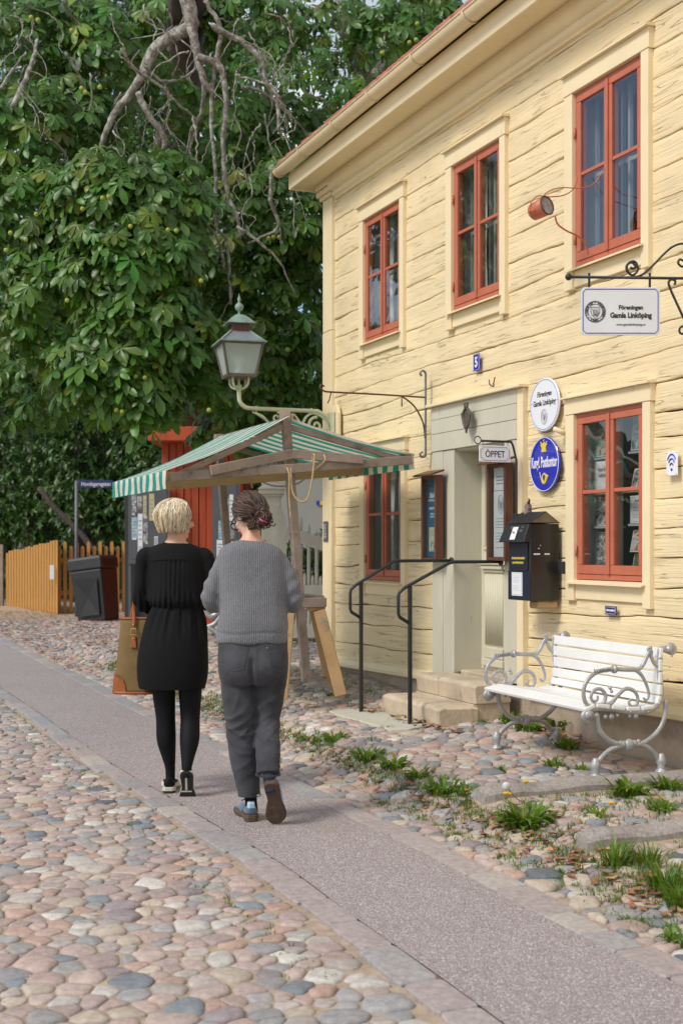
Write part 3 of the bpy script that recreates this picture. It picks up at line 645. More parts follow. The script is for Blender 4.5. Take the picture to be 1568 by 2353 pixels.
for (x0, x1) in ((OU0 + .05, OU0 + .385), (OU0 + .43, OU1 - .04)):
    for zz0, zz1 in ((1.40, 2.10),):
        mb = MB(); mb.box((x0, y - .012, zz0), (x1, y - .001, zz0 + .03)); mb.box((x0, y - .012, zz1 - .03), (x1, y - .001, zz1)); mb.box((x0, y - .0118, zz0 + .031), (x0 + .03, y - .001, zz1 - .031)); mb.box((x1 - .03, y - .0118, zz0 + .031), (x1, y - .001, zz1 - .031)); mb.box((x0 + .055, y - .014, zz0 + .055), (x1 - .055, y - .001, zz1 - .055)); mb.build('raised_panel', dm, dl, bevel=.006)
    mb = MB(); mb.box((x0 - .015, y - .055, 1.285), (x1 + .015, y - .001, 1.31)); mb.box((x0 + .0, y - .04, 1.25), (x1, y - .001, 1.283)); mb.box((x0 + .01, y - .022, 1.225), (x1 - .01, y - .001, 1.248)); mb.build('panel_ledge', dm, dl, bevel=.008, seg=2)
    mb = MB()
    for i in range(10): xx = x0 + .04 + (x1 - x0 - .08) * i / 9; mb.tube([(xx, y - .004, .66), (xx, y - .004, 1.215)], .011, 6)
    mb.build('fluted_panel', dm, dl, smooth=True)
    mb = MB(); mb.box((x0 + .0, y - .03, .49), (x1, y - .001, .55)); mb.box((x0 + .02, y - .016, .552), (x1 - .02, y - .001, .64)); mb.build('panel_base', MAT['grey_paint'], dl, bevel=.008, seg=2)
# crest on the lintel
cr_o = thing('door_crest', 'small dark bronze shield shaped crest with a crown above the doorway', 'crest', W(3.165, .072, 2.41), TH)
mb = MB()
oval = [(.040 * math.cos(t), .062 * math.sin(t)) for t in np.linspace(0, 2 * math.pi, 20, endpoint=False)]
mb.prism(oval, (0, 0, 0), (1, 0, 0), (0, 0, 1), .012); mb.build('shield', MAT['bronze'], cr_o)
mb = MB(); mb.tube([(.050 * math.cos(t) * (1 + .12 * math.sin(3 * t)), -.012, .074 * math.sin(t)) for t in np.linspace(0, 2 * math.pi, 33)], .011, 8)
for s in (-1, 1): mb.tube(cr([(s * .045, -.012, .05), (s * .068, -.014, .03), (s * .06, -.012, 0), (s * .05, -.012, -.04), (s * .02, -.012, -.07), (0, -.012, -.115)], 4), [.009] * 10 + [.007] * 11, 6)
mb.build('scrolled_frame', MAT['bronze'], cr_o, smooth=True)
mb = MB(); mb.ball((0, -.014, .088), .022, sq=(1.3, .7, 1)); [mb.ball((x, -.014, .108 + .004 * (x == 0)), .009) for x in (-.026, -.013, 0, .013, .026)]; mb.build('crown', MAT['bronze'], cr_o, smooth=True)
# stone steps
st = thing('door_steps', 'two worn limestone steps leading up to the grey doorway', 'steps', (HX, HYY, 0), TH)
def step(a, b_, y0, y1, z0, z1, nm):
    mb = MB(); n = 14; rings = []
    for i in range(n + 1):
        u = a + (b_ - a) * i / n; q = .010 * noise.noise(Vector((u * 4, z1 * 9, 1))); r_ = .012 * noise.noise(Vector((u * 3, z1 * 5, 4)))
        tap = .018 if i in (0, n) else 0
        rings.append([(u, y1, z0), (u, y1, z1 - .006 - tap), (u, y0 + .06, z1 + q * .6 - tap), (u, y0 + .022 + r_, z1 - .004 + q - tap), (u, y0 + r_ + tap * .6, z1 - .026 + q - tap * .6), (u, y0 + .004 + r_ + tap * .6, (z0 + z1) / 2), (u, y0 + .012 + r_ + tap * .5, z0)])
    mb.loft(rings); mb.build(nm, MAT['limestone'], st, smooth=False, bevel=.004)
step(2.843, 3.815, -.655, -.335, .08, .308, 'lower_step'); step(3.818, 3.83, -.0, .0, .1, .11, 'step_joint')
step(2.843, 3.205, -.365, -.064, .312, .452, 'upper_step'); step(3.212, 3.805, -.368, -.064, .312, .460, 'upper_step')
mb = MB(); mb.box((2.86, -.36, .1), (3.79, -.066, .310)); mb.build('step_core', MAT['limestone'], st)
# ================================================================ things fixed to the house wall
def wt(name, label, cat, u, z, d=0, group=None): return thing(name, label, cat, W(u, d - .03, z), TH, group)
def ellip(a, b, n=40, s=1): return [(a * s * math.cos(t), b * s * math.sin(t)) for t in np.linspace(0, 2 * math.pi, n, endpoint=False)]
def plate(mb, poly, y0, y1): n = len(poly); mb.add([(x, -y0, z) for x, z in poly] + [(x, -y1, z) for x, z in poly], [tuple(range(n)), tuple(reversed(range(n, 2 * n)))] + [(i, n + i, n + (i + 1) % n, (i + 1) % n) for i in range(n)]); return mb
def ring(mb, a, b, r, y, n=48): mb.tube([(a * math.cos(t), -y, b * math.sin(t)) for t in np.linspace(0, 2 * math.pi, n + 1)], r, 5, cap=False); return mb
def seal(parent, cx, cz, a, b, y, mat, letters=None):
    mb = MB()
    for k in (1, .93, .70): mb.tube([(cx + a * k * math.cos(t), -y, cz + b * k * math.sin(t)) for t in np.linspace(0, 2 * math.pi, 33)], a * .022, 4, cap=False)
    sh = [(-.42, .42), (.42, .42), (.44, 0), (.3, -.35), (0, -.62), (-.3, -.35), (-.44, 0)]
    mb.tube([(cx + a * x, -y, cz + b * z) for x, z in sh + sh[:1]], a * .025, 4, cap=False)
    for i in range(7): q = -.28 + i * .09; mb.tube([(cx + a * q, -y, cz + b * (.3 - .1 * (i % 2))), (cx + a * (q + .08), -y, cz + b * (-.05 - .06 * (i % 3))), (cx + a * q * .6, -y, cz + b * -.4)], a * .02, 3)
    mb.build('seal_drawing', mat, parent)
    if letters:
        n = len(letters)
        for i, ch in enumerate(letters):
            if ch == ' ': continue
            t = math.pi / 2 - (i + .5) * 2 * math.pi / n - .28
            text(ch, a * .25, mat, parent, (cx + a * .81 * math.cos(t), -y, cz + b * .81 * math.sin(t)), rot=(R(90), -(t - math.pi / 2), 0), name='letter', off=.0004)
def scribble(parent, mat, lines, y, r, name='written_line'):
    for x0, x1, z, h in lines:
        n = int((x1 - x0) / (h * .38)); pts = []
        for i in range(n + 1): pts.append((x0 + (x1 - x0) * i / n + rnd.uniform(-.1, .1) * h, y, z + (h * rnd.uniform(.5, 1) if i % 2 else -h * rnd.uniform(.4, .8))))
        mb = MB(); mb.tube(cr(pts, 2), r, 4); mb.build(name, mat, parent)
# white oval sign
s = wt('oval_sign', 'white oval enamel sign with thin blue rim reading Föreningen Gamla Linköping', 'sign', 4.168, 2.409, .03)
plate(MB(), ellip(.192, .184), 0, .012).build('sign_plate', MAT['white'], s, bevel=.003)
ring(MB(), .180, .172, .0022, .0125).build('blue_rim', M('light_blue_line', (.12, .25, .65), .4, .03), s)
text('Föreningen', .052, MAT['black'], s, (0, -.0125, .072), sx=.80, off=.0012, shear=.15); text('· Gamla Linköping ·', .054, MAT['black'], s, (0, -.0125, .012), sx=.80, off=.0012, shear=.1)
seal(s, 0, -.085, .040, .052, .0135, MAT['greyink'])
# blue oval sign
s = wt('oval_sign', 'blue oval enamel sign with yellow crown and post horn reading Kungl. Postkontor', 'sign', 4.168, 1.996, .03)
plate(MB(), ellip(.192, .191), 0, .014).build('sign_plate', MAT['blue'], s, bevel=.003)
ring(MB(), .185, .184, .003, .0142).build('white_rim', MAT['white'], s)
text('Kungl. Postkontor', .105, MAT['white'], s, (0, -.0145, .012), sx=.43, off=.0022)
mb = MB(); P2 = [(-.030, .085), (-.024, .115), (-.042, .135), (-.030, .150), (-.012, .142), (0, .158), (.012, .142), (.030, .150), (.042, .135), (.024, .115), (.030, .085)]
plate(mb, list(reversed(P2)), .0142, .018); [mb.ball((x, -.016, z), .006, 8, 6) for x, z in ((0, .165), (-.036, .151), (.036, .151))]; mb.build('crown', MAT['yel_enamel'], s)
mb = MB(); mb.tube(cr([(-.052, -.0165, -.052), (-.04, -.0165, -.085), (-.012, -.0165, -.128), (.022, -.0165, -.125), (.03, -.0165, -.09), (.006, -.0165, -.066), (-.018, -.0165, -.085), (-.008, -.0165, -.12), (.02, -.0165, -.118), (.042, -.0165, -.075)], 5), [.005] * 8 + [.007] * 30 + [.009, .010, .012, .014, .016, .018, .020, .021], 8, flat=.3, flatdir=(0, 1, 0)); mb.build('post_horn', MAT['yel_enamel'], s, smooth=True)
# wifi sign
s = wt('wifi_sign', 'small white rectangular sign with blue wireless signal arcs', 'sign', 5.575, 1.914, .03)
plate(MB(), [(-.052, -.072), (.052, -.072), (.052, .072), (-.052, .072)], 0, .008).build('sign_plate', MAT['white'], s, bevel=.003)
mb = MB()
for r_ in (.078, .055, .032): mb.tube([(r_ * .62 * math.sin(t), -.0095, -.035 + r_ * 1.15 * math.cos(t)) for t in np.linspace(-.85, .85, 14)], .0045, 5, flat=1)
mb.ball((0, -.009, -.035), .009, sq=(1, .4, 1)); mb.build('signal_arcs', MAT['blue'], s)
mb = MB(); [mb.ball((x, -.009, z), .003, 6, 4) for x in (-.044, .044) for z in (-.064, .064)]; mb.build('screws', MAT['greyiron'], s)
# street name sign below the window
s = wt('house_name_sign', 'tiny dark blue enamel sign below the lower right window', 'sign', 4.95, 1.022, .03)
plate(MB(), [(-.064, -.028), (.064, -.028), (.064, .028), (-.064, .028)], 0, .006).build('sign_plate', MAT['navy'], s, bevel=.002)
mb = MB(); q = [(-.056, -.014), (-.050, -.021), (.050, -.021), (.056, -.014), (.056, .014), (.050, .021), (-.050, .021), (-.056, .014), (-.056, -.014)]; mb.tube([(x, -.0065, z) for x, z in q], .0012, 4); mb.build('white_line', MAT['white'], s)
scribble(s, MAT['white'], [(-.046, .046, 0, .011)], -.0068, .0016)
# house number
s = wt('number_plate', 'blue enamel house number plate with a white 5', 'sign', 3.177, 2.835, .03)
plate(MB(), [(-.052, -.065), (.052, -.065), (.052, .065), (-.052, .065)], 0, .006).build('sign_plate', MAT['blue'], s, bevel=.003)
mb = MB(); mb.tube([(x, -.0065, z) for x, z in ((-.044, -.057), (.044, -.057), (.044, .057), (-.044, .057), (-.044, -.057))], .0016, 4); mb.build('white_line', MAT['white'], s)
text('5', .105, MAT['white'], s, (0, -.0065, -.002), sx=.85, off=.004, name='numeral')
# corner plaque
s = wt('info_plaque', 'narrow dark grey plaque with small white writing on the corner board', 'plaque', .105, 1.58, .048)
plate(MB(), [(-.055, -.10), (.055, -.10), (.055, .10), (-.055, .10)], 0, .006).build('plaque_plate', MAT['board_grey'], s, bevel=.002)
mb = MB()
for i in range(10): zz = .07 - i * .015; mb.box((-.045, -.0075, zz), (-.045 + rnd.uniform(.05, .085), -.0065, zz + .004))
mb.build('text_lines', MAT['paper'], s)
# small black box beside the right window, hook, pipe stub
s = wt('door_bell_box', 'small black metal box on the wall beside the lower right window frame', 'box', 4.405, 1.285, .03)
mb = MB(); mb.box((-.02, -.04, -.042), (.02, 0, .042)); mb.box((.004, -.048, -.02), (.014, -.04, .03)); mb.build('box_body', MAT['iron'], s, bevel=.004)
s = wt('iron_hook', 'small rusty double hook on the logs above the door hood', 'hook', 3.47, 2.635, .03)
mb = MB(); mb.tube(cr([(-.045, -.03, .035), (-.03, -.035, .0), (0, -.02, -.02), (.03, -.035, .0), (.04, -.03, .045)], 5), .005, 6); mb.build('hook_wire', MAT['rust'], s, smooth=True)
s = wt('wall_peg', 'short cream painted peg sticking out beside the blue oval sign', 'peg', 4.395, 2.20, .0)
mb = MB(); mb.tube([(0, .02, -.02), (-.01, -.10, .02)], .017, 10); mb.build('peg_stub', MAT['yellow'], s, smooth=True)
# ---------------------------------------------------------------- display cases
def case(u0, u1, z0, z1, label, left):
    c = wt('display_case', label, 'display case', u0, z0, .075); w_ = u1 - u0; h = z1 - z0; t = .07
    mb = MB(); f = .024
    mb.box((0, -t, 0), (f, 0, h)); mb.box((w_ - f, -t, 0), (w_, 0, h)); mb.box((f + .001, -t, 0), (w_ - f - .001, 0, f)); mb.box((f + .001, -t, h - f), (w_ - f - .001, 0, h)); mb.box((f, -.02, f), (w_ - f, -.0, h - f)); mb.build('case_box', MAT['brown'], c, bevel=.003)
    mb = MB(); mb.add([(-.045, -t - .05, h - .008), (w_ + .02, -t - .05, h - .008), (w_ + .02, .0, h + .03), (-.045, 0, h + .03), (-.045, -t - .05, h + .008), (w_ + .02, -t - .05, h + .008), (w_ + .02, .0, h + .046), (-.045, 0, h + .046)], [(0, 3, 2, 1), (4, 5, 6, 7), (0, 1, 5, 4), (1, 2, 6, 5), (2, 3, 7, 6), (3, 0, 4, 7)]); mb.build('case_roof', MAT['brown'], c, bevel=.002)
    mb = MB(); mb.add([(f, -t + .012, f), (w_ - f, -t + .012, f), (w_ - f, -t + .012, h - f), (f, -t + .012, h - f)], [(0, 1, 2, 3)]); mb.build('case_glass', MAT['glass'], c)
    return c, w_, h, f
c, w_, h, f = case(2.44, 2.705, 1.315, 2.0, 'brown wooden display case with a blue poster left of the doorway', True)
mb = MB(); mb.box((f + .004, -.026, f + .004), (w_ - f - .004, -.0205, h - f - .004)); mb.build('poster', M('blue_poster', (.03, .13, .27), .5, .05), c)
cx = w_ / 2
text('Skådan', .055, MAT['paper'], c, (cx, -.0265, h - .16), sx=.85, off=.0015, shear=.2); text('ÖPPETTIDER', .026, MAT['paper'], c, (cx, -.0265, h - .265), sx=.9, off=.001)
text('TI-FRE 10-17\nLÖ-SÖ 10-16', .022, MAT['paper'], c, (cx, -.0265, h - .32), sx=.85, off=.0006)
mb = MB(); mb.ball((cx + .05, -.0265, h - .085), .017, sq=(1, .05, 1.2)); [mb.box((cx - .085, -.0270, zz), (cx + .08 - .01 * (i % 3), -.0264, zz + .003)) for i, zz in enumerate(np.arange(h - .205, h - .19, .006))]; mb.build('poster_print', MAT['paper'], c)
mb = MB(); mb.box((cx - .065, -.0285, .075), (cx + .075, -.0265, .27)); mb.build('pinned_note', M('cream_paper', (.62, .60, .45), .7, .05), c)
mb = MB(); [mb.box((cx - .05, -.0292, zz), (cx + .055 - .014 * (i % 3), -.0286, zz + .003)) for i, zz in enumerate(np.arange(.20, .25, .012))]; mb.tube([(cx + .0 + .03 * math.cos(t), -.029, .12 + .04 * math.sin(t)) for t in np.linspace(0, 6.28, 15)], .003, 4); mb.tube(cr([(cx - .03, -.029, .10), (cx, -.029, .15), (cx + .02, -.029, .11), (cx + .04, -.029, .16)], 4), .003, 4); mb.build('note_drawing', MAT['greyink'], c)
c, w_, h, f = case(3.53, 3.805, 1.325, 2.03, 'brown wooden display case with white notices right of the doorway', False)
mb = MB(); mb.box((f + .012, -.026, f + .004), (w_ - f - .004, -.0205, h * .72)); mb.box((f + .016, -.027, h * .725), (w_ - f - .004, -.0205, h - f - .004)); mb.build('notice_sheet', MAT['paper'], c)
seal(c, w_ / 2, h * .58, .04, .07, .0275, MAT['greyink'])
mb = MB()
for i in range(11):
    zz = h * .43 - i * .021
    if i % 5 != 4: mb.box((f + .04, -.0268, zz), (w_ - f - .03 - .02 * rnd.random(), -.0261, zz + .0045))
for i in range(3): mb.box((f + .05, -.0278, h * .86 - i * .025), (w_ - f - .05, -.0271, h * .86 - i * .025 + .008))
mb.build('notice_print', MAT['greyink'], c)
# ---------------------------------------------------------------- letter box
b = wt('letter_box', 'large black metal letter box with a peaked lid on the wall right of the door', 'mailbox', 4.05, 1.062, .03)
wB, dB, hB = .29, .225, .52
mb = MB(); mb.box((0, -dB, 0), (wB, 0, hB)); mb.build('box_body', M('black_painted_metal', (.017, .015, .014), .35, .3, 4, .3, 14, dist=.004, second=(.05, .03, .018), sfac=(.55, .75), sscale=3, sstretch=(4, 4, .8), spec=.6), b, bevel=.004)
mb = MB(); th = .008
mb.add([(-.012, -dB - .014, hB + .004), (-.012, -dB * .5, hB + .085), (-.012, .004, hB + .004), (wB + .012, -dB - .014, hB + .004), (wB + .012, -dB * .5, hB + .085), (wB + .012, .004, hB + .004)], [(0, 1, 4, 3), (1, 2, 5, 4), (3, 4, 5), (0, 2, 1), (0, 3, 5, 2)]); lid = mb.build('peaked_lid', MAT['iron'], b, bevel=.002)
mb = MB(); mb.add([(wB + .0125, -dB, hB + .008), (wB + .0125, -dB * .5, hB + .077), (wB + .0125, -.01, hB + .008)], [(0, 1, 2)]); mb.build('lid_end', M('worn_brown_metal', (.16, .115, .065), .4, .3, 8), b)
mb = MB(); mb.add([(-.02, -dB - .012, hB - .002), (wB + .0, -dB - .012, hB - .002), (wB + .0, -dB - .055, hB - .125), (-.045, -dB - .055, hB - .125), (-.02, -dB - .001, hB - .002), (wB, -dB - .001, hB - .002), (wB, -dB - .001, hB - .125), (-.045, -dB - .001, hB - .125)], [(0, 3, 2, 1), (1, 2, 6, 5), (3, 0, 4, 7), (2, 3, 7, 6), (0, 1, 5, 4)]); mb.build('front_flap', MAT['iron'], b, bevel=.003)
def flp(x, t): z = hB - .002 - .123 * t; return (x, -dB - .0135 - .043 * t, z)
mb = MB(); mb.add([flp(.10, .15), flp(.17, .15), flp(.165, .85), flp(.095, .85)], [(0, 3, 2, 1)]); mb.build('sticker', MAT['paper'], b)
mb = MB(); mb.ball(flp(.132, .5), .011, 10, 6, sq=(1, .15, 1)); mb.build('sticker_dot', MAT['red'], b)
mb = MB()
for i in range(7): x = rnd.uniform(.0, .26); t = rnd.uniform(.15, .85); mb.ball(flp(x, t), rnd.uniform(.008, .014), 7, 5, sq=(1.6, .12, .7))
mb.build('sticker_remains', M('worn_grey', (.10, .10, .11), .6, .3), b)
mb = MB(); mb.box((.022, -dB - .010, .205), (.262, -dB - .001, hB - .128)); mb.build('front_door', M('blue_black_enamel', (.012, .016, .032), .3, .1, 5), b, bevel=.003)
mb = MB(); mb.box((-.001, -dB - .004, .0), (wB + .001, -dB - .0008, .20)); mb.build('front_panel', M('blue_black_enamel', (.012, .017, .036), .3, .1, 5), b, bevel=.002)
ym = MAT['yel_enamel']; scribble(b, ym, [(.06, .235, .285, .011), (.07, .215, .255, .011)], -dB - .0110, .0013)
mb = MB(); mb.box((.055, -dB - .008, .03), (.195, -dB - .0045, .19)); mb.build('white_notice', MAT['paper'], b)
mb = MB(); mb.tube([(x, -dB - .0085, z) for x, z in ((.063, .038), (.187, .038), (.187, .182), (.063, .182), (.063, .038))], .001, 4); [mb.box((.075, -dB - .0086, .165 - i * .011), (.17 - .012 * (i % 3), -dB - .008, .1665 - i * .011)) for i in range(10) if i != 5]; mb.build('notice_print', MAT['greyink'], b)
mb = MB()
for y0, y1, zz in ((-.20, -.15, .31), (-.115, -.075, .31), (-.165, -.155, .35), (-.15, -.145, .37)): mb.box((wB + .0003, y0, zz), (wB + .0012, y1, zz + .010 if y1 - y0 > .02 else zz + .006))
mb.build('torn_tape', MAT['paper'], b)
mb = MB(); mb.box((.16, -.16, -.055), (.28, 0, -.001)); mb.build('wooden_support', MAT['newwood'], b, bevel=.01)
# carved stone finial on the lid and the lamp clamp
s = wt('stone_ornament', 'small rough reddish stone ornament standing on the letter box lid', 'ornament', 4.10, 1.60, .13)
mb = MB(); pr = [(.050, 0), (.056, .012), (.045, .035), (.034, .055), (.022, .085), (.026, .105), (.016, .125), (.006, .14)]
rings = []
for r_, z in pr: rings.append([(r_ * (1 + .22 * noise.noise(Vector((k * 1.1, z * 40, 0)))) * math.cos(2 * math.pi * k / 12), r_ * (1 + .22 * noise.noise(Vector((k * 1.1, z * 40, 0)))) * math.sin(2 * math.pi * k / 12), z) for k in range(12)])
mb.loft(rings); mb.build('ornament_body', M('reddish_stone', (.22, .15, .14), .8, .5, 60, .6, 60, second=(.05, .04, .04), sfac=(.5, .6), sscale=30), s, smooth=True)
mb = MB(); mb.tube([(0.008, 0, .12), (.016, 0, .15), (.006, 0, .165)], [.012, .008, .002], 6); mb.build('black_tip', MAT['iron'], s, smooth=True)
# ---------------------------------------------------------------- OPEN sign on a bent rod
s = thing('open_sign', 'white hanging sign reading ÖPPET on a bent black rod by the doorway', 'sign', W(3.9, 0, 0), TH)
mb = MB(); mb.tube(cr([(0, -.075, 1.60), (0, -.075, 1.9), (0, -.075, 2.02), (0, -.082, 2.06)], 4) + cr([(0, -.10, 2.13), (0, -.115, 2.162), (0, -.14, 2.168), (0, -.36, 2.168)], 4), .008, 8); mb.tube([(0, -.385 + .026 * math.cos(t), 2.172 + .026 * math.sin(t)) for t in np.linspace(0, 6.283, 20)], .004, 6); mb.build('bent_rod', MAT['iron'], s, smooth=True)
mb = MB(); mb.box((-.02, -.095, 1.58), (.02, -.03, 1.66)); mb.box((.02, -.08, 1.61), (.04, -.06, 1.63)); mb.build('rod_clamp', MAT['iron'], s, bevel=.004)
P_ = []; y0, y1, za, zb_ = -.375, -.125, 2.022, 2.138; cy, cz, hw, hh = (y0 + y1) / 2, (za + zb_) / 2, (y1 - y0) / 2, (zb_ - za) / 2
mb = MB(); mb.box((-.003, y0, za), (.003, y1, zb_)); mb.build('sign_plate', MAT['white'], s, bevel=.002)
mb = MB(); k_ = .018; q = [(-hw + .012, -hh + .012 + k_), (-hw + .012 + k_ * .8, -hh + .012 + k_ * .8), (-hw + .012 + k_, -hh + .012), (hw - .012 - k_, -hh + .012), (hw - .012 - k_ * .8, -hh + .012 + k_ * .8), (hw - .012, -hh + .012 + k_), (hw - .012, hh - .012 - k_), (hw - .012 - k_ * .8, hh - .012 - k_ * .8), (hw - .012 - k_, hh - .012), (-hw + .012 + k_, hh - .012), (-hw + .012 + k_ * .8, hh - .012 - k_ * .8), (-hw + .012, hh - .012 - k_)]
mb.tube([(.0038, cy + a, cz + b_) for a, b_ in q + q[:1]], .0012, 4); mb.build('border_line', MAT['black'], s)
text('ÖPPET', .066, MAT['black'], s, (.0038, cy, cz - .004), rot=(R(90), 0, R(90)), sx=.82, off=.0002)
mb = MB(); [mb.tube([(0, y, 2.168), (0, y + .006, 2.152), (0, y, 2.13)], .0025, 6) for y in (-.35, -.15)]; mb.build('hanging_ring', MAT['iron'], s)
# ---------------------------------------------------------------- empty iron bracket
s = thing('iron_bracket', 'rusty iron sign bracket without a sign, left of the doorway', 'bracket', W(2.365, 0, 0), TH)
mb = MB(); mb.tube(cr([(0, -.07, 2.83), (0, -.085, 2.85), (0, -.06, 2.875), (0, -.035, 2.85), (0, -.035, 2.78), (0, -.035, 2.4), (0, -.035, 2.2), (0, -.04, 2.17), (0, -.075, 2.165), (0, -.085, 2.19), (0, -.065, 2.205)], 5), .013, 8, flat=.6); mb.build('wall_bar', MAT['greyiron'], s, smooth=True)
mb = MB(); mb.tube(cr([(0, -.04, 2.655), (0, -.5, 2.66), (0, -.86, 2.66), (0, -.93, 2.665), (0, -.965, 2.69), (0, -.955, 2.715), (0, -.93, 2.70)], 5), .0075, 7); mb.tube([(0, -.25, 2.66), (0, -.25, 2.57)], .006, 6); mb.tube([(0, -.87, 2.66), (0, -.885, 2.60), (0, -.90, 2.57)], .005, 6); mb.tube(cr([(0, -.25, 2.655), (0, -.14, 2.58), (0, -.06, 2.45), (0, -.04, 2.32)], 5), .007, 7); mb.build('arm', MAT['rust'], s, smooth=True)
# ---------------------------------------------------------------- hand rails
def rail(u, lab, dfront, dback):
    s = thing('hand_rail', lab, 'railing', W(u, 0, 0), TH, 'iron hand rails by the door steps')
    g_ = gw(u, dfront - .09)
    mb = MB(); mb.bar((0, -(dfront - .09), g_ - .02), (0, -(dfront - .09), 1.165), .026, .026, (1, 0, 0)); mb.build('post', MAT['iron'], s, bevel=.003)
    mb = MB(); df = dfront
    mb.tube([(0, -.05, 1.318), (0, -dback + .03, 1.318), (0, -dback - .01, 1.312), (0, -df + .045, 1.135), (0, -df + .005, 1.10), (0, -df, 1.07), (0, -df, .955), (0, -df + .01, .93), (0, -df + .085, .885)], .0125, 8); mb.tube([(0, -.05, 1.318), (0, -.035, 1.318)], .028, 10); mb.build('rail_bar', MAT['iron'], s, smooth=True)
rail(3.62, 'right hand black iron rail beside the stone steps', .865, .45); rail(2.84, 'left hand black iron rail beside the stone steps', .905, .535)
# ---------------------------------------------------------------- gossip mirror on the upper right window
s = thing('window_mirror', 'round street mirror in a red can held by thin rods outside the upper right window', 'mirror', (0, 0, 0), 0)
c0 = at(1243, 478, 8.10); ax = Vector((.62, -.74, .18)).normalized()
mb = MB(); x = ax.cross(Vector((0, 0, 1))).normalized(); y = x.cross(ax).normalized()
def circ(c, r, n=24, sx=1): return [tuple(c + x * (r * sx * math.cos(2 * math.pi * k / n)) + y * (r * math.sin(2 * math.pi * k / n))) for k in range(n)]
mb.loft([circ(c0 - ax * .085, .018), circ(c0 - ax * .082, .042), circ(c0 - ax * .07, .054), circ(c0 - ax * .03, .058), circ(c0 + ax * .045, .062), circ(c0 + ax * .047, .056), circ(c0 + ax * .042, .055)]); mb.build('can', MAT['red'], s, smooth=True)
mm = M('old_mirror_glass', (.42, .44, .45), .35, .5, 40, .3, 30, metal=.3); mb = MB(); mb.add(circ(c0 + ax * .0435, .056), [tuple(range(24))]); mb.build('mirror_face', mm, s)
mb = MB(); mb.tube(circ(c0 + ax * .046, .060) + circ(c0 + ax * .046, .060)[:1], .005, 6); mb.build('rim', MAT['rust'], s, smooth=True)
mb = MB(); pin = lambda px, py, Y: tuple(at(px, py, Y))
mb.tube(cr([pin(1246, 485, 8.08), pin(1247, 452, 8.06), pin(1262, 438, 8.05), pin(1290, 431, 8.08), pin(1335, 432, 8.08), pin(1365, 420, 8.09), pin(1385, 388, 8.10)], 6), .0038, 6)
mb.tube(cr([pin(1216, 490, 8.10), pin(1219, 465, 8.10), pin(1235, 450, 8.12), pin(1262, 452, 8.12), pin(1295, 448, 8.2), pin(1317, 432, 8.26), pin(1326, 404, 8.30)], 6), .0038, 6)
mb.tube(cr([pin(1274, 497, 8.10), pin(1280, 515, 8.10), pin(1300, 530, 8.12), pin(1325, 542, 8.16), pin(1343, 560, 8.18), pin(1350, 585, 8.20)], 6), .006, 6); mb.tube([pin(1212, 484, 8.09), pin(1228, 483, 8.06)], .005, 6); mb.build('rods', MAT['red'], s, smooth=True)
# ---------------------------------------------------------------- hanging association sign
YS = 6.40; s = thing('hanging_sign', 'white rectangular sign with blue border hanging from a scrolled black iron bracket', 'sign', (0, 0, 0), 0)
P = lambda px, py, dy=0: tuple(at(px, py, YS + dy))
mb = MB(); mb.tube([P(1308, 636), P(1700, 641), P(1755, 642, .03)], .0075, 8); mb.build('bracket_bar', MAT['iron'], s, smooth=True)
mb = MB(); mb.ball(P(1305, 636), .018, 14, 10); mb.build('ball_end', MAT['iron'], s, smooth=True)
mb = MB()
mb.tube(cr([P(1455, 612), P(1452, 622), P(1446, 620), P(1447, 609), P(1460, 606), P(1464, 620), P(1452, 632), P(1440, 624), P(1438, 610), P(1450, 603), P(1459, 612)][4:] , 5), .006, 7)
mb.tube(cr([P(1446, 614), P(1454, 617), P(1462, 608), P(1454, 600), P(1441, 606), P(1440, 622), P(1455, 635), P(1475, 630), P(1500, 608), P(1525, 582), P(1545, 566), P(1570, 560), P(1610, 575), P(1650, 610), P(1690, 638)], 6), .0058, 7)
mb.tube(cr([P(1570, 600), P(1560, 596), P(1556, 604), P(1564, 612), P(1578, 612), P(1590, 598), P(1585, 580), P(1570, 572)], 6), .006, 7)
mb.tube(cr([P(1548, 654), P(1549, 645), P(1540, 642), P(1534, 650), P(1540, 668), P(1552, 695), P(1566, 725), P(1590, 775), P(1630, 800), P(1680, 780)], 6), .0065, 7)
mb.tube(cr([P(1568, 768), P(1560, 764), P(1560, 754), P(1572, 748), P(1584, 756), P(1590, 775)], 6), .006, 7)
mb.tube([P(1752, 520, .03), P(1752, 850, .03)], .012, 8); mb.build('scrollwork', MAT['iron'], s, smooth=True)
mb = MB(); [mb.bar(P(x, 627), P(x, 664), .011, .006, (0, 1, 0)) for x in (1352, 1491)]; mb.build('hanger', MAT['iron'], s)
x0, x1, za, zb_ = P(1333, 0)[0], P(1514, 0)[0], P(0, 770)[2], P(0, 660)[2]; cx, cz = (x0 + x1) / 2, (za + zb_) / 2; hw, hh = (x1 - x0) / 2, (zb_ - za) / 2
k_ = .014; q = lambda i: [(-hw + i, -hh + i + k_), (-hw + i + k_, -hh + i), (hw - i - k_, -hh + i), (hw - i, -hh + i + k_), (hw - i, hh - i - k_), (hw - i - k_, hh - i), (-hw + i + k_, hh - i), (-hw + i, hh - i - k_)]
mb = MB(); mb.prism([(cx + a, cz + b_) for a, b_ in q(0)], (0, YS + .004, 0), (1, 0, 0), (0, 0, 1), .008); mb.build('sign_plate', M('sign_white', (.66, .67, .68), .3, .04, 3), s, bevel=.0015)
mb = MB(); qq = [(cx + a, cz + b_) for a, b_ in q(.010)]; mb.tube([(a, YS - .0046, b_) for a, b_ in qq + qq[:1]], .0022, 4); mb.build('blue_border', MAT['blue'], s)
tr = (R(90), 0, 0)
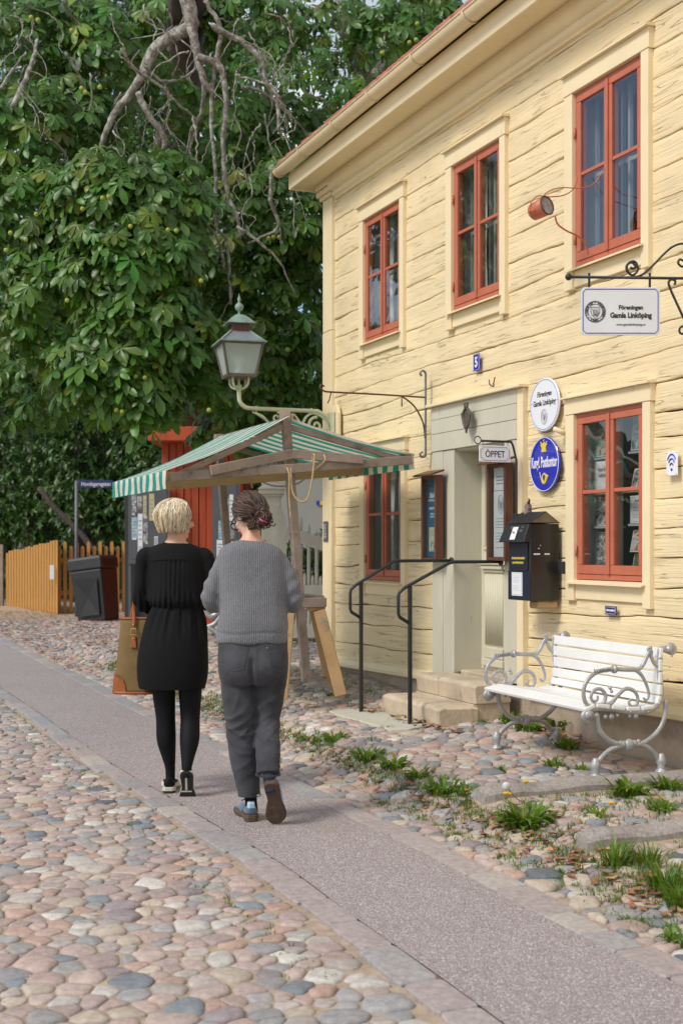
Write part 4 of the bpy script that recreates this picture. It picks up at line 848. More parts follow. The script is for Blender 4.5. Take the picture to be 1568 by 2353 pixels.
text('Föreningen', .0305, MAT['black'], s, (cx + .052, YS - .0048, cz + .018), tr, off=.0010, sx=.9); text('Gamla Linköping', .0370, MAT['black'], s, (cx + .052, YS - .0048, cz - .022), tr, off=.0014, sx=.84)
text('www.gamlalinkoping.nu', .0165, MAT['black'], s, (cx + .052, YS - .0048, cz - .068), tr, sx=.95)
s2 = thing('seal', None, None); s2.parent = s; s2.location = (cx - .128, YS - .0046, cz - .003); seal(s2, 0, 0, .052, .054, .0004, MAT['black'], 'FÖRENINGEN * GAMLA * LINKÖPING * ')
# ---------------------------------------------------------------- lantern on its bracket
s = thing('wall_lantern', 'green copper street lantern with four glass sides on a scrolled pale green wall bracket', 'lantern', W(.30, 0, 0), TH)
LX = .0; LD_ = .975   # lantern distance from the wall
G = MAT['lamp_green']
mb = MB(); ztb = 2.742
mb.tube(cr([(0, -.03, 2.60), (0, -.08, 2.68), (0, -.17, ztb - .006), (0, -.22, ztb), (0, -.5, ztb), (0, -.85, ztb), (0, -.92, ztb + .012), (0, -.962, ztb + .05), (0, -.975, ztb + .10), (0, -.975, ztb + .19)], 5), .020, 10); mb.tube([(0, -.975, ztb + .17), (0, -.975, ztb + .215)], .028, 12); [mb.tube([(0, -a, ztb), (0, -a - .012, ztb)], .027, 12) for a in (.24, .80)]; mb.build('bracket_tube', G, s, smooth=True)
mb = MB()
def scroll(c, r0, t0, turns, sgn, thick, n=30):
    pts = []
    for i in range(n): t = t0 + sgn * turns * 2 * math.pi * i / (n - 1); r_ = r0 * (1 - .85 * i / (n - 1)); pts.append((0, c[0] + r_ * math.cos(t), c[1] + r_ * math.sin(t)))
    mb.tube(pts, [thick * (1 - .3 * i / n) for i in range(n)], 6)
scroll((-.20, 2.60), .085, 1.4, 1.3, 1, .016); scroll((-.13, 2.53), .05, 3, 1.2, -1, .012); scroll((-.60, 2.665), .055, 1.5, 1.3, -1, .012); scroll((-.46, 2.675), .045, 1.6, 1.2, 1, .011)
mb.tube(cr([(0, -.80, 2.71), (0, -.83, 2.70), (0, -.84, 2.715)], 5), .008, 6)
mb.tube(cr([(0, -.82, 2.70), (0, -.74, 2.665), (0, -.66, 2.60), (0, -.55, 2.57), (0, -.50, 2.64), (0, -.43, 2.70), (0, -.36, 2.62), (0, -.28, 2.52), (0, -.14, 2.46), (0, -.05, 2.42)], 5), [.010 + .006 * math.sin(i * .35) ** 2 for i in range(46)], 6)
mb.tube(cr([(0, -.34, 2.60), (0, -.30, 2.68), (0, -.22, 2.72), (0, -.10, 2.66), (0, -.06, 2.55)], 5), .013, 6); mb.build('scrollwork', G, s, smooth=True)
mb = MB(); mb.tube([(0, -.13, 2.50), (0, -.04, 2.50)], .055, 14); mb.box((-.085, -.055, 2.30), (.085, -.03, 2.74)); mb.build('wall_plate', G, s, bevel=.008)
mb = MB(); mb.add([(-.13, -.028, 2.26), (.13, -.028, 2.26), (.15, -.028, 2.40), (.15, -.028, 2.72), (.10, -.028, 2.80), (-.10, -.028, 2.80), (-.13, -.028, 2.72)] + [(-.13, .0, 2.26), (.13, .0, 2.26), (.15, .0, 2.40), (.15, .0, 2.72), (.10, .0, 2.80), (-.10, .0, 2.80), (-.13, .0, 2.72)], [tuple(range(7))] + [(i, 7 + i, 7 + (i + 1) % 7, (i + 1) % 7) for i in range(7)]); mb.build('back_board', MAT['yellow'], s, bevel=.003)
# lantern body, own rotation through a sub frame
L0 = thing('lantern_head', None, None); L0.parent = s; L0.location = (0, -.975, 0); L0.rotation_euler = (0, 0, R(67.6 + 16))
zb0, zt0 = 3.025, 3.345; rb, rt = .128, .192
mb = MB()
for k in range(4):
    a = math.pi / 4 + k * math.pi / 2; x, y = math.cos(a) * .105, math.sin(a) * .105
    mb.tube(cr([(x, y, zb0), (x, y, zb0 - .045), (x * .8, y * .8, zb0 - .085), (x * .35, y * .35, zb0 - .105), (0, 0, zb0 - .11)], 4), .0115, 7)
mb.tube([(0, 0, zb0 - .12), (0, 0, zb0)], .011, 8); mb.build('cradle_arm', G, L0, smooth=True)
def sq(r, z): return [(r, r, z), (-r, r, z), (-r, -r, z), (r, -r, z)]
mb = MB(); mb.box((-rb / 1.0 * .72 * 1.38, -rb * .99, zb0), (rb * .99, rb * .99, zb0 + .012))
for k in range(4):
    p, q_ = sq(rb, zb0)[k], sq(rt, zt0)[k]; mb.bar(p, q_, .018, .018)
    p2, q2 = sq(rb, zb0)[(k + 1) % 4], sq(rt, zt0)[(k + 1) % 4]; mb.bar((p[0], p[1], zb0 + .010), (p2[0], p2[1], zb0 + .010), .016, .03); mb.bar((q_[0], q_[1], zt0 - .010), (q2[0], q2[1], zt0 - .010), .016, .026)
mb.build('frame', MAT['bronze'], L0)
for k in range(4):
    a, b_, c_, d_ = sq(rb - .002, zb0 + .01)[k], sq(rb - .002, zb0 + .01)[(k + 1) % 4], sq(rt - .003, zt0 - .01)[(k + 1) % 4], sq(rt - .003, zt0 - .01)[k]
    mb = MB(); mb.add([a, b_, c_, d_], [(0, 1, 2, 3)]); mb.build('glass_pane', MAT['lampglass'], L0)
mb = MB(); r2 = .09; z2 = 3.455
for k in range(4):
    p, q_ = sq(rt + .018, zt0)[k], sq(r2, z2)[k]; p2, q2 = sq(rt + .018, zt0)[(k + 1) % 4], sq(r2, z2)[(k + 1) % 4]; mb.bar(p, q_, .022, .014); mb.bar(p, p2, .03, .014, ext=.006)
mb.build('roof_ribs', MAT['verdigris'], L0)
mb = MB(); a = sq(rt + .010, zt0 + .006); b_ = sq(r2, z2 - .002); mb.loft([a, b_]); mb.build('roof_glass', M('grey_roof_glass', (.20, .22, .25), .2, .1, 6), L0)
mb = MB(); mb.loft([sq(.088, z2 - .01), sq(.085, z2 + .075)]); mb.build('vent_box', MAT['perf'], L0)
mb = MB()
for k in range(4):
    for i in range(4):
        for j in range(3):
            t = -.055 + i * .037; zz = z2 + .012 + j * .022; x, y = [(t, -.0885), (.0885, t), (t, .0885), (-.0885, t)][k]; mb.ball((x, y, zz), .006, 6, 4)
mb.build('vent_holes', MAT['black'], L0)
mb = MB(); mb.loft([sq(.130, z2 + .072), sq(.128, z2 + .078), sq(.085, z2 + .125), sq(.04, z2 + .160), sq(.028, z2 + .164)]); mb.build('cap', MAT['verdigris'], L0)
mb = MB(); mb.lathe([(.026, 0), (.014, .012), (.010, .03), (.016, .04), (.034, .055), (.042, .075), (.040, .092), (.026, .110), (.012, .122), (.010, .132), (.018, .146), (.016, .158), (.008, .178), (.001, .21)], (0, 0, z2 + .158), 14); mb.build('finial', MAT['verdigris'], L0, smooth=True)
mb = MB(); mb.lathe([(.03, 0), (.05, .02), (.04, .05), (.02, .07), (.045, .12), (.05, .16), (.02, .2), (.001, .21)], (0, 0, zb0 + .02), 12); mb.build('bulb', M('white_bulb', (.7, .72, .7), .3, .05), L0, smooth=True)
# ---------------------------------------------------------------- shelves, pictures and notices in the lower right window
wd, a, b_, lo, hi = WIN[4]['g']; HL = W(0, -.05)
def inwin(u, y, z): return W(u - 1.48 * (y - .012), -.05 - y, z)
MID = (a + b_) / 2
for k, (x0, x1, zz) in enumerate(((a + .10, MID - .012, lo + .345), (MID + .14, b_ - .01, lo + .355), (a + .10, MID - .012, lo + .80), (MID + .14, b_ - .01, lo + .815), (a + .1, b_ - .01, lo + .57))):
    s = thing('window_shelf', ['short white shelf low in the left half of the picture window', 'short white shelf low in the right half of the picture window', 'short white shelf high in the left half of the picture window', 'short white shelf high in the right half of the picture window', 'long white shelf halfway up the picture window'][k], 'shelf', inwin(x0 + .03, .10, zz), TH)
    mb = MB(); mb.box((0, -.02, 0), (x1 - x0, .07, .014)); mb.build('board', MAT['lin'], s)
def photo_mat(name, cols, sc_=14):
    m = M(name, (1, 1, 1), .6, .02); n, l, bb = nodes(m); tc = n.new('ShaderNodeTexCoord'); no = n.new('ShaderNodeTexNoise'); no.inputs['Scale'].default_value = sc_; no.inputs['Detail'].default_value = 5; no.inputs['Distortion'].default_value = 1.5
    r = n.new('ShaderNodeValToRGB'); e = r.color_ramp.elements; e[0].position = .34; e[0].color = (*cols[0], 1); e[1].position = .66; e[1].color = (*cols[-1], 1)
    for i, c in enumerate(cols[1:-1]): x = e.new(.34 + .32 * (i + 1) / (len(cols) - 1)); x.color = (*c, 1)
    l(tc.outputs['Object'], no.inputs['Vector']); l(no.outputs['Fac'], r.inputs[0]); l(r.outputs[0], bb.inputs['Base Color']); return m
PH = [('postcard', 'tall colour picture card of a steeple above trees, upper left of the picture window', a + .14, lo + .82, .16, .30, [(.55, .60, .62), (.45, .5, .5), (.3, .28, .1), (.08, .09, .08)]),
      ('postcard', 'narrow colour picture card of a fountain, upper right of the picture window', MID + .17, lo + .835, .14, .28, [(.1, .13, .14), (.15, .25, .26), (.55, .55, .52)]),
      ('postcard', 'black and white photo card leaning beside a white sheet, right half of the picture window', MID + .17, lo + .59, .15, .13, [(.05, .05, .05), (.3, .3, .3), (.65, .65, .64)]),
      ('postcard', 'black and white photo of a crowded bus, middle left of the picture window', a + .11, lo + .362, .19, .19, [(.06, .06, .06), (.3, .3, .3), (.6, .6, .6)]),
      ('postcard', 'tall black and white photo of a narrow street, lower left of the picture window', a + .13, lo + .03, .15, .29, [(.04, .04, .05), (.3, .29, .3), (.6, .6, .58)]),
      ('postcard', 'colour picture card of a red roofed square, lower right of the picture window', MID + .16, lo + .19, .155, .14, [(.35, .5, .6), (.6, .55, .5), (.4, .12, .07), (.2, .15, .12)]),
      ('postcard', 'brown picture card with three round garden views, bottom right of the picture window', MID + .17, lo + .03, .155, .15, [(.2, .11, .06), (.06, .14, .07), (.15, .25, .18)])]
for nm, lb, x, zz, w_, h_, c_ in PH:
    s = thing(nm, lb, 'postcard', inwin(x, .085 + rnd.uniform(0, .02), zz), TH + rnd.uniform(-.08, .08)); mb = MB(); mb.add([(0, 0, 0), (w_, 0, 0), (w_, .03, h_), (0, .03, h_), (0, .004, 0), (w_, .004, 0), (w_, .034, h_), (0, .034, h_)], [(0, 1, 2, 3), (7, 6, 5, 4), (0, 4, 5, 1), (1, 5, 6, 2), (2, 6, 7, 3), (3, 7, 4, 0)]); mb.build('card', MAT['paper'], s)
    mb = MB(); i = .006; mb.add([(i, -.0005, i), (w_ - i, -.0005, i), (w_ - i, .0285, h_ - i), (i, .0285, h_ - i)], [(0, 1, 2, 3)]); mb.build('picture', photo_mat('picture_' + str(round(x, 2)) + str(round(zz, 2)), c_, 26), s)
for lb, x, zz, w_, h_, tx in (('white sheet reading Vykort från Linköping in the left half of the picture window', a + .14, lo + .59, .19, .20, 'Vykort från\nLinköping'), ('white framed text sheet in the right half of the picture window', MID + .165, lo + .372, .15, .175, 'Fortsätt')):
    s = thing('notice_sheet', lb, 'notice', inwin(x, .09, zz), TH); mb = MB(); mb.box((0, 0, 0), (w_, .004, h_)); mb.build('sheet', MAT['paper'], s); text(tx, .038 if 'Vykort' in tx else .022, MAT['greyink'], s, (w_ / 2, -.001, h_ * (.62 if 'Vykort' in tx else .82)), sx=.62, off=.001)
    if 'Vykort' not in tx: mb = MB(); [mb.box((.03, -.001, .10 - i * .011), (.12 - .01 * (i % 3), -.0003, .1025 - i * .011)) for i in range(7) if i != 3]; mb.tube([(x_, -.001, z_) for x_, z_ in ((.01, .01), (.14, .01), (.14, .165), (.01, .165), (.01, .01))], .0012, 4); mb.build('print', MAT['greyink'], s)
# ================================================================ market stall by the house corner
SA = W(0, 0)                                     # near right eave corner etc. in world space
YR = 10.16
NR_ = at(938, 1052, 10.16); NL_ = at(388, 1092, 9.40)
a3 = Vector((A2[0], A2[1], 0)); n3 = Vector((N2[0], N2[1], 0))
RG = at(655, 962, 9.80)
LEN = 1.85
stall = thing('market_stall', 'weathered timber market stall with green and white striped canopy roof beside the house corner', 'market stall', (RG.x, RG.y, 0), 0)
o3 = Vector((RG.x, RG.y, 0))
def S(v): return tuple(Vector(v) - o3)
back = -a3 * LEN + Vector((0, 0, .0))
tm = M('teal_canvas_stripe', (.02, .36, .29), .7, .08, 8); wm = M('cream_canvas_stripe', (.80, .78, .70), .75, .05, 8)
def add_tr(m):
    n, l, b = nodes(m); tr = n.new('ShaderNodeBsdfTranslucent'); mi = n.new('ShaderNodeMixShader'); mi.inputs[0].default_value = .4; l(b.inputs['Base Color'].links[0].from_socket, tr.inputs[0]); l(b.outputs[0], mi.inputs[1]); l(tr.outputs[0], mi.inputs[2]); l(mi.outputs[0], n['Material Output'].inputs[0])
add_tr(tm); add_tr(wm)
def canvas(p_ridge, p_eave, nm, nstr, valance, belly=.05):
    """striped sheet from ridge line to eave line; stripes run down the slope, valance hangs from the eave"""
    mb = MB(); nc = nstr * 2; nr = 10
    cols = []; along = back
    for i in range(nc + 1):
        t = i / nc; top = p_ridge + along * t; bot = p_eave + along * t; c = []
        for j in range(nr + 1):
            q = j / nr; v = top.lerp(bot, q); v = v + Vector((0, 0, -belly * math.sin(math.pi * q) * (1 - .25 * math.sin(math.pi * t)) + .006 * noise.noise(v * 4))); c.append(S(v))
        for j in range(1, 4):
            v = bot + Vector((0, 0, -valance * j / 3)) + n3 * (.007 * math.sin(i * .9 + j) * j / 3) ; c.append(S(v))
        cols.append(c)
    m = len(cols[0])
    for i in range(nc):
        pat = i % 2
        if nm == 'canopy_left': pat = 0 if i % 2 == 0 else 1
        vs = cols[i] + cols[i + 1]; mb.add(vs, [(j, j + 1, m + j + 1, m + j) for j in range(m - 1)], pat)
    o = mb.build(nm, [wm, tm], stall, smooth=True); return o
fe = a3 * .11
canvas(RG + fe + Vector((0, 0, .012)), NL_ + fe + n3 * .05 + Vector((0, 0, .03)), 'canopy', 9, .135, .035); canvas(RG + fe * .4 + Vector((0, 0, .012)), NR_ + fe * .4 - n3 * .03 + Vector((0, 0, .03)), 'canopy', 9, .12, .02)
WD = MAT['weathered']; NW = MAT['newwood']
def beam(nm, p, q, w_, h_, m=WD, up=(0, 0, 1), ext=0): mb = MB(); mb.bar(S(p), S(q), w_, h_, up, ext=ext); return mb.build(nm, m, stall, bevel=.004)
dz = lambda z: Vector((0, 0, z))
PB = at(703, 1566, 9.9)
lean = (PB - RG)
for k, off in enumerate((Vector((0, 0, 0)), back * .97)):
    top = RG + off; bot = PB + off
    beam('post', top + dz(.03), bot, .062, .07, WD, a3)
    beam('tie_beam', NL_ + off + dz(-.015) + a3 * .045, NR_ + off + dz(-.02) + a3 * .045, .035, .070, WD)
    # struts meeting high on the post and falling to the tie beam
    pj = RG.lerp(PB, .135) + off + a3 * .085
    beam('strut', pj, NL_.lerp(NR_, .15) + off + a3 * .085 + dz(.01), .03, .075, WD); beam('strut', pj, NL_.lerp(NR_, .78) + off + a3 * .085 + dz(.01), .03, .07, WD)
    beam('rafter', RG + off + dz(-.055), NL_ + off + dz(-.03), .035, .045, WD); beam('rafter', RG + off + dz(-.055), NR_ + off + dz(-.03), .035, .045, WD)
beam('ridge_beam', RG + dz(-.03) + a3 * .03, RG + back + dz(-.03), .05, .07, WD); beam('eave_beam', NL_ + dz(-.0), NL_ + back, .05, .06, NW); beam('eave_beam', NR_ + dz(.0), NR_ + back, .05, .06, WD)
beam('tie_beam', NL_ + back * .5 + dz(-.05), NR_ + back * .5 + dz(-.05), .04, .07, NW)
mb = MB(); mb.box(S(RG + Vector((-.045, -.03, -.02))), S(RG + Vector((.045, .05, .06)))); mb.build('ridge_block', WD, stall, bevel=.004)
# counter with its trestle
ct = thing('stall_counter', 'rough wooden counter top on a splayed pine trestle marked 5 under the striped canopy', 'trestle table', (0, 0, 0), 0)
T0 = at(745, 1392, 9.95)
def cbeam(nm, p, q, w_, h_, m, up=(0, 0, 1)): mb = MB(); mb.bar(tuple(p), tuple(q), w_, h_, up); return mb.build(nm, m, ct, bevel=.004)
cbeam('counter_board', T0 + a3 * .02 + dz(.03), T0 + a3 * .02 + n3 * .72 + dz(.03), .06, .075, WD)
mb = MB(); q0 = T0 + dz(.055); P4 = [q0, q0 + n3 * .72, q0 + n3 * .72 - a3 * 2.1, q0 - a3 * 2.1]; mb.add([tuple(p) for p in P4] + [tuple(p + dz(.028)) for p in P4], [(0, 1, 2, 3), (7, 6, 5, 4), (0, 4, 5, 1), (1, 5, 6, 2), (2, 6, 7, 3), (3, 7, 4, 0)]); mb.build('counter_top', WD, ct, bevel=.003)
cbeam('under_rail', T0 - n3 * .0 + dz(-.02), T0 + n3 * .7 + dz(-.02), .05, .025, NW)
legs = [(at(733, 1402, 9.90), at(783, 1597, 9.90), .095), (at(722, 1402, 10.25), at(760, 1580, 10.25), .08), (at(668, 1402, 9.75), at(652, 1606, 9.75), .06)]
for p, q, w_ in legs: cbeam('leg', p, q, w_, .045, NW, (0, 1, 0))
cbeam('lower_shelf', at(642, 1560, 9.9), at(745, 1556, 10.05), .10, .018, WD); cbeam('brace', at(738, 1568, 10.0), at(764, 1578, 10.0), .03, .05, WD)
mb = MB(); p = at(687, 1390, 9.86); mb.box((p.x - .055, p.y - .012, p.z - .035), (p.x + .055, p.y - .004, p.z + .045)); mb.build('metal_plate', M('zinc_plate', (.5, .5, .48), .4, .1, 9, metal=.6), ct, bevel=.002)
mb = MB(); [mb.ball((p.x + a, p.y - .014, p.z + b_), .005, 6, 4) for a in (.01, .035) for b_ in (-.015, .02)]; mb.build('bolt', MAT['iron'], ct)
pt = at(744, 1432, 9.86); text('5', .115, MAT['greyink'], ct, (pt.x, pt.y, pt.z), rot=(R(90), R(-8), 0), name='numeral', sx=.8)
# ropes
rp_ = thing('rope', 'thin hemp rope looped over the stall tie beam and hanging in a curve', 'rope', (0, 0, 0), 0)
def ropez(pts, r=.0075, nm='rope_strand'): mb = MB(); mb.tube(cr([tuple(at(*p)) for p in pts], 6), r, 6); return mb.build(nm, MAT['rope'], rp_, smooth=True)
ropez([(655, 1068, 9.72), (664, 1090, 9.66), (664, 1140, 9.66), (668, 1190, 9.66)]); ropez([(668, 1075, 9.66), (672, 1130, 9.66), (690, 1152, 9.64), (706, 1145, 9.64), (716, 1105, 9.66), (722, 1050, 9.70), (718, 1046, 9.74), (718, 1062, 9.74)])
ropez([(744, 1045, 9.75), (745, 1060, 9.72), (715, 1085, 9.9), (680, 1112, 10.6), (630, 1116, 11.3), (590, 1100, 11.7), (572, 1080, 11.7), (575, 1100, 11.7), (580, 1122, 11.7)])
# ================================================================ white fence, post and gate
fn = thing('white_fence', 'white painted picket fence with a capped post between the house corner and the kiosk', 'fence', (0, 0, 0), 0)
FW = MAT['whitewood']; YF = 16.0
def fb(nm, a, b_, par=fn): mb = MB(); mb.box(a, b_); return mb.build(nm, FW, par, bevel=.006)
p0 = at(624, 1498, YF); w2 = .115; gzf = .08
fb('fence_post', (p0.x - w2, YF - w2, gzf), (p0.x + w2, YF + w2, 2.06)); 
mb = MB(); c_ = (p0.x, YF); 
for r_, z0_, z1_ in ((.135, 2.06, 2.09), (.158, 2.092, 2.15)): mb.box((c_[0] - r_, c_[1] - r_, z0_), (c_[0] + r_, c_[1] + r_, z1_))
mb.loft([[(c_[0] + s_ * r_, c_[1] + t_ * r_, z) for s_, t_ in ((1, 1), (-1, 1), (-1, -1), (1, -1))] for r_, z in ((.165, 2.152), (.165, 2.165), (.01, 2.27))]); mb.build('post_cap', FW, fn, bevel=.004)
YB = 15.8
def PF(px, py, dy=0): return tuple(at(px, py, YB + dy))
mb = MB(); a = at(655, 1480, YB); mb.add([tuple(at(x, y, YB)) for x, y in ((637, 1478), (637, 1165), (648, 1168), (655, 1185), (658, 1200), (658, 1478))] + [tuple(at(x, y, YB + .06)) for x, y in ((637, 1478), (637, 1165), (648, 1168), (655, 1185), (658, 1200), (658, 1478))], [tuple(range(6)), tuple(range(11, 5, -1))] + [(i, 6 + i, 6 + (i + 1) % 6, (i + 1) % 6) for i in range(6)]); mb.build('gate_stile', FW, fn)
def railb(nm, p, q, h): mb = MB(); mb.bar(p, q, .045, h); mb.build(nm, FW, fn, bevel=.004)
railb('fence_rail', PF(656, 1222, -.03), PF(800, 1270, -.03), .16); railb('fence_rail', PF(600, 1358, -.03), PF(800, 1358, -.03), .155); railb('fence_rail', PF(600, 1450, -.03), PF(800, 1450, -.03), .17)
for i, (x, y0_) in enumerate([(641, 1166), (672, 1190), (691, 1196), (709, 1212), (727, 1225), (745, 1240), (763, 1250), (682, 1325), (700, 1325), (718, 1330), (664, 1325), (646, 1325), (736, 1332)]):
    mb = MB(); b0 = at(x, 1472, YB + .04); t0 = at(x, y0_, YB + .04); mb.tube([tuple(b0), tuple(t0), (t0.x, t0.y, t0.z + .035), (t0.x, t0.y, t0.z + .05)], [.022, .022, .014, .002], 8); mb.build('picket', FW, fn)
# ================================================================ grey building behind the gate
gb = thing('grey_building', 'plain grey plastered building wall behind the white picket fence', 'building', (0, 0, 0), 0)
mb = MB(); p, q = at(600, 1400, 21), at(900, 1400, 21); mb.box((p.x, 21, 0), (q.x + 2, 24, 3.0)); mb.build('wall', MAT['grey_wall'], gb)
mb = MB(); mb.box((p.x - .2, 20.8, 3.0), (q.x + 2.2, 24.2, 3.15)); mb.build('roof_edge', MAT['board_grey'], gb)
stk = thing('wall_sticker', 'small blue and yellow sticker on the grey wall behind the picket fence', 'sticker', tuple(at(774 * .949, 1155, 20.98)), 0)
mb = MB(); mb.box((-.06, -.006, -.035), (0, 0, .035)); mb.build('blue_half', MAT['blue'], stk); mb = MB(); mb.box((0.001, -.006, -.035), (.06, 0, .035)); mb.build('yellow_half', MAT['yel_enamel'], stk)
# ================================================================ red kiosk with grey notice boards
KY = 23.5; ks = thing('red_kiosk', 'red painted board kiosk with a flat red eave and grey notice boards on its corners', 'kiosk', (0, 0, 0), 0)
def X(px, Y=KY): return (px - CX) / F * Y
def Z(py, Y=KY): return CAMZ - (py - HY) / F * Y
x0, x1 = X(372), X(560); nb = 11
for i in range(nb):
    a, b_ = x0 + (x1 - x0) * i / nb, x0 + (x1 - x0) * (i + 1) / nb; mb = MB(); mb.box((a, KY + .02 * (i % 2), 0), (b_ - .012, KY + .06, Z(1000))); mb.build('wall_board', MAT['kiosk_red'], ks, bevel=.005)
mb = MB(); mb.box((x0, KY + .06, 0), (x1, KY + 2.4, Z(1000))); mb.build('kiosk_body', MAT['kiosk_red'], ks)
mb = MB(); mb.box((X(350), KY - .55, Z(1018)), (X(600), KY + 2.7, Z(986))); mb.build('flat_eave', MAT['kiosk_red'], ks, bevel=.01)
mb = MB(); mb.box((X(560), KY - .3, 0), (X(592), KY + .3, Z(1128))); mb.build('side_annex', MAT['kiosk_red'], ks)
mb = MB(); mb.box((X(384), KY - .30, Z(1102)), (X(392), KY - .26, 0)); mb.build('corner_lath', MAT['brown'], ks)
def notice_board(nm_label, px0, px1, py0, py1, Y, seed, rot=0):
    r_ = random.Random(seed); w_ = X(px1, Y) - X(px0, Y); zt, zb_ = Z(py0, Y), Z(py1, Y)
    s = thing('notice_board', nm_label, 'notice board', (X(px0, Y), Y, 0), rot); mb = MB(); mb.box((0, 0, zb_), (w_, .06, zt)); mb.build('board', MAT['board_grey'], s, bevel=.004)
    mb = MB(); mb.box((-.05, .01, 0), (.0, .07, zt + .05)); mb.box((w_, .01, 0), (w_ + .05, .07, zt + .05)); mb.box((-.05, -.01, zb_ - .08), (w_ + .05, .07, zb_ - .003)); mb.build('board_frame', MAT['board_grey'], s)
    return s, w_, zt, zb_
def papers(s, items, Y, px0):
    for px, py, w_, h_, c_ in items:
        mb = MB(); x = X(px, Y) - X(px0, Y); z = Z(py, Y); ww = w_ / F * Y; hh = h_ / F * Y; mb.box((x, -.006, z - hh), (x + ww, -.001, z)); mb.build('paper', c_, s)
        if h_ > 18: mb = MB(); [mb.box((x + ww * .15, -.009, z - hh * t), (x + ww * (.85 - .2 * (k % 2)), -.007, z - hh * t + .018)) for k, t in enumerate((.25, .4, .55, .7, .85))]; mb.build('print', MAT['greyink'], s)
pw, pc, pbk, pyl = MAT['paper'], M('cream_poster', (.5, .45, .25), .7, .2, 30), photo_mat('dark_poster', [(.03, .03, .03), (.3, .3, .3), (.6, .6, .6)], 8), photo_mat('sky_poster', [(.15, .35, .5), (.5, .6, .65)], 5)
s, w_, zt, zb_ = notice_board('grey notice board with many small papers left of the red kiosk door', 301, 384, 1100, 1285, KY - .35, 1)
papers(s, [(301 + 2, 1138, 11, 46, pbk), (316, 1140, 10, 30, pbk), (329, 1138, 8, 48, pc), (343, 1134, 12, 62, pc), (303, 1188, 13, 48, pyl), (317, 1180, 11, 70, pw), (330, 1186, 10, 64, pbk), (317, 1250, 11, 30, pw), (355, 1232, 8, 22, pw), (304, 1236, 10, 4, pw)], KY - .35, 301)
s, w_, zt, zb_ = notice_board('narrow grey notice board with pinned papers right of the red kiosk door', 494, 545, 1085, 1400, KY - .5, 2)
papers(s, [(517, 1136, 9, 58, pbk), (527, 1136, 9, 60, pw), (502, 1196, 11, 42, pyl), (527, 1196, 12, 42, pbk), (498, 1240, 16, 46, pw), (530, 1244, 11, 30, pw)], KY - .5, 494)
s = thing('dark_hoarding', 'dark grey hoarding panel standing left of the kiosk notice board', 'panel', (X(291), KY - .2, 0), 0); mb = MB(); mb.box((0, 0, 0), (X(385) - X(291), .05, Z(1100))); mb.build('panel', M('charcoal_panel', (.03, .033, .036), .7, .2, 4), s)
# ================================================================ yellow wooden fences, sign post and bin on the left
bf = thing('board_fence', 'tall orange stained board fence closing the lane at the left edge', 'fence', (0, 0, 0), 0)
nbd = 19
for i in range(nbd):
    t = i / nbd; px = 14 + (134 - 14) * t; Y = 31 - 4.2 * t; pt_ = 1268 - (28 * t) ; pxb = 14 + (134 - 14) * (t + 1 / nbd) - 1.0
    A, B = at(px, 1400, Y), at(pxb, 1400, Y - 4.2 / nbd); h = Z(pt_ + rnd.uniform(-2, 2), Y)
    mb = MB(); mb.add([(A.x, A.y, 0), (B.x, B.y, 0), (B.x, B.y, h), (A.x, A.y, h), (A.x, A.y + .03, 0), (B.x, B.y + .03, 0), (B.x, B.y + .03, h), (A.x, A.y + .03, h)], [(0, 1, 2, 3), (7, 6, 5, 4), (3, 2, 6, 7), (1, 5, 6, 2), (0, 3, 7, 4)]); mb.build('fence_board', MAT['orange_fence'], bf)
mb = MB(); a, b_ = at(14, 1300, 31.1), at(134, 1300, 26.9); mb.bar((a.x, a.y + .15, .4), (b_.x, b_.y + .15, .4), .05, .09); mb.bar((a.x, a.y + .15, 1.2), (b_.x, b_.y + .15, 1.2), .05, .09); mb.bar((a.x - .1, a.y - .1, 0), (a.x - .1, a.y - .1, 1.5), .14, .14, (1, 0, 0)); mb.build('fence_rails', MAT['weathered'], bf)
mb = MB(); p = at(121, 1222, 26.9); mb.box((p.x - .045, p.y - .06, .75), (p.x + .045, p.y - .04, 1.05 + .0)); mb.build('white_tag', MAT['paper'], bf)
pf = thing('picket_fence', 'orange stained picket fence behind the black litter bin', 'fence', (0, 0, 0), 0)
for i in range(12):
    px = 137 + i * 13.4; Y = 27 + i * .09; top = 1243 if i % 2 else 1254; A = at(px, 1392, Y); h = Z(top, Y); w_ = .072
    mb = MB(); n = 5; prof = [(-w_ / 2, .02), (w_ / 2, .02), (w_ / 2, h - .04), (w_ * .3, h - .01), (0, h), (-w_ * .3, h - .01), (-w_ / 2, h - .04)]; mb.prism([(A.x + x, z) for x, z in prof], (0, A.y, 0), (1, 0, 0), (0, 0, 1), .025); mb.build('picket', MAT['orange_fence'], pf)
mb = MB(); a, b_ = at(134, 1300, 27.03), at(300, 1300, 28.15); mb.bar((a.x, a.y, .45), (b_.x, b_.y, .45), .04, .10); mb.bar((a.x, a.y, 1.15), (b_.x, b_.y, 1.15), .04, .10); mb.build('fence_rails', MAT['orange_fence'], pf)
sp = thing('street_sign', 'dark blue street name sign reading Hovslagaregatan on a grey pole by the fences', 'street sign', tuple(at(176, 1400, 26.0).xy) + (0,), 0)
mb = MB(); mb.tube([(0, 0, 0), (0, 0, Z(1104, 26))], .035, 8); mb.build('pole', MAT['greyiron'], sp, smooth=True)
mb = MB(); mb.box((.05, -.02, Z(1121, 26)), (.76, .0, Z(1103, 26))); mb.build('name_plate', MAT['navy'], sp, bevel=.004); text('Hovslagaregatan', .115, MAT['paper'], sp, (.405, -.022, Z(1112, 26)), sx=.8, off=.001)
bn = thing('litter_bin', 'large black plastic litter bin leaning left in front of the picket fence', 'bin', tuple(at(228, 1425, 24.4).xy) + (0,), R(-14)); bn.rotation_euler = (0, R(-7), R(-20))
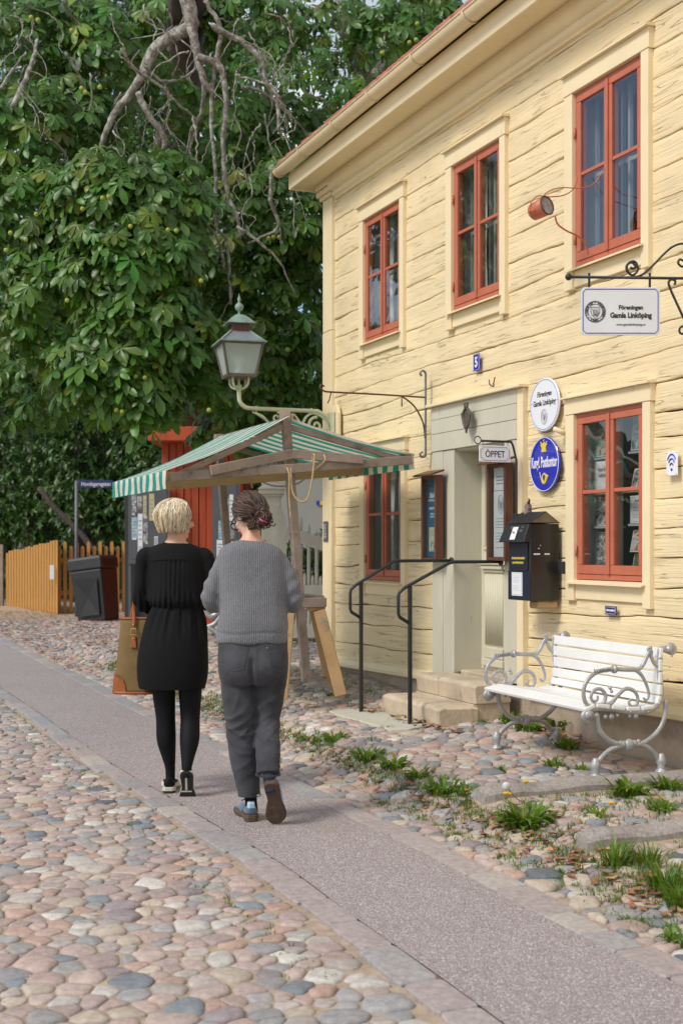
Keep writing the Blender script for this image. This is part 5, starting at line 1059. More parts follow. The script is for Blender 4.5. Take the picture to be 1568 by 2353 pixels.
PL = MAT['plastic']; mb = MB(); hw = .33
def bx4(r, z, ox=0): return [(r + ox, r * .9, z), (-r + ox, r * .9, z), (-r + ox, -r * .9, z), (r + ox, -r * .9, z)]
mb.loft([bx4(.30, .0), bx4(.345, 1.0)]); mb.build('bin_body', PL, bn, bevel=.03, seg=2)
mb = MB(); mb.loft([bx4(.355, 1.001), bx4(.37, 1.02), bx4(.365, 1.20), bx4(.33, 1.25)]); mb.build('bin_lid', PL, bn, bevel=.02, seg=2)
mb = MB(); mb.add([(-.22, -.318, .12), (.22, -.318, .12), (.25, -.345, .82), (-.25, -.345, .82), (0, -.30, .45)], [(0, 1, 4), (1, 2, 4), (2, 3, 4), (3, 0, 4)]); mb.build('front_panel', PL, bn)
mb = MB(); mb.box((.33, -.2, 1.04), (.373, .2, 1.18)); mb.build('bin_opening', MAT['black'], bn); mb = MB(); mb.box((-.03, -.03, 1.251), (.03, .03, 1.28)); mb.build('bin_knob', MAT['greyiron'], bn)
# ================================================================ horse chestnut and the trees behind
rs = np.random.RandomState(5)
def leaflet(L_, w_, ang, droop, fold, nseg=3):
    """one obovate leaflet in the xy plane from the origin towards ang"""
    ts = [.0, .30, .62, .85, 1.0] if nseg == 3 else [.0, .6, 1.0]; ws = [.06, .42, 1.0, .78, .0] if nseg == 3 else [.05, 1.0, .0]
    V = []; ca, sa = math.cos(ang), math.sin(ang)
    for t, wv in zip(ts, ws):
        x = L_ * t; z = -droop * L_ * t * t
        for sgn in (-1, 0, 1):
            y = sgn * w_ / 2 * wv; zz = z + (abs(sgn) * fold * w_ / 2 * wv)
            V.append((x * ca - y * sa, x * sa + y * ca, zz))
    T = []
    for i in range(len(ts) - 1):
        for j in (0, 1): a = i * 3 + j; T += [(a, a + 3, a + 4), (a, a + 4, a + 1)]
    return V, T
def compound(seed, nseg=3, n=7):
    r_ = random.Random(seed); V = []; T = []; n = n if r_.random() < .55 else n - 2
    for k in range(n):
        q = (k - (n - 1) / 2) / ((n - 1) / 2); ang = q * R(118) + r_.uniform(-.08, .08); L_ = (1 - .42 * abs(q) ** 1.3) * r_.uniform(.9, 1.08)
        v, t = leaflet(L_, .40 * L_ ** .8, ang, r_.uniform(.25, .55), r_.uniform(.15, .45), nseg); o = len(V); V += v; T += [tuple(i + o for i in x) for x in t]
    return np.array(V), np.array(T)
TPL = [compound(i) for i in range(6)]; TPL2 = [compound(20 + i, 2, 5) for i in range(4)]
def frames(out, droop):
    """x axis: outward and hanging; z axis: leaf upper side"""
    n = len(out); x = out * np.array([1, 1, .15]) + rs.normal(0, .35, (n, 3)) * np.array([1, 1, .4]); x[:, 2] -= droop + .25; x /= np.linalg.norm(x, axis=1)[:, None]
    up = np.tile([0, -.30, .75], (n, 1)) + rs.normal(0, .28, (n, 3)) + out * .6; y = np.cross(up, x); y /= np.linalg.norm(y, axis=1)[:, None]; z = np.cross(x, y); return x, y, z
def leaves_mesh(P, out, size, tpls, droop=.7, tint=(1, 1, 1)):
    n = len(P); x, y, z = frames(out, droop * rs.uniform(.3, 1.5, n)); Vs = []; Ts = []; Cs = []; o = 0
    which = rs.randint(0, len(tpls), n)
    for k, (V, T) in enumerate(tpls):
        idx = np.where(which == k)[0]
        if len(idx) == 0: continue
        s_ = (size * rs.uniform(.55, 1.2, len(idx)))[:, None, None]; B = np.stack([x[idx], y[idx], z[idx]], 1)
        W_ = P[idx][:, None, :] + np.einsum('vk,nkc->nvc', V, B) * s_; Vs.append(W_.reshape(-1, 3))
        Ts.append((T[None] + (np.arange(len(idx)) * len(V))[:, None, None] + o).reshape(-1, 3)); o += len(idx) * len(V)
        c = np.array(tint)[None] * rs.uniform(.65, 1.35, (len(idx), 1)); c = c * (1 + rs.normal(0, .10, (len(idx), 3))); yl = rs.rand(len(idx)) < .10; c[yl] *= [1.9, 1.25, .9]; Cs.append(np.repeat(np.clip(c, .1, 3), len(V), 0))
    return np.concatenate(Vs), np.concatenate(Ts), np.concatenate(Cs)
def bough_points(c, rad, n, front=True, lo=.72):
    """points near the shell of an ellipsoid, denser on its upper and camera side"""
    d = rs.normal(0, 1, (n * 3, 3)); d /= np.linalg.norm(d, axis=1)[:, None]; keep = (d[:, 2] > -.75) & ((d[:, 1] < .55) if front else True); d = d[keep][:n]
    r_ = rs.uniform(lo, 1.05, (len(d), 1)); bump = 1 + .16 * np.sin(d[:, :1] * 7 + c[0] * 3) * np.cos(d[:, 2:3] * 6 + c[2] * 5)
    return np.array(c) + d * np.array(rad) * r_ * bump, d
BOUGHS = [  # px, py, rx, ry (pixels), Y, leaf count, leaf size
    (60, 330, 150, 130, 13.6, 210, .165), (70, 500, 130, 130, 13.2, 190, .165), (250, 470, 150, 120, 12.8, 300, .16), (370, 480, 110, 130, 12.9, 210, .16), (300, 600, 150, 110, 12.6, 250, .165), (120, 640, 110, 90, 13.0, 120, .165),
    (330, 760, 150, 110, 12.6, 270, .16), (240, 850, 110, 80, 12.4, 150, .165), (315, 885, 105, 100, 12.5, 150, .165), (325, 975, 40, 50, 12.4, 10, .17), (440, 870, 100, 150, 13.2, 190, .16), (60, 760, 130, 110, 14.6, 150, .16), (150, 900, 110, 100, 15.5, 110, .15), (20, 920, 90, 110, 15.8, 90, .15),
    (560, 560, 140, 160, 14.5, 280, .155), (660, 500, 110, 140, 14.5, 220, .155), (640, 700, 120, 160, 14.8, 260, .155), (560, 840, 140, 150, 14.6, 250, .155), (690, 880, 90, 130, 14.8, 150, .155), (540, 985, 90, 60, 15.0, 70, .155), (690, 1000, 80, 60, 14.9, 60, .155),
    (60, 120, 160, 130, 14.4, 200, .16), (210, 150, 130, 150, 14.6, 190, .16), (340, 230, 120, 120, 15.5, 110, .15), (160, 280, 120, 100, 14.2, 120, .16), (520, 330, 130, 140, 16.0, 150, .15), (640, 330, 110, 120, 16.2, 130, .15), (420, 40, 120, 80, 15.5, 90, .15), (590, 60, 120, 90, 15.5, 100, .15),
    (760, 60, 110, 70, 16, 60, .145), (900, 90, 110, 80, 16, 90, .145), (830, 260, 100, 80, 17, 50, .145), (990, 20, 80, 60, 16.5, 60, .145), (700, 200, 80, 80, 17, 45, .145)]
tree = thing('chestnut_tree', 'big old horse chestnut with long bare hanging branches and yellow green fruit over the lane', 'tree', (0, 0, 0), 0)
allP = []; allD = []; allS = []
for px, py, rx, ry, Y, n, s_ in BOUGHS:
    c = at(px, py, Y); k = Y / F; P, D = bough_points((c.x, c.y, c.z), (rx * k, (rx + ry) * .45 * k, ry * k), int(n * 1.25)); allP.append(P); allD.append(D); allS.append(np.full(len(P), s_))
allP = np.concatenate(allP); allD = np.concatenate(allD); allS = np.concatenate(allS)
# keep leaves clear of the house roof and wall
uu_ = (allP[:, 0] - HX) * A2[0] + (allP[:, 1] - HYY) * A2[1]; dd_ = (allP[:, 0] - HX) * N2[0] + (allP[:, 1] - HYY) * N2[1]; ok = ~((uu_ > -.5) & (dd_ < .9)); allP, allD, allS = allP[ok], allD[ok], allS[ok]
vis = np.argsort(allP[:, 1]); big = vis[:280]; rest = vis[280:]
lm = MAT['leaf']
tpl_me = []
for i in range(280):
    j = big[i]; V, T, C = leaves_mesh(allP[j:j + 1], allD[j:j + 1], allS[j] * 1.28, TPL); np_mesh('leaf', V, T, lm, tree, C)
# leaf stalks and the joined mass
V, T, C = leaves_mesh(allP[rest], allD[rest], allS[rest].mean() * 1.22, TPL); np_mesh('foliage', V, T, lm, tree, C)['kind'] = 'stuff'
mb = MB()
sel = rs.choice(len(allP), 900, replace=False)
for j in sel: p = allP[j]; q = p - allD[j] * .22 + np.array([0, 0, .03]); mb.tube([tuple(p), tuple(q)], .0042, 3, cap=False)
mb.build('leaf_stalks', M('green_stalk', (.22, .27, .05), .6, .2), tree)['kind'] = 'stuff'
# fruit in pairs
FR = [(72, 40), (88, 46), (165, 70), (176, 78), (188, 203), (197, 212), (190, 480), (236, 455), (250, 452), (386, 528), (405, 530), (628, 545), (641, 545), (617, 548), (312, 865), (333, 868), (268, 942), (281, 946), (376, 718), (372, 740), (462, 645), (660, 803), (504, 738), (940, 98), (955, 92), (958, 55), (878, 122), (25, 535), (60, 550), (155, 690), (300, 520), (15, 575), (230, 200), (556, 992), (84, 492), (480, 942)]
fm = M('spiky_green_fruit', (.30, .36, .05), .6, .2, 30, .6, 60)
for px, py in FR:
    Y = 12.1 if px < 500 else 13.8 if px < 700 else 15.2
    p = at(px, py, Y); mb = MB(); mb.ball(tuple(p), .024 * (Y / 12.5), 10, 7); mb.build('fruit', fm, tree, smooth=True)
# trunk and limbs
def limb(pts, r0, r1, Y, nm='branch', m='bark', k=5, wob=.02, par=None):
    P_ = []
    for q in pts:
        px, py = q[0], q[1]; yy = q[2] if len(q) > 2 else Y; P_.append(tuple(at(px, py, yy)))
    c = cr(P_, k); n = len(c); c = [(p[0] + wob * noise.noise(Vector((i * .7, px, 0))), p[1] + wob * noise.noise(Vector((i * .7, 3, px))), p[2] + wob * noise.noise(Vector((i * .7, px, 8)))) for i, p in enumerate(c)]
    mb = MB(); mb.tube(c, [(r0 + (r1 - r0) * i / (n - 1)) * (1 + .10 * noise.noise(Vector((i * .9, py, 1)))) for i in range(n)], 8); return mb.build(nm, MAT[m], par or tree, smooth=True)
limb([(470, 1420, 28), (460, 1250, 28), (430, 900, 26), (380, 500, 22), (420, 200, 18), (430, -30, 14.6), (432, -200, 14)], .45, .17, 18, 'trunk', 'bark_dark')
Yb = 13.9
BR = [([(425, -60), (432, 10), (440, 62), (405, 78), (352, 118), (332, 165)], .085, .055), ([(335, 160), (300, 215), (262, 262), (240, 315), (230, 345)], .048, .022), ([(318, 212), (340, 262), (378, 318), (372, 352), (358, 362)], .036, .02),
      ([(440, 62), (452, 120), (470, 190), (488, 210)], .05, .028), ([(486, 60), (520, 78), (560, 98), (600, 140), (612, 190), (634, 220), (642, 300)], .035, .018), ([(455, 130), (500, 148), (515, 190), (520, 255), (512, 330), (522, 440), (545, 500), (552, 548)], .038, .016),
      ([(470, 0), (505, 60), (500, 120), (488, 200), (486, 300), (496, 400), (492, 470), (498, 520), (522, 560), (527, 640), (530, 700)], .026, .012), ([(385, 345), (412, 400), (430, 455), (470, 510), (505, 560), (515, 620)], .028, .012), ([(470, 190), (462, 260), (440, 300), (432, 350), (420, 400)], .026, .014),
      ([(330, 150), (372, 185), (418, 180), (460, 150), (490, 120)], .016, .010), ([(280, 110), (300, 150), (330, 172), (370, 200), (410, 240), (452, 278), (440, 330), (428, 380)], .018, .009), ([(640, 220), (655, 260), (660, 300)], .012, .006), ([(610, 170), (625, 230), (615, 290)], .012, .006),
      ([(30, 245), (60, 180), (78, 130), (86, 90)], .030, .016), ([(0, 205), (30, 160), (60, 120)], .016, .008), ([(145, 0), (160, 30), (188, 60)], .018, .008), ([(150, 120), (180, 170), (195, 215), (140, 250)], .016, .008), ([(628, 380), (622, 460), (640, 520), (600, 545), (570, 560)], .024, .010),
      ([(545, 520), (600, 560), (640, 600), (680, 680)], .018, .008), ([(385, 20), (395, 60), (360, 80), (300, 90)], .012, .006), ([(600, 130), (560, 150), (535, 165)], .012, .006), ([(420, 400), (440, 430), (455, 470)], .012, .006), ([(505, 430), (520, 470), (515, 490)], .010, .005),
      ([(555, 200), (600, 210), (640, 240), (690, 290), (720, 330)], .020, .010), ([(115, 320), (150, 350), (140, 380), (100, 400)], .012, .006), ([(380, 200), (390, 240), (375, 290)], .010, .005), ([(360, 40), (410, 120), (395, 180)], .010, .006)]
for i, (pts, r0, r1) in enumerate(BR): limb([(x, y, Yb - .9 + .5 * math.sin(i * 1.7) + .15 * j) for j, (x, y) in enumerate(pts)] if i > 7 else [(x, y, Yb - .8 + .05 * j) for j, (x, y) in enumerate(pts)], r0, r1, Yb)
qb = random.Random(77)
for i in range(70):
    x, y = qb.uniform(20, 690), qb.uniform(-20, 330) if i < 52 else qb.uniform(300, 560); ln = qb.uniform(60, 210); sw_ = qb.uniform(-60, 60); Y_ = Yb + qb.uniform(-1.2, .6); k_ = qb.uniform(-22, 22)
    if i % 5 == 0: pts = [(x, y, Y_), (x + sw_ * .8, y + ln * .12, Y_), (x + sw_ * 1.7, y + ln * .35, Y_), (x + sw_ * 2.0, y + ln * .7, Y_)]
    else: pts = [(x, y, Y_), (x + sw_ * .25 + k_, y + ln * .3, Y_), (x + sw_ * .6 - k_, y + ln * .65, Y_), (x + sw_, y + ln, Y_)]
    r_ = qb.uniform(.006, .013); limb(pts, r_, .003, Yb, 'twig', 'bark', wob=.03)
    if i % 2: a_ = pts[2]; limb([a_, (a_[0] + qb.uniform(-30, 30), a_[1] + qb.uniform(10, 40), Y_), (a_[0] + qb.uniform(-50, 50), a_[1] + qb.uniform(40, 80), Y_)], r_ * .6, .002, Yb, 'twig', 'bark', wob=.02)
# second tree standing behind the house corner
t2 = thing('chestnut_tree', 'dark trunked chestnut rising behind the tiled roof with sky between its leaves', 'tree', (0, 0, 0), 0)
limb([(850, 1300, 22), (855, 700, 22), (858, 300, 21.5), (862, 190, 21.5), (900, 100, 21.5), (980, 20, 21.5), (1040, -60, 21.5)], .46, .22, 21, 'trunk', 'bark', wob=.06, par=t2)
limb([(850, 210), (832, 150), (806, 80), (785, 45), (775, 50)], .24, .12, 21, 'branch', 'bark_dark', wob=.04, par=t2)
for pts, r0, r1 in (([(560, 60), (640, 50), (700, 35), (770, 12), (850, 25), (900, 60)], .12, .06), ([(860, 180), (900, 130), (960, 90), (1030, 60)], .12, .05), ([(690, 30), (680, 120), (700, 200), (720, 330)], .05, .02), ([(700, 220), (760, 240), (800, 290)], .04, .02), ([(640, 60), (600, 150), (590, 260)], .04, .02)): limb(pts, r0, r1, 20.5, 'branch', 'bark', par=t2)
P = []; D = []
for px, py, rx, ry, n in ((760, 80, 130, 100, 230), (900, 60, 130, 80, 260), (1010, 60, 100, 90, 160), (700, 260, 100, 120, 190), (800, 350, 120, 90, 210), (870, 220, 90, 90, 150), (640, 120, 120, 120, 230), (720, 420, 90, 80, 170), (1080, -20, 80, 60, 60)):
    c = at(px, py, 20); k = 20 / F; p, d = bough_points((c.x, c.y + rs.uniform(-1, 1.5), c.z), (rx * k, 1.0, ry * k), n, False, .2); P.append(p); D.append(d)
P = np.concatenate(P); D = np.concatenate(D); V, T, C = leaves_mesh(P, D, .19, TPL2, tint=(1, 1, 1)); np_mesh('foliage', V, T, lm, t2, C)['kind'] = 'stuff'
# dense trees and hedge further back, leaf colour tinted dark to paint deep shade
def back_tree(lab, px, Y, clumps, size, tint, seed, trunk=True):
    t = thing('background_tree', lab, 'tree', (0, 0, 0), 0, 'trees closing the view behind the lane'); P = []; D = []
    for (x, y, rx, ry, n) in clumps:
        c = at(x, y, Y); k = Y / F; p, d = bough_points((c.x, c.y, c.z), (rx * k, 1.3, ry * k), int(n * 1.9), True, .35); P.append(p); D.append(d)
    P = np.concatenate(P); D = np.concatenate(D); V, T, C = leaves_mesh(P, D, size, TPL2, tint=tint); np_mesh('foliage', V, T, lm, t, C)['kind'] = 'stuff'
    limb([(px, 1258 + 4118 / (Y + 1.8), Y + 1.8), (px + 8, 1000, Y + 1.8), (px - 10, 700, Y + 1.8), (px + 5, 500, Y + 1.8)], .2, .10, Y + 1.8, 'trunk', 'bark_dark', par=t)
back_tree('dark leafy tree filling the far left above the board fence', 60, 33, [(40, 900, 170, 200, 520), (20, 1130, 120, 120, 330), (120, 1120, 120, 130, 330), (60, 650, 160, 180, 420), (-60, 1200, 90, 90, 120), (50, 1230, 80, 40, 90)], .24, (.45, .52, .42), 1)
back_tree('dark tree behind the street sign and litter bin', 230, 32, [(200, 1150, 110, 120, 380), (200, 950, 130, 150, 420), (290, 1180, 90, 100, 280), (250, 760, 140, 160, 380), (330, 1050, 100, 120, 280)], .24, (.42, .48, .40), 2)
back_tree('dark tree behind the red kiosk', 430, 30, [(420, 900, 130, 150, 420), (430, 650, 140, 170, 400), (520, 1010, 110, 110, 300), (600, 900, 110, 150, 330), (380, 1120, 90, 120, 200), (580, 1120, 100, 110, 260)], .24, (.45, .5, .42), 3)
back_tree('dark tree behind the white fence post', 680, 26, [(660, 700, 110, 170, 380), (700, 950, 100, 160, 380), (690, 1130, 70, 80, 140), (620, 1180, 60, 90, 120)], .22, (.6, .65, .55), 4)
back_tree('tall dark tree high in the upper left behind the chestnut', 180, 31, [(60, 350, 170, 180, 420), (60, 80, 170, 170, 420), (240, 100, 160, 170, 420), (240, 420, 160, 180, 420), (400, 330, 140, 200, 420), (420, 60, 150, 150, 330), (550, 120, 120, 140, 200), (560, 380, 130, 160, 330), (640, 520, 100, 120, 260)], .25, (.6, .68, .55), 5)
lg = thing('fallen_limb', 'bare slanting trunk in the dark shrubs behind the board fence', 'branch', (0, 0, 0), 0); limb([(90, 1120), (130, 1170), (185, 1225), (215, 1265)], .06, .08, 29.5, 'bare_trunk', 'bark_dark', par=lg)
# wood mass beyond, closing the gaps low down (never seen clearly)
NF = 17000; fx = rs.uniform(-20, 16, NF); fz = rs.uniform(.2, 19, NF); kp = (fx < -2.2) | (fz < 8.5 + .9 * np.sin(fx * 2)); fx, fz = fx[kp], fz[kp]; NF = len(fx)
P = np.column_stack([fx, rs.uniform(36, 42, NF), fz]); D = np.tile([0, -1.0, .2], (NF, 1)) + rs.normal(0, .5, (NF, 3)); D /= np.linalg.norm(D, axis=1)[:, None]
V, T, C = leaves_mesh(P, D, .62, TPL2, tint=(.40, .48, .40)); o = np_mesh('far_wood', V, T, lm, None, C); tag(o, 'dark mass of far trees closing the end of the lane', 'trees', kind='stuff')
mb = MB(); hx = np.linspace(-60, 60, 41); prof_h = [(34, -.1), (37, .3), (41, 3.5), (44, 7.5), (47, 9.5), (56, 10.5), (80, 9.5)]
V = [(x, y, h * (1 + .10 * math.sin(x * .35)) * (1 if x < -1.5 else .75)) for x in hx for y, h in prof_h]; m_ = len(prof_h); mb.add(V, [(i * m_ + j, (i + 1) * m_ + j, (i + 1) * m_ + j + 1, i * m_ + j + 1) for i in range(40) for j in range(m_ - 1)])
mb.build('sky_gap_backdrop', M('dark_backdrop', (.018, .028, .012), .95, .4, 1.5, .8, 3, dist=.3), smooth=True)['kind'] = 'structure'  # invented dark rise, added to block sky light leaking through the low foliage
# leaves over and behind the stall and fence
sh = thing('garden_shrub', 'dark leafy shrub behind the white picket fence', 'shrub', (0, 0, 0), 0)
P = []; D = []
for px, py, rx, ry, n in ((700, 1380, 70, 90, 620), (740, 1310, 40, 110, 420), (660, 1330, 60, 110, 420), (700, 1280, 60, 40, 220)):
    c = at(px, py, 16.9); k = 16.9 / F; p, d = bough_points((c.x, c.y, c.z), (rx * k, .3, ry * k), n, False, .2); P.append(p); D.append(d)
P = np.concatenate(P); D = np.concatenate(D); V, T, C = leaves_mesh(P, D, .085, TPL2, tint=(.55, .6, .5)); np_mesh('foliage', V, T, lm, sh, C)['kind'] = 'stuff'
mb = MB(); [mb.tube([tuple(at(x, 1480, 16.9)), tuple(at(x + 8, 1300, 16.9))], .012, 5) for x in (680, 705, 735)]; mb.build('stem', MAT['bark_dark'], sh)
# ================================================================ cast iron bench
def bd(d, z): return d + max(0, z - .40) * .27 * (1 - sst(.25, .42, d))
def make_bench(label, loc, rotz, group):
    b = thing('park_bench', label, 'bench', loc, rotz, group)
    SV = MAT['silver']; Lb = 1.105
    def side(x):
        s = thing('end_frame', None, None); s.parent = b; s.location = (x, 0, 0)
        def t(pts, r, nm='ironwork', k=6, fl=.75): mb = MB(); c = cr([(0, -bd(d, z), z) for d, z in pts], k); n = len(c); rr = r if isinstance(r, (int, float)) else [r[0] + (r[1] - r[0]) * i / (n - 1) for i in range(n)]; mb.tube(c, rr, 8, flat=fl, flatdir=(1, 0, 0)); return mb
        # seat rail rising into the back
        m = t([(.10, .705), (.075, .718), (.058, .700), (.075, .68), (.115, .695), (.15, .70), (.165, .66), (.19, .58), (.205, .50), (.225, .43), (.27, .375), (.34, .352), (.45, .358), (.56, .378), (.66, .385), (.72, .372), (.745, .345), (.725, .322), (.70, .335)], .018); m.build('seat_rail', SV, s, smooth=True)
        m = MB(); m.tube([(-.024, -.715, .352), (.024, -.715, .352)], .026, 14); m.build('scroll_boss', SV, s, smooth=True); m = MB(); m.tube([(-.020, -.175, .698), (.020, -.175, .698)], .022, 14); m.build('scroll_boss', SV, s, smooth=True)
        # arm rest with scrolls
        m = t([(.70, .39), (.735, .43), (.742, .49), (.715, .545), (.655, .585), (.56, .598), (.46, .592), (.37, .592), (.30, .62), (.25, .665), (.215, .70)], .0125); m.build('arm_rest', SV, s, smooth=True)
        m = t([(.70, .39), (.66, .395), (.615, .41), (.60, .455), (.63, .49), (.675, .485), (.695, .45), (.68, .425), (.655, .43), (.65, .455)], [.014, .007]); m.build('arm_scroll', SV, s, smooth=True)
        m = t([(.63, .40), (.57, .405), (.52, .45), (.465, .485), (.41, .47), (.385, .43), (.395, .39), (.43, .385), (.445, .41), (.43, .425)], [.014, .008]); m.build('arm_scroll', SV, s, smooth=True)
        m = t([(.40, .590), (.345, .56), (.31, .51), (.30, .45), (.325, .415), (.345, .43)], [.012, .007]); m.build('arm_brace', SV, s, smooth=True)
        m = t([(.19, .60), (.215, .625), (.225, .66), (.215, .69), (.235, .705), (.23, .67)], [.014, .007]); m.tube([(0, -.55, .598), (0, -.535, .598)], .024, 10); [m.ball((0, -d, z), .011, 8, 6) for d, z in ((.30, .71), (.31, .69), (.36, .61), (.56, .475), (.57, .495))]; m.build('leaf_ornament', SV, s, smooth=True)['kind'] = 'stuff'
        # crossed curved legs
        m = t([(.655, .35), (.64, .27), (.58, .205), (.49, .172), (.43, .168), (.34, .178), (.25, .235), (.205, .31), (.19, .41)], .0155); m.build('upper_arch', SV, s, smooth=True)
        m = t([(.665, .02), (.66, .06), (.635, .10), (.57, .150), (.49, .168), (.42, .168), (.34, .160), (.27, .11), (.235, .06), (.227, .02)], .0155); m.build('leg_arch', SV, s, smooth=True)
        for d in (.665, .227):
            m = MB(); m.lathe([(.036, 0), (.038, .008), (.026, .018), (.018, .026), (.024, .034), (.019, .042), (.030, .058), (.027, .08), (.018, .10), (.014, .11)], (0, -d, 0), 12); m.build('foot', SV, s, smooth=True)
        m = MB(); [m.ball((0, -d, z), r_, 8, 6, sq=(.7, 1, 1)) for d, z, r_ in ((.445, .170, .035), (.41, .175, .022), (.48, .175, .022), (.50, .185, .014), (.38, .185, .014), (.52, .178, .012), (.60, .335, .014), (.56, .333, .018), (.52, .34, .012), (.40, .33, .018), (.44, .332, .012), (.66, .345, .02))]; m.build('knot_ornament', SV, s, smooth=True)['kind'] = 'stuff'
        m = MB(); [m.ball((.022, -d, z), .006, 6, 4) for d, z in ((.20, .53), (.185, .60), (.17, .66), (.245, .41), (.33, .352), (.45, .358), (.60, .383))]; m.build('bolt', SV, s)
        text('BYARUM', .032, MAT['greyiron'], s, (.013, -.63, .592), rot=(R(90), 0, R(90)), name='cast_lettering', sx=.9)
    side(0); side(Lb)
    S_ = [((.132, .690), (.152, .618)), ((.160, .604), (.183, .530)), ((.186, .516), (.204, .440)), ((.212, .424), (.252, .376)), ((.262, .380), (.335, .366))]
    pl = cr([(.150, .708), (.182, .622), (.203, .535), (.226, .450), (.262, .388)], 10); pl = [(bd(a_, b2_), b2_) for a_, b2_ in pl]; sl = [(tuple(pl[8 * i]), tuple(pl[min(40, 8 * i + 7)])) for i in range(5)]
    sl0 = [((.150, .703), (.178, .625)), ((.182, .612), (.200, .536)), ((.203, .523), (.222, .452)), ((.226, .440), (.262, .388))]
    st_ = [((.285, .378), (.365, .370)), ((.380, .370), (.465, .374)), ((.480, .376), (.565, .388)), ((.580, .391), (.665, .402)), ((.678, .402), (.745, .378))]
    for (p, q) in sl + st_:
        mb = MB(); P, Q = Vector((0, -p[0], p[1])), Vector((0, -q[0], q[1])); dv = (Q - P).normalized(); nn = Vector((0, -dv.z, dv.y)) if True else None
        nn = Vector((1, 0, 0)).cross(dv).normalized() * .011
        a, e = -.018, Lb + .018
        vs = [P - nn, Q - nn, Q + nn, P + nn]; mb.add([(a, v.y, v.z) for v in vs] + [(e, v.y, v.z) for v in vs], [(3, 2, 1, 0), (4, 5, 6, 7), (0, 1, 5, 4), (1, 2, 6, 5), (2, 3, 7, 6), (3, 0, 4, 7)])
        mb.build('slat', MAT['benchwhite'], b, bevel=.005, seg=2)
    return b
bz = gw(5.2, .45) + .018
make_bench('white slatted bench with ornate silver cast iron ends against the house wall', W(4.665, 0, bz), TH, None)
b2 = thing('far_bench', 'grey cast iron bench end glimpsed between the two women', 'bench', tuple(at(487, 1475, 15).xy) + (.02,), 0)
mb = MB(); s_ = lambda pts, r_: mb.tube(cr([tuple(Vector(at(px, py, 15)) - Vector(b2.location)) for px, py in pts], 6), r_, 8)
s_([(468, 1396), (482, 1415), (500, 1408), (512, 1390)], .035); s_([(476, 1440), (494, 1432), (508, 1412), (512, 1400)], .03); s_([(480, 1440), (500, 1455), (512, 1480), (516, 1510)], .03); s_([(470, 1392), (478, 1402), (486, 1400)], .03); mb.build('cast_iron_end', MAT['silver'], b2, smooth=True)
mb = MB(); [mb.bar((-.0, .05 + .12 * i, .42), (.9, .05 + .12 * i, .42), .09, .02) for i in range(3)]; mb.build('seat_slats', MAT['benchwhite'], b2)
# ================================================================ weeds, grass, litter
rp2 = random.Random(31)
def blade(mb, x, y, z, ang, L_, w_, bend, c, serr=False):
    n = 5; ca, sa = math.cos(ang), math.sin(ang); vs = []
    for i in range(n + 1):
        t = i / n; r_ = L_ * (math.sin(bend * t) / max(bend, .01)); h = L_ * (1 - math.cos(bend * t)) / max(bend, .01) ; up = L_ * t - h
        ww = w_ * (math.sin(math.pi * min(1, .12 + .88 * t)) ** .7) * (1 if not serr else (.55 + .45 * (i % 2)))
        px, py, pz = x + ca * (h), y + sa * (h), z + r_
        vs += [(px - sa * ww / 2, py + ca * ww / 2, pz), (px + sa * ww / 2, py - ca * ww / 2, pz)]
    mb.add(vs, [(2 * i, 2 * i + 1, 2 * i + 3, 2 * i + 2) for i in range(n)], 0, c)
def weed(u, d, r_, lab, flowers=0, n=None, grassy=False, seed=0):
    q = random.Random(seed + int(u * 100)); g0 = gw(u, d); p = W(u, d, g0 + .01); s = thing('grass_tuft' if grassy else 'weed', lab, 'grass' if grassy else 'weed', p, 0)
    if grassy: r_ *= 1.15
    mb = MB(); n = n or int(70 * (r_ / .15))
    for i in range(n):
        a = q.uniform(0, 2 * math.pi); rr = r_ * q.random() ** .6 * .55; g = q.uniform(.7, 1.35); c = (g * q.uniform(.85, 1.15), g, g * q.uniform(.6, 1.1))
        if q.random() < .06: c = (2.2, 1.2, .8)
        if grassy: blade(mb, math.cos(a) * rr, math.sin(a) * rr, -.01, a + q.uniform(-.6, .6), r_ * q.uniform(.5, 1.4), .008, q.uniform(.7, 1.9), c)
        else: blade(mb, math.cos(a) * rr, math.sin(a) * rr, -.01, a + q.uniform(-.9, .9), r_ * q.uniform(.45, 1.0), r_ * q.uniform(.10, .22), q.uniform(1.2, 2.7), c, True)
    mb.build('leaves', MAT['grass'], s)
    for i in range(flowers):
        a = q.uniform(0, 6.28); rr = r_ * q.uniform(.2, .8); h = r_ * q.uniform(.6, 1.1); x, y = rr * math.cos(a), rr * math.sin(a) - r_ * .3
        m2 = MB(); m2.tube([(x * .4, y * .4, 0), (x, y, h)], .0025, 5); m2.build('stem', MAT['grass_stem'], s); m2 = MB(); m2.lathe([(.003, -.006), (.013, 0), (.016, .006), (.006, .009)], (x, y, h), 10); m2.build('flower', MAT['dandelion'], s)
MAT['grass_stem'] = M('weed_stem', (.20, .24, .06), .6, .1); MAT['dandelion'] = M('dandelion_yellow', (.75, .42, .01), .6, .1)
def pud(px, py, e=.08): Y = (CAMZ - e) * F / (py - HY); return ud((px - CX) / F * Y, Y)
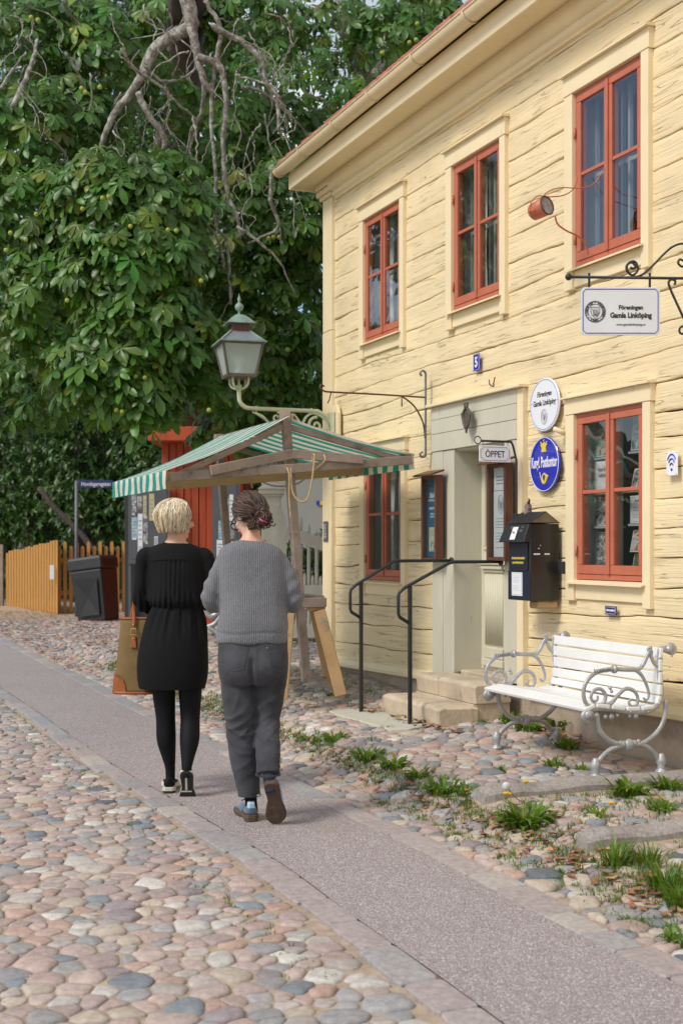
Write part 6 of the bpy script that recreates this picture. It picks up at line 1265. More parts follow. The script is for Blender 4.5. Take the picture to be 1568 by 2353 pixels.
WD_ = [(700, 1692, .10, 'small green weed at the far end of the row beside the path'), (770, 1706, .13, 'green weed clump in the row, third from the far end'), (735, 1700, .10, 'green weed clump in the row, second from the far end'), (845, 1742, .14, 'leafy weed clump in the row nearest below the pale stone slab'), (905, 1762, .14, 'leafy weed clump right of the one below the pale stone slab'),
       (958, 1782, .12, 'dense weed clump halfway along the row beside the path'), (1015, 1810, .15, 'wide weed clump in dry leaves before the long granite kerb'), (1070, 1822, .10, 'small weed clump touching the left end of the long granite kerb'), (855, 1716, .06, 'tiny weed between cobbles below the slab'),
       (1440, 1825, .17, 'big leafy weed clump in front of the right bench foot'), (1530, 1810, .14, 'leafy weed clump at the right edge beyond the long kerb'), (1270, 1775, .11, 'low weed clump between the bench feet'), (1330, 1780, .07, 'small weed just left of the right front bench foot'), (1150, 1782, .07, 'small lone weed left of the long kerb'),
       (1170, 1694, .14, 'weed clump around the left front bench foot'), (1210, 1706, .14, 'weed clump just right of the left front bench foot'), (1290, 1700, .17, 'tall weed clump under the middle of the bench'), (1300, 1735, .13, 'lower weed clump under the middle of the bench'), (1345, 1700, .14, 'upright toothed weed behind the bench weeds'),
       (1110, 1690, .06, 'small weed left of the bench near the steps'), (920, 1660, .08, 'green weed at the foot of the right rail post'), (1000, 1660, .09, 'green weed below the corner of the lower step'), (890, 1688, .06, 'small weed on the cobbles below the slab corner'), (1520, 1862, .12, 'low green weed near the right edge above the nearer kerb'),
       (1565, 2108, .10, 'small green weed at the lower right edge'), (765, 1620, .09, 'grassy weed left of the pale stone slab'), (600, 1640, .05, 'little weed on the cobbles behind the women'), (1440, 2060, .05, 'tiny weed among the lower right cobbles'), (1300, 1962, .06, 'tiny weed among the cobbles below the nearer kerb')]
for i, (px, py, r_, lab) in enumerate(WD_): u, d = pud(px, py, .10); weed(u, d, r_, lab, 0, seed=i)
u, d = pud(1205, 1900, .06); weed(u, d, .19, 'large dandelion clump with yellow flowers left of the nearer granite kerb', 3, 120, seed=50)
u, d = pud(1365, 1895, .06); weed(u, d, .10, 'small weed with one yellow flower beside the nearer granite kerb', 1, 40, seed=51)
u, d = pud(1415, 1985, .05); weed(u, d, .10, 'bright green grass tuft at the end of the nearer granite kerb', 0, 120, True, 52)
u, d = pud(1530, 2040, .05); weed(u, d, .105, 'large tall grass tuft at the right edge', 0, 190, True, 53)
u, d = pud(1560, 2080, .03); weed(u, d, .085, 'lower grass tuft at the right edge', 0, 150, True, 54); u, d = pud(1490, 1990, .05); weed(u, d, .09, 'thin grass tuft right of the bright one on the nearer kerb', 0, 80, True, 55)
# dandelion clock stalks
s = thing('dandelion_clock', 'thin dandelion stalk with a white seed head above the long kerb', 'dandelion', (0, 0, 0), 0); p = at(1225, 1885, 6.5); q = at(1162, 1806, 6.45); mb = MB(); mb.tube(cr([(p.x, p.y, gz(p.x, p.y)), tuple((p + q) / 2 + Vector((-.01, 0, .02))), tuple(q)], 5), .003, 5); mb.build('stem', MAT['grass_stem'], s); mb = MB(); mb.ball(tuple(q), .022, 10, 8); mb.build('seed_head', M('seed_fluff', (.55, .55, .5), .9, .3, 60), s, smooth=True)
# moss and grass in the joints, dry leaves (uncountable)
mb = MB(); q = random.Random(5)
def gsc(n, f, L0, L1):
    for _ in range(n):
        u, d = f(); p = W(u, d); 
        if not visible(u, d, .2): continue
        g = q.uniform(.6, 1.3); z = gz(p.x, p.y) + .002
        for k in range(7): a = q.uniform(0, 6.28); blade(mb, p.x + q.gauss(0, .012), p.y + q.gauss(0, .012), z, a, q.uniform(L0, L1), .004, q.uniform(.4, 1.6), (g * 1.1, g, g * .7))
gsc(1900, lambda: (q.uniform(-3, 9.3), q.gauss(1.52, .06)), .018, .052); gsc(350, lambda: (q.uniform(5.3, 9), q.gauss(1.72, .05)), .012, .035); gsc(420, lambda: (q.uniform(-6, 9), q.uniform(.1, 1.95)), .010, .03); gsc(260, lambda: (q.uniform(-4, 8), dL(0) + .16 + abs(q.gauss(0, .08))), .008, .022); gsc(500, lambda: (q.uniform(5.9, 8.2), q.uniform(.2, 1.5)), .015, .05); gsc(300, lambda: (q.uniform(-2, 2.5), q.uniform(.1, 1.2)), .015, .05)
tag(mb.build('joint_grass', MAT['grass']), 'short grass growing in the joints of the cobbles', 'grass', kind='stuff')
mb = MB(); CL = [(.34, .13, .055), (.26, .11, .05), (.42, .21, .10), (.20, .10, .06), (.36, .24, .14)]
def dsc(n, f, s0=.014, s1=.040):
    for _ in range(n):
        u, d = f(); p = W(u, d)
        if not visible(u, d, .2): continue
        z = gz(p.x, p.y) + q.uniform(.018, .035); a = q.uniform(0, 6.28); s_ = q.uniform(s0, s1); ca, sa = math.cos(a), math.sin(a); V = []
        for (x, y) in ((-1, 0), (-.3, .38), (.3, .42), (1, 0), (.35, -.38), (-.3, -.4), (0, 0)): zz = .30 * s_ * (x * x) * q.uniform(.2, 1.2) + q.uniform(-.1, .35) * s_ * abs(y); V.append((p.x + (x * ca - y * sa) * s_, p.y + (x * sa + y * ca) * s_, z + zz))
        c = q.choice(CL); mb.add(V, [(0, 1, 6), (1, 2, 6), (2, 3, 6), (3, 4, 6), (4, 5, 6), (5, 0, 6)], 0, tuple(x * q.uniform(.7, 1.2) for x in c))
dsc(560, lambda: (q.uniform(-2, 9), q.gauss(1.56, .07))); dsc(160, lambda: (q.uniform(6.0, 8.4), q.gauss(1.5, .12)), .018, .042); dsc(130, lambda: (q.uniform(-3, 9), q.uniform(.1, 2.0)), .01, .03); dsc(60, lambda: (q.uniform(4.0, 4.9), q.gauss(.12, .05)), .03, .05); dsc(40, lambda: (q.uniform(3.2, 4.2), q.gauss(.72, .04)), .03, .05); dsc(40, lambda: (q.uniform(2.6, 3.0), q.gauss(.75, .04)), .02, .04)
dsc(5200, lambda: (q.uniform(-17, -2.5), q.uniform(-3, 2.0)), .02, .05); dsc(40, lambda: (q.uniform(-4, 8), q.uniform(2.9, 4.2)), .008, .02)
tag(mb.build('fallen_leaves', MAT['dry']), 'dry orange brown leaves scattered along the cobbles', 'leaves', kind='stuff')
mb = MB(); 
for _ in range(5200):
    u, d = (q.uniform(-5, 9.3), q.choice((q.gauss(1.75, .12), q.gauss(1.5, .1), q.uniform(2.95, 4.2), q.uniform(.1, 1.9)))); p = W(u, d)
    if not visible(u, d, .05): continue
    s_ = q.uniform(.002, .0055); z = gz(p.x, p.y) + .003; g = q.uniform(.25, .5); mb.add([(p.x - s_, p.y - s_, z), (p.x + s_, p.y - s_ * .6, z), (p.x + s_ * .4, p.y + s_, z), (p.x, p.y, z + s_ * 1.2)], [(0, 1, 3), (1, 2, 3), (2, 0, 3)], 0, (g, g * .85, g * .75))
tag(mb.build('grit', MAT['stone']), 'loose grit lying in the joints between the cobbles', 'grit', kind='stuff')
tw = thing('twig', 'thin brown twig lying on the cobbles at the lower right', 'twig', (0, 0, 0), 0); mb = MB(); P_ = []
for px, py in ((1390, 1994), (1420, 1996), (1450, 2002), (1480, 2012), (1500, 2022)): u, d = pud(px, py - 18, .02); p = W(u, d); P_.append((p.x, p.y, gz(p.x, p.y) + .03))
mb.tube(cr(P_, 4), .005, 6); mb.build('twig_stick', MAT['rust'], tw, smooth=True)
# ================================================================ the two women
from mathutils.bvhtree import BVHTree
def fuse(mb, voxel, name, mat, parent, it=6, disp=None, sub=False):
    me = bpy.data.meshes.new('tmp'); me.from_pydata(mb.v, [], mb.f); o = bpy.data.objects.new('tmp', me); col.objects.link(o)
    m = o.modifiers.new('r', 'REMESH'); m.mode = 'VOXEL'; m.voxel_size = voxel; m2 = o.modifiers.new('s', 'SMOOTH'); m2.iterations = it; m2.factor = .6
    bpy.context.view_layer.update(); dg = bpy.context.evaluated_depsgraph_get(); nm = bpy.data.meshes.new_from_object(o.evaluated_get(dg)); bpy.data.objects.remove(o); bpy.data.meshes.remove(me)
    nm.name = name; nm.materials.clear()
    if disp:
        no = [v.normal.copy() for v in nm.vertices]
        for v, n in zip(nm.vertices, no): v.co = v.co + n * disp(v.co, n)
    nm.polygons.foreach_set('use_smooth', [True] * len(nm.polygons)); nm.update()
    return link(name, nm, parent, mat)
def bvh(o): me = o.data; return BVHTree.FromPolygons([v.co[:] for v in me.vertices], [p.vertices[:] for p in me.polygons])
def ringset(rows, n=32, k=5, ex=2.0, wob=None):
    """rows: (x, y, z, a, b) -> smooth rings"""
    out = []
    for q in cr(rows, k):
        x, y, z, a, b = q[:5]; ring = []
        for i in range(n):
            t = 2 * math.pi * i / n; c, s = math.cos(t), math.sin(t); cx = abs(c) ** (2 / ex) * (1 if c > 0 else -1); sx = abs(s) ** (2 / ex) * (1 if s > 0 else -1)
            f = 1 + (wob(t, z) if wob else 0); ring.append((x + a * cx * f, y + b * sx * f, z))
        out.append(ring)
    return out
def limbtube(mb, pts, n=16, k=5):
    """pts: (x,y,z,r)"""
    c = cr(pts, k); mb.tube([p[:3] for p in c], [p[3] for p in c], n)
def hand(mb, wrist, direc, side):
    """palm with five separate curled fingers, reaching along direc"""
    wv = Vector(wrist); d = Vector(direc).normalized(); up = Vector((0, 0, 1)); lat = d.cross(up).normalized() * side; nrm = lat.cross(d).normalized() * side
    mb.tube([tuple(wv), tuple(wv + d * .03), tuple(wv + d * .06), tuple(wv + d * .09)], [.024, .030, .036, .030], 10, flat=.5, flatdir=tuple(nrm))
    for i, (o, L_) in enumerate(((-.030, .062), (-.010, .074), (.010, .070), (.029, .055))):
        b0 = wv + d * .085 + lat * o; p1 = b0 + d * L_ * .45; p2 = p1 + (d * .55 - up * .75).normalized() * L_ * .32; p3 = p2 + (-up * .9 - d * .35).normalized() * L_ * .28; mb.tube([tuple(b0 - d * .02), tuple(b0), tuple(p1), tuple(p2), tuple(p3)], [.0095, .0092, .0088, .0082, .006], 8)
    b0 = wv + d * .025 - lat * .028; mb.tube([tuple(b0), tuple(b0 - lat * .022 + d * .025 - up * .008), tuple(b0 - lat * .020 + d * .05 - up * .025), tuple(b0 - lat * .008 + d * .062 - up * .038)], [.013, .0115, .0100, .007], 8)
def headmesh(mb, c, yaw, pitch=0, r=.078, ears=True):
    """skull, jaw, nose, lips, ears; faces +y before yaw"""
    rot = Matrix.Rotation(yaw, 4, 'Z') @ Matrix.Rotation(-pitch, 4, 'X'); c = Vector(c); t = MB()
    t.ball((0, -.012, .03), r, 20, 14, sq=(.98, 1.2, 1.12)); t.ball((0, .028, -.045), .058, 18, 12, sq=(.95, .95, 1.15)); t.ball((0, .062, -.088), .024, 12, 8, sq=(1.1, .8, .8))
    t.tube([(0, .080, .025), (0, .096, -.005), (0, .108, -.028), (0, .092, -.036)], [.009, .011, .014, .010], 8); t.ball((0, .078, -.060), .018, 10, 6, sq=(1.2, .6, .45)); t.ball((-.03, .066, -.02), .022, 10, 8); t.ball((.03, .066, -.02), .022, 10, 8)
    t.ball((0, .066, .045), .04, 12, 8, sq=(1.2, .6, .6))
    if ears:
        for s_ in (-1, 1): t.ball((s_ * r * .99, -.005, -.012), .030, 10, 8, sq=(.28, .62, 1.05))
    mb.add([tuple(c + rot @ Vector(v)) for v in t.v], t.f); return rot
def shoe(parent, loc, yaw, pitch, mats, L_=.262, name='shoe', stripes=None, tab=None, roll=0):
    """mats: (upper, midsole, outsole). Local: heel at y=0, toe at y=L, sole plane z=0"""
    s = thing(name, None, None); s.parent = parent; s.matrix_local = Matrix.Translation(loc) @ Matrix.Rotation(yaw, 4, 'Z') @ Matrix.Rotation(roll, 4, 'Y') @ Matrix.Rotation(pitch, 4, 'X')
    ts = [0, .04, .12, .28, .45, .62, .78, .90, .97, 1.0]; hw = [.018, .030, .036, .033, .031, .042, .049, .044, .029, .010]; uh = [.082, .092, .090, .082, .074, .062, .052, .044, .036, .03]; tw_ = [.012, .019, .024, .024, .021, .022, .026, .024, .016, .005]
    off = lambda t: .006 * math.sin(math.pi * t)
    def lay(z0, z1, k0, k1, m, nm, y0=0): 
        a = []; b_ = []
        for t, w_ in zip(ts, hw): a.append((off(t) - w_ * k0, L_ * t, z0)); b_.append((off(t) - w_ * k1, L_ * t, z1))
        for t, w_ in reversed(list(zip(ts, hw))): a.append((off(t) + w_ * k0, L_ * t, z0)); b_.append((off(t) + w_ * k1, L_ * t, z1))
        mb = MB(); mb.loft([a, b_]); return mb.build(nm, m, s, bevel=.003, seg=2)
    lay(-.001, .009, 1.0, 1.04, mats[2], 'outsole'); lay(.0095, .032, 1.13, 1.06, mats[1], 'midsole')
    rings = []
    for t, w_, h, tw2 in zip(ts, hw, uh, tw_):
        ring = []
        for i in range(14):
            a = math.pi * i / 13; x = math.cos(a); z = max(0.0, math.sin(a)); ww = w_ * (1 - z) + tw2 * z if z > .5 else w_ * (1 - .15 * z); ring.append((off(t) + x * (w_ * .98 if z < .35 else ww), L_ * t * .985 + .002, .030 + (h - .030) * z ** .8))
        rings.append(ring)
    mb = MB(); mb.loft(rings); mb.build('upper', mats[0], s, smooth=True, sub=1)
    mb = MB(); mb.tube(cr([(-.02, .16, .078), (0, .15, .088), (.02, .16, .078)], 4), .003, 5); mb.tube(cr([(-.02, .13, .086), (0, .12, .094), (.02, .13, .086)], 4), .003, 5); mb.build('lace', mats[3] if len(mats) > 3 else mats[0], s)
    if stripes:
        for sd in (-1, 1):
            for k in range(3): y = .105 + k * .026; mb = MB(); mb.tube([(sd * .0365 + .004, y, .036), (sd * .0345 + .004, y - .012, .058), (sd * .0250 + .004, y - .020, .075)], .0048, 6, flat=.5); mb.build('stripe', stripes, s)
    if tab: mb = MB(); mb.loft([[(-.018, .001, .064), (.018, .001, .064), (.022, .03, .066), (-.022, .03, .066)], [(-.013, .0, .094), (.013, .0, .094), (.019, .03, .100), (-.019, .03, .100)]]); mb.build('heel_tab', tab, s, bevel=.004)
    return s
MAT['blackcloth'] = M('black_crepe', (.0045, .0045, .0052), .85, .15, 12, .25, 300, dist=.0012, spec=.25)
MAT['tights'] = M('black_tights', (.0042, .0042, .0062), .7, .12, 10, spec=.22)
def knit_mat():
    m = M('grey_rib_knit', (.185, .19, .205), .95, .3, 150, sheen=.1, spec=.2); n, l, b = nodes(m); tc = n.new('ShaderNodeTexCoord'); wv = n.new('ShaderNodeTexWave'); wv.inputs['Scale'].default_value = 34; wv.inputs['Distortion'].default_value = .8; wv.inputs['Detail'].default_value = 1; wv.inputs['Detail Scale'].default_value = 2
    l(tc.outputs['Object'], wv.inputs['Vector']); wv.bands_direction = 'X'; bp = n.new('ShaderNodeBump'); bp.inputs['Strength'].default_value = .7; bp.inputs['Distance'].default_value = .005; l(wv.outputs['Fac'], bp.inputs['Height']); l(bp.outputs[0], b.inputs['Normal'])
    src = b.inputs['Base Color'].links[0].from_socket; mr = n.new('ShaderNodeMapRange'); mr.inputs['To Min'].default_value = .72; mr.inputs['To Max'].default_value = 1.2; l(wv.outputs['Fac'], mr.inputs['Value']); mm = n.new('ShaderNodeMixRGB'); mm.blend_type = 'MULTIPLY'; mm.inputs[0].default_value = 1; l(src, mm.inputs[1]); l(mr.outputs[0], mm.inputs[2]); l(mm.outputs[0], b.inputs['Base Color']); return m  # rib shading painted into the colour: darker grooves, lighter ridges
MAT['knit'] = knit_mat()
MAT['denim'] = M('washed_black_denim', (.050, .051, .058), .88, .5, 6, .3, 260, dist=.001, sheen=.06, spec=.3)
MAT['stitch'] = M('denim_stitch', (.075, .075, .08), .8, .1)
MAT['blond'] = M('blond_hair', (1, 1, 1), .42, .2, 60, attr=True, spec=.5)
MAT['brunette'] = M('brown_hair', (1, 1, 1), .45, .2, 60, attr=True, spec=.5)
# ---------------------------------------------------------------- woman in the black dress
YA = 7.2; sA = F / YA; pa = thing('person', 'blonde woman in black dress and tights walking away along the path carrying a bag', 'person', ((395 - CX) / sA, YA, gz((395 - CX) / sA, YA) + .016), 0)
fx = lambda px: (px - 395) / sA
fz = lambda py: CAMZ - (py - HY) / sA - pa.location.z
body = MB()
hc = (fx(402), .0, fz(1196)); yawA = R(-62)
headmesh(body, hc, yawA, 0)
def R5(l_, r_, py, b_, y=0, f=fx, g=fz): return ((f(l_) + f(r_)) / 2, y, g(py), (f(r_) - f(l_)) / 2, b_)
body.loft(ringset([R5(384, 424, 1215, .050, .005), R5(385, 424, 1232, .050, 0), R5(380, 428, 1244, .055, 0), R5(356, 452, 1258, .075, -.005), R5(352, 462, 1290, .09, 0), R5(356, 458, 1340, .10, .01), R5(360, 454, 1390, .085, 0), R5(350, 464, 1450, .10, 0), R5(344, 468, 1510, .11, 0), R5(350, 462, 1560, .10, 0)], 24))
legL = [(375, 1540, 26, 0), (376, 1590, 26.5, .01), (379, 1650, 22.5, .03), (380, 1700, 22.3, .04), (385, 1740, 16, .05), (388, 1770, 11.5, .06), (388, 1806, 11, .06)]
legR = [(437, 1540, 27, 0), (437, 1590, 26.5, .0), (437, 1650, 22.5, 0), (438, 1695, 22.5, -.05), (436, 1730, 16, -.09), (435, 1756, 11.5, -.12), (436, 1775, 12, -.12)]
for lg_ in (legL, legR): limbtube(body, [(fx(a), y, fz(b_), (r_ - 1.2) / sA) for a, b_, r_, y in lg_])
limbtube(body, [(fx(345), 0, fz(1268), .036), (fx(328), 0, fz(1310), .032), (fx(322), 0, fz(1350), .03), (fx(322), .02, fz(1385), .028), (fx(334), .09, fz(1398), .026), (fx(338), .17, fz(1396), .021), (fx(340), .20, fz(1396), .02)])
hand(body, (fx(340), .20, fz(1396)), (.15, 1, -.1), 1)
limbtube(body, [(fx(460), 0, fz(1268), .036), (fx(480), 0, fz(1310), .032), (fx(484), 0, fz(1350), .03), (fx(480), .03, fz(1388), .028), (fx(468), .12, fz(1392), .024), (fx(455), .21, fz(1380), .02)])
hand(body, (fx(455), .21, fz(1380)), (-.25, 1, .1), -1)
fuse(body, .0075, 'body', MAT['skin'], pa, 3)
tg = MB()
for lg_ in (legL, legR): limbtube(tg, [(fx(a), y, fz(b_), r_ / sA) for a, b_, r_, y in lg_], 20)
tg.build('tights', MAT['tights'], pa, smooth=True)
# dress: bodice with sleeves, gathered waist, skirt
bd_ = MB(); bd_.loft(ringset([R5(377, 426, 1246, .058, -.002), R5(362, 444, 1251, .075, -.004), R5(345, 462, 1259, .088, -.002), R5(338, 470, 1275, .10, 0), R5(340, 473, 1310, .112, .0), R5(340, 475, 1350, .124, .0), R5(338, 475, 1376, .126, 0), R5(344, 469, 1388, .116, 0), R5(351, 463, 1395, .100, 0)], 36))
for sg, pts in ((0, [(348, 1272, 15, 0), (333, 1278, 19, 0), (326, 1312, 16.5, 0), (323, 1350, 17, 0), (323, 1378, 18, .02), (332, 1397, 14, .07), (338, 1399, 11, .12)]), (1, [(458, 1272, 15, 0), (472, 1278, 19, 0), (481, 1312, 16.5, 0), (484, 1350, 17, 0), (481, 1380, 17, .03), (470, 1392, 13, .10)])):
    limbtube(bd_, [(fx(a), y, fz(b_), r_ / sA) for a, b_, r_, y in pts])
def fold_b(co, n):
    z = co.z; g_ = math.exp(-((co.x - fx(403)) / .055) ** 2) * (1 if z < fz(1286) else 0) * (1 if co.y < 0 else 0)
    return .0065 * math.sin((co.x - fx(403)) * 240) * g_ + .004 * noise.noise(co * 9) + .003 * math.sin(co.x * 120) * sst(fz(1360), fz(1392), z) ** 1 * 0 + .004 * math.sin(math.atan2(co.y, co.x - fx(406)) * 26) * (1 - sst(fz(1394), fz(1360), z))* 0 + .0050 * math.sin(co.x * 190 + 3 * noise.noise(co * 6)) * (1 - sst(fz(1392), fz(1340), z))
drs = thing('dress', None, None); drs.parent = pa
fuse(bd_, .008, 'bodice', MAT['blackcloth'], drs, 3, fold_b)
sk = MB(); wobs = lambda t, z: (.046 * math.sin(t * 17 + 2.2 * math.sin(t * 3)) + .026 * math.sin(t * 31 + 1)) * (1 - .88 * sst(fz(1400), fz(1500), z) if z > 0 else 1) * (sst(fz(1500), fz(1440), z) * .85 + .15) * .9
sk.loft(ringset([R5(352, 462, 1391, .100), R5(347, 465, 1402, .106), R5(335, 472, 1430, .120), R5(324, 477, 1470, .130, -.01), R5(317, 479, 1512, .137, -.012), R5(316, 478, 1548, .140, -.008), R5(319, 472, 1576, .138, 0), R5(322, 470, 1580, .134, 0), R5(326, 466, 1577, .126, 0)], 120, 6, 2.15, wobs), cap=False); sk.build('skirt', MAT['blackcloth'], drs, smooth=True)
mb = MB(); mb.loft(ringset([R5(351, 463, 1391, .101), R5(350, 464, 1395, .103), R5(351, 463, 1399, .102)], 90, 4, 2, lambda t, z: .020 * math.sin(t * 45)), cap=False); mb.build('waist_elastic', MAT['blackcloth'], drs, smooth=True)
mb = MB(); mb.tube([(fx(px), y, fz(py)) for px, y, py in cr([(350, -.075, 1287), (375, -.098, 1285), (405, -.108, 1284), (435, -.098, 1285), (462, -.075, 1287)], 5)], .0018, 5); mb.build('yoke_seam', MAT['tights'], drs)
mb = MB(); c_ = cr([(377, -.02, 1246), (385, -.045, 1248), (402, -.058, 1249), (418, -.045, 1248), (426, -.02, 1246)], 5); mb.tube([(fx(a), y, fz(b_)) for a, y, b_ in c_], .004, 6); mb.build('neck_binding', MAT['blackcloth'], drs, smooth=True)
# bob
def strands(mb, base, n, seedv, cols, r0=.0030):
    q = random.Random(seedv)
    for i in range(n):
        pts = base(q); c = q.choice(cols); g = q.uniform(.8, 1.2); k0 = len(mb.v); mb.tube(cr(pts, 3), [r0 * q.uniform(.8, 1.3)] * (3 * (len(pts) - 1)) + [.0008], 4, cap=False); mb.c.extend([(c[0] * g, c[1] * g, c[2] * g)] * (len(mb.v) - k0))
hcx, hcy, hcz = fx(400), .0, fz(1190)
def bobpt(az, t, k=1.0):
    """az measured from the face direction, t 0 crown .. 1 ends"""
    th = t * R(118); face = math.pi / 2 + yawA
    rr = math.sin(min(th, R(95))) * (1 if th < R(95) else 1 - .22 * (th - R(95)) / R(23)); z = math.cos(th) if th < R(90) else -(th - R(90)) * 1.25
    rr *= 1 + .05 * sst(R(60), R(95), th); return (hcx + .108 * k * rr * math.cos(face + az), hcy + .118 * k * rr * math.sin(face + az), hcz + .022 + (.088 if z > 0 else .150) * z * k)
rings = []
for j in range(15):
    t = .03 + j / 14 * .97; op = R(60) * sst(.25, .6, t); rings.append([bobpt(op + (2 * math.pi - 2 * op) * i / 35, t, .965) for i in range(36)])
mb = MB(); mb.loft(rings, cap=False, closed=False); mb.c = [(.34, .25, .13)] * len(mb.v); hr = mb.build('hair', MAT['blond'], pa, smooth=True)
BC = [(.74, .62, .42), (.62, .50, .32), (.82, .73, .54), (.46, .36, .23), (.86, .79, .62), (.34, .26, .17)]
def sb(q):
    az = q.uniform(R(58), 2 * math.pi - R(58)); sw = q.gauss(0, .12); ph = q.uniform(0, 6); k = q.uniform(.97, 1.035); e = q.uniform(.93, 1.04); az0 = az + q.gauss(.25, .45)
    return [bobpt(az0 + (az + sw * t - az0) * min(1, t * 1.8) + .05 * math.sin(ph + t * 7), .04 + t * (e - .04), k + .02 * math.sin(ph + 5 * t)) for t in (0, .2, .4, .6, .8, .92, 1.0)]
mb = MB(); mb.c = []; strands(mb, sb, 1300, 3, BC + [(.22, .155, .09)], .0021); o = mb.build('hair_strands', MAT['blond'], hr, smooth=True); o['kind'] = 'stuff'
# shoes
wh, dk = M('cream_rubber', (.55, .52, .44), .6, .1, 9), M('black_rubber', (.015, .015, .015), .6, .2, 20)
shoe(pa, (fx(388), -.005, .002), R(6), 0, (MAT['tights'], wh, dk)); sh_ = shoe(pa, (fx(435), -.155, fz(1762)), R(4), R(-66), (MAT['tights'], wh, dk), .245)
mb = MB(); mb.box((-.006, .03, -.004), (.006, .12, -.0012)); mb.box((-.03, .125, -.004), (.03, .132, -.0012)); mb.box((-.03, .165, -.004), (.034, .172, -.0012)); mb.build('sole_tread', wh, sh_)
# ---------------------------------------------------------------- tote bag
bag = thing('tote_bag', 'olive brown canvas tote bag with tan leather corners carried by the blonde woman', 'bag', (pa.location.x, YA + .13, pa.location.z), 0)
CV = M('olive_canvas', (.165, .105, .036), .85, .18, 9, .5, 260, dist=.0012); LE = M('tan_leather', (.30, .085, .018), .4, .2, 14, .2, 40); BR_ = M('brass', (.6, .42, .15), .3, .1, metal=.8)
def bz_(px, py, y): return (fx(px), y, fz(py))
rows = []
for l_, r_, py, b_ in ((270, 352, 1424, .030), (268, 354, 1440, .045), (262, 358, 1500, .065), (256, 360, 1560, .075), (253, 360, 1592, .078)): rows.append(R5(l_, r_, py, b_, 0))
bg_ = MB(); bg_.loft(ringset(rows, 40, 4, 2.6, lambda t, z: .012 * noise.noise(Vector((math.cos(t) * 2, z * 8, 0)))), cap=True); bg_.build('canvas_body', CV, bag, smooth=True)
mb = MB(); rg = ringset([R5(269, 353, 1423, .032), R5(269, 353, 1427, .033)], 40, 1, 3.0); mb.tube(rg[0] + rg[0][:1], .006, 6, cap=False); mb.build('top_trim', LE, bag, smooth=True)
mb = MB(); rg = ringset([R5(252, 361, 1594, .079), R5(252, 361, 1598, .079)], 40, 1, 3.0); mb.tube(rg[0] + rg[0][:1], .008, 6, cap=False); mb.loft(rg); mb.build('base_trim', LE, bag, smooth=True)
mb = MB(); q_ = [(253, 1592), (286, 1594), (285, 1578), (278, 1562), (266, 1553), (257, 1552)]; mb.add([(fx(a), -.0 - (.079 if a > 262 else .055) - .001, fz(b_)) for a, b_ in q_] + [(fx(250), -.02, fz(1593)), (fx(255), -.02, fz(1552))], [(0, 1, 2, 3, 4, 5), (6, 0, 5, 7)]); mb.build('leather_corner', LE, bag)
mb = MB()
def strap(pts, w_): 
    c = cr(pts, 6); mb.tube(c, w_ / 2, 8, flat=.35, flatdir=(0, 1, 0))
strap([bz_(303, 1440, -.062), bz_(303, 1425, -.055), bz_(302, 1405, -.045), bz_(303, 1385, -.05), bz_(312, 1374, -.06), bz_(328, 1378, -.07), bz_(345, 1400, -.055), bz_(350, 1440, -.05)], .020); mb.build('handle', LE, bag, smooth=True)
mb = MB(); strap([bz_(290, 1428, .035), bz_(295, 1400, .03), bz_(303, 1380, .02), bz_(315, 1372, .0), bz_(335, 1385, .02), bz_(345, 1425, .035)], .018); mb.build('handle', LE, bag, smooth=True)
mb = MB(); mb.add([bz_(299, 1460, -.067), bz_(307, 1460, -.067), bz_(310, 1490, -.073), bz_(296, 1490, -.073), bz_(299, 1460, -.062), bz_(307, 1460, -.062), bz_(310, 1490, -.066), bz_(296, 1490, -.066)], [(0, 3, 2, 1), (4, 5, 6, 7), (0, 1, 5, 4), (1, 2, 6, 5), (2, 3, 7, 6), (3, 0, 4, 7)]); mb.build('leather_tab', LE, bag, bevel=.002)
mb = MB(); mb.tube([bz_(px, py, -.068) for px, py in ((297, 1446), (309, 1446), (310, 1460), (296, 1460), (297, 1446))], .003, 6); mb.build('buckle_ring', BR_, bag); 
for py in (1437, 1469): mb = MB(); mb.ball(bz_(303, py, -.068), .006, 8, 6); mb.build('rivet', BR_, bag)
# ---------------------------------------------------------------- woman in the grey sweater
YG = 6.485; sG = F / YG; pg = thing('person', 'dark haired woman in grey sweater and black jeans walking beside the blonde', 'person', ((580 - CX) / sG, YG, gz((580 - CX) / sG, YG) + .016), 0)
gx = lambda px: (px - 580) / sG
gzz = lambda py: CAMZ - (py - HY) / sG - pg.location.z
def G5(l_, r_, py, b_, y=0): return R5(l_, r_, py, b_, y, gx, gzz)
body = MB(); hG = (gx(572), .03, gzz(1185)); yawG = R(42)
rotG = headmesh(body, hG, yawG, R(30), .076)
body.loft(ringset([G5(556, 597, 1205, .05, .015), G5(557, 598, 1222, .05, .005), G5(553, 602, 1238, .056, -.005), G5(530, 625, 1252, .07, -.01), G5(515, 645, 1275, .09, 0), G5(520, 642, 1330, .10, .01), G5(525, 638, 1400, .09, 0), G5(515, 648, 1470, .105, 0), G5(510, 652, 1530, .115, 0), G5(520, 645, 1565, .10, 0)], 24))
JL = [(543, 1552, 38, 0), (547, 1600, 38, .0), (551, 1650, 36, .01), (556, 1700, 36, .02), (561, 1750, 34, .03), (568, 1800, 28, .03), (572, 1829, 25.5, .03)]
JR = [(622, 1552, 39, 0), (618, 1600, 35, .02), (614, 1645, 31, .03), (616, 1675, 28, .0), (617, 1710, 29, -.05), (618, 1745, 28, -.09), (619, 1770, 27.5, -.12)]
for J in (JL, JR): limbtube(body, [(gx(a), y, gzz(b_), min(r_ * .72, 27 if i < 4 else 17) / sG) for i, (a, b_, r_, y) in enumerate(J)])
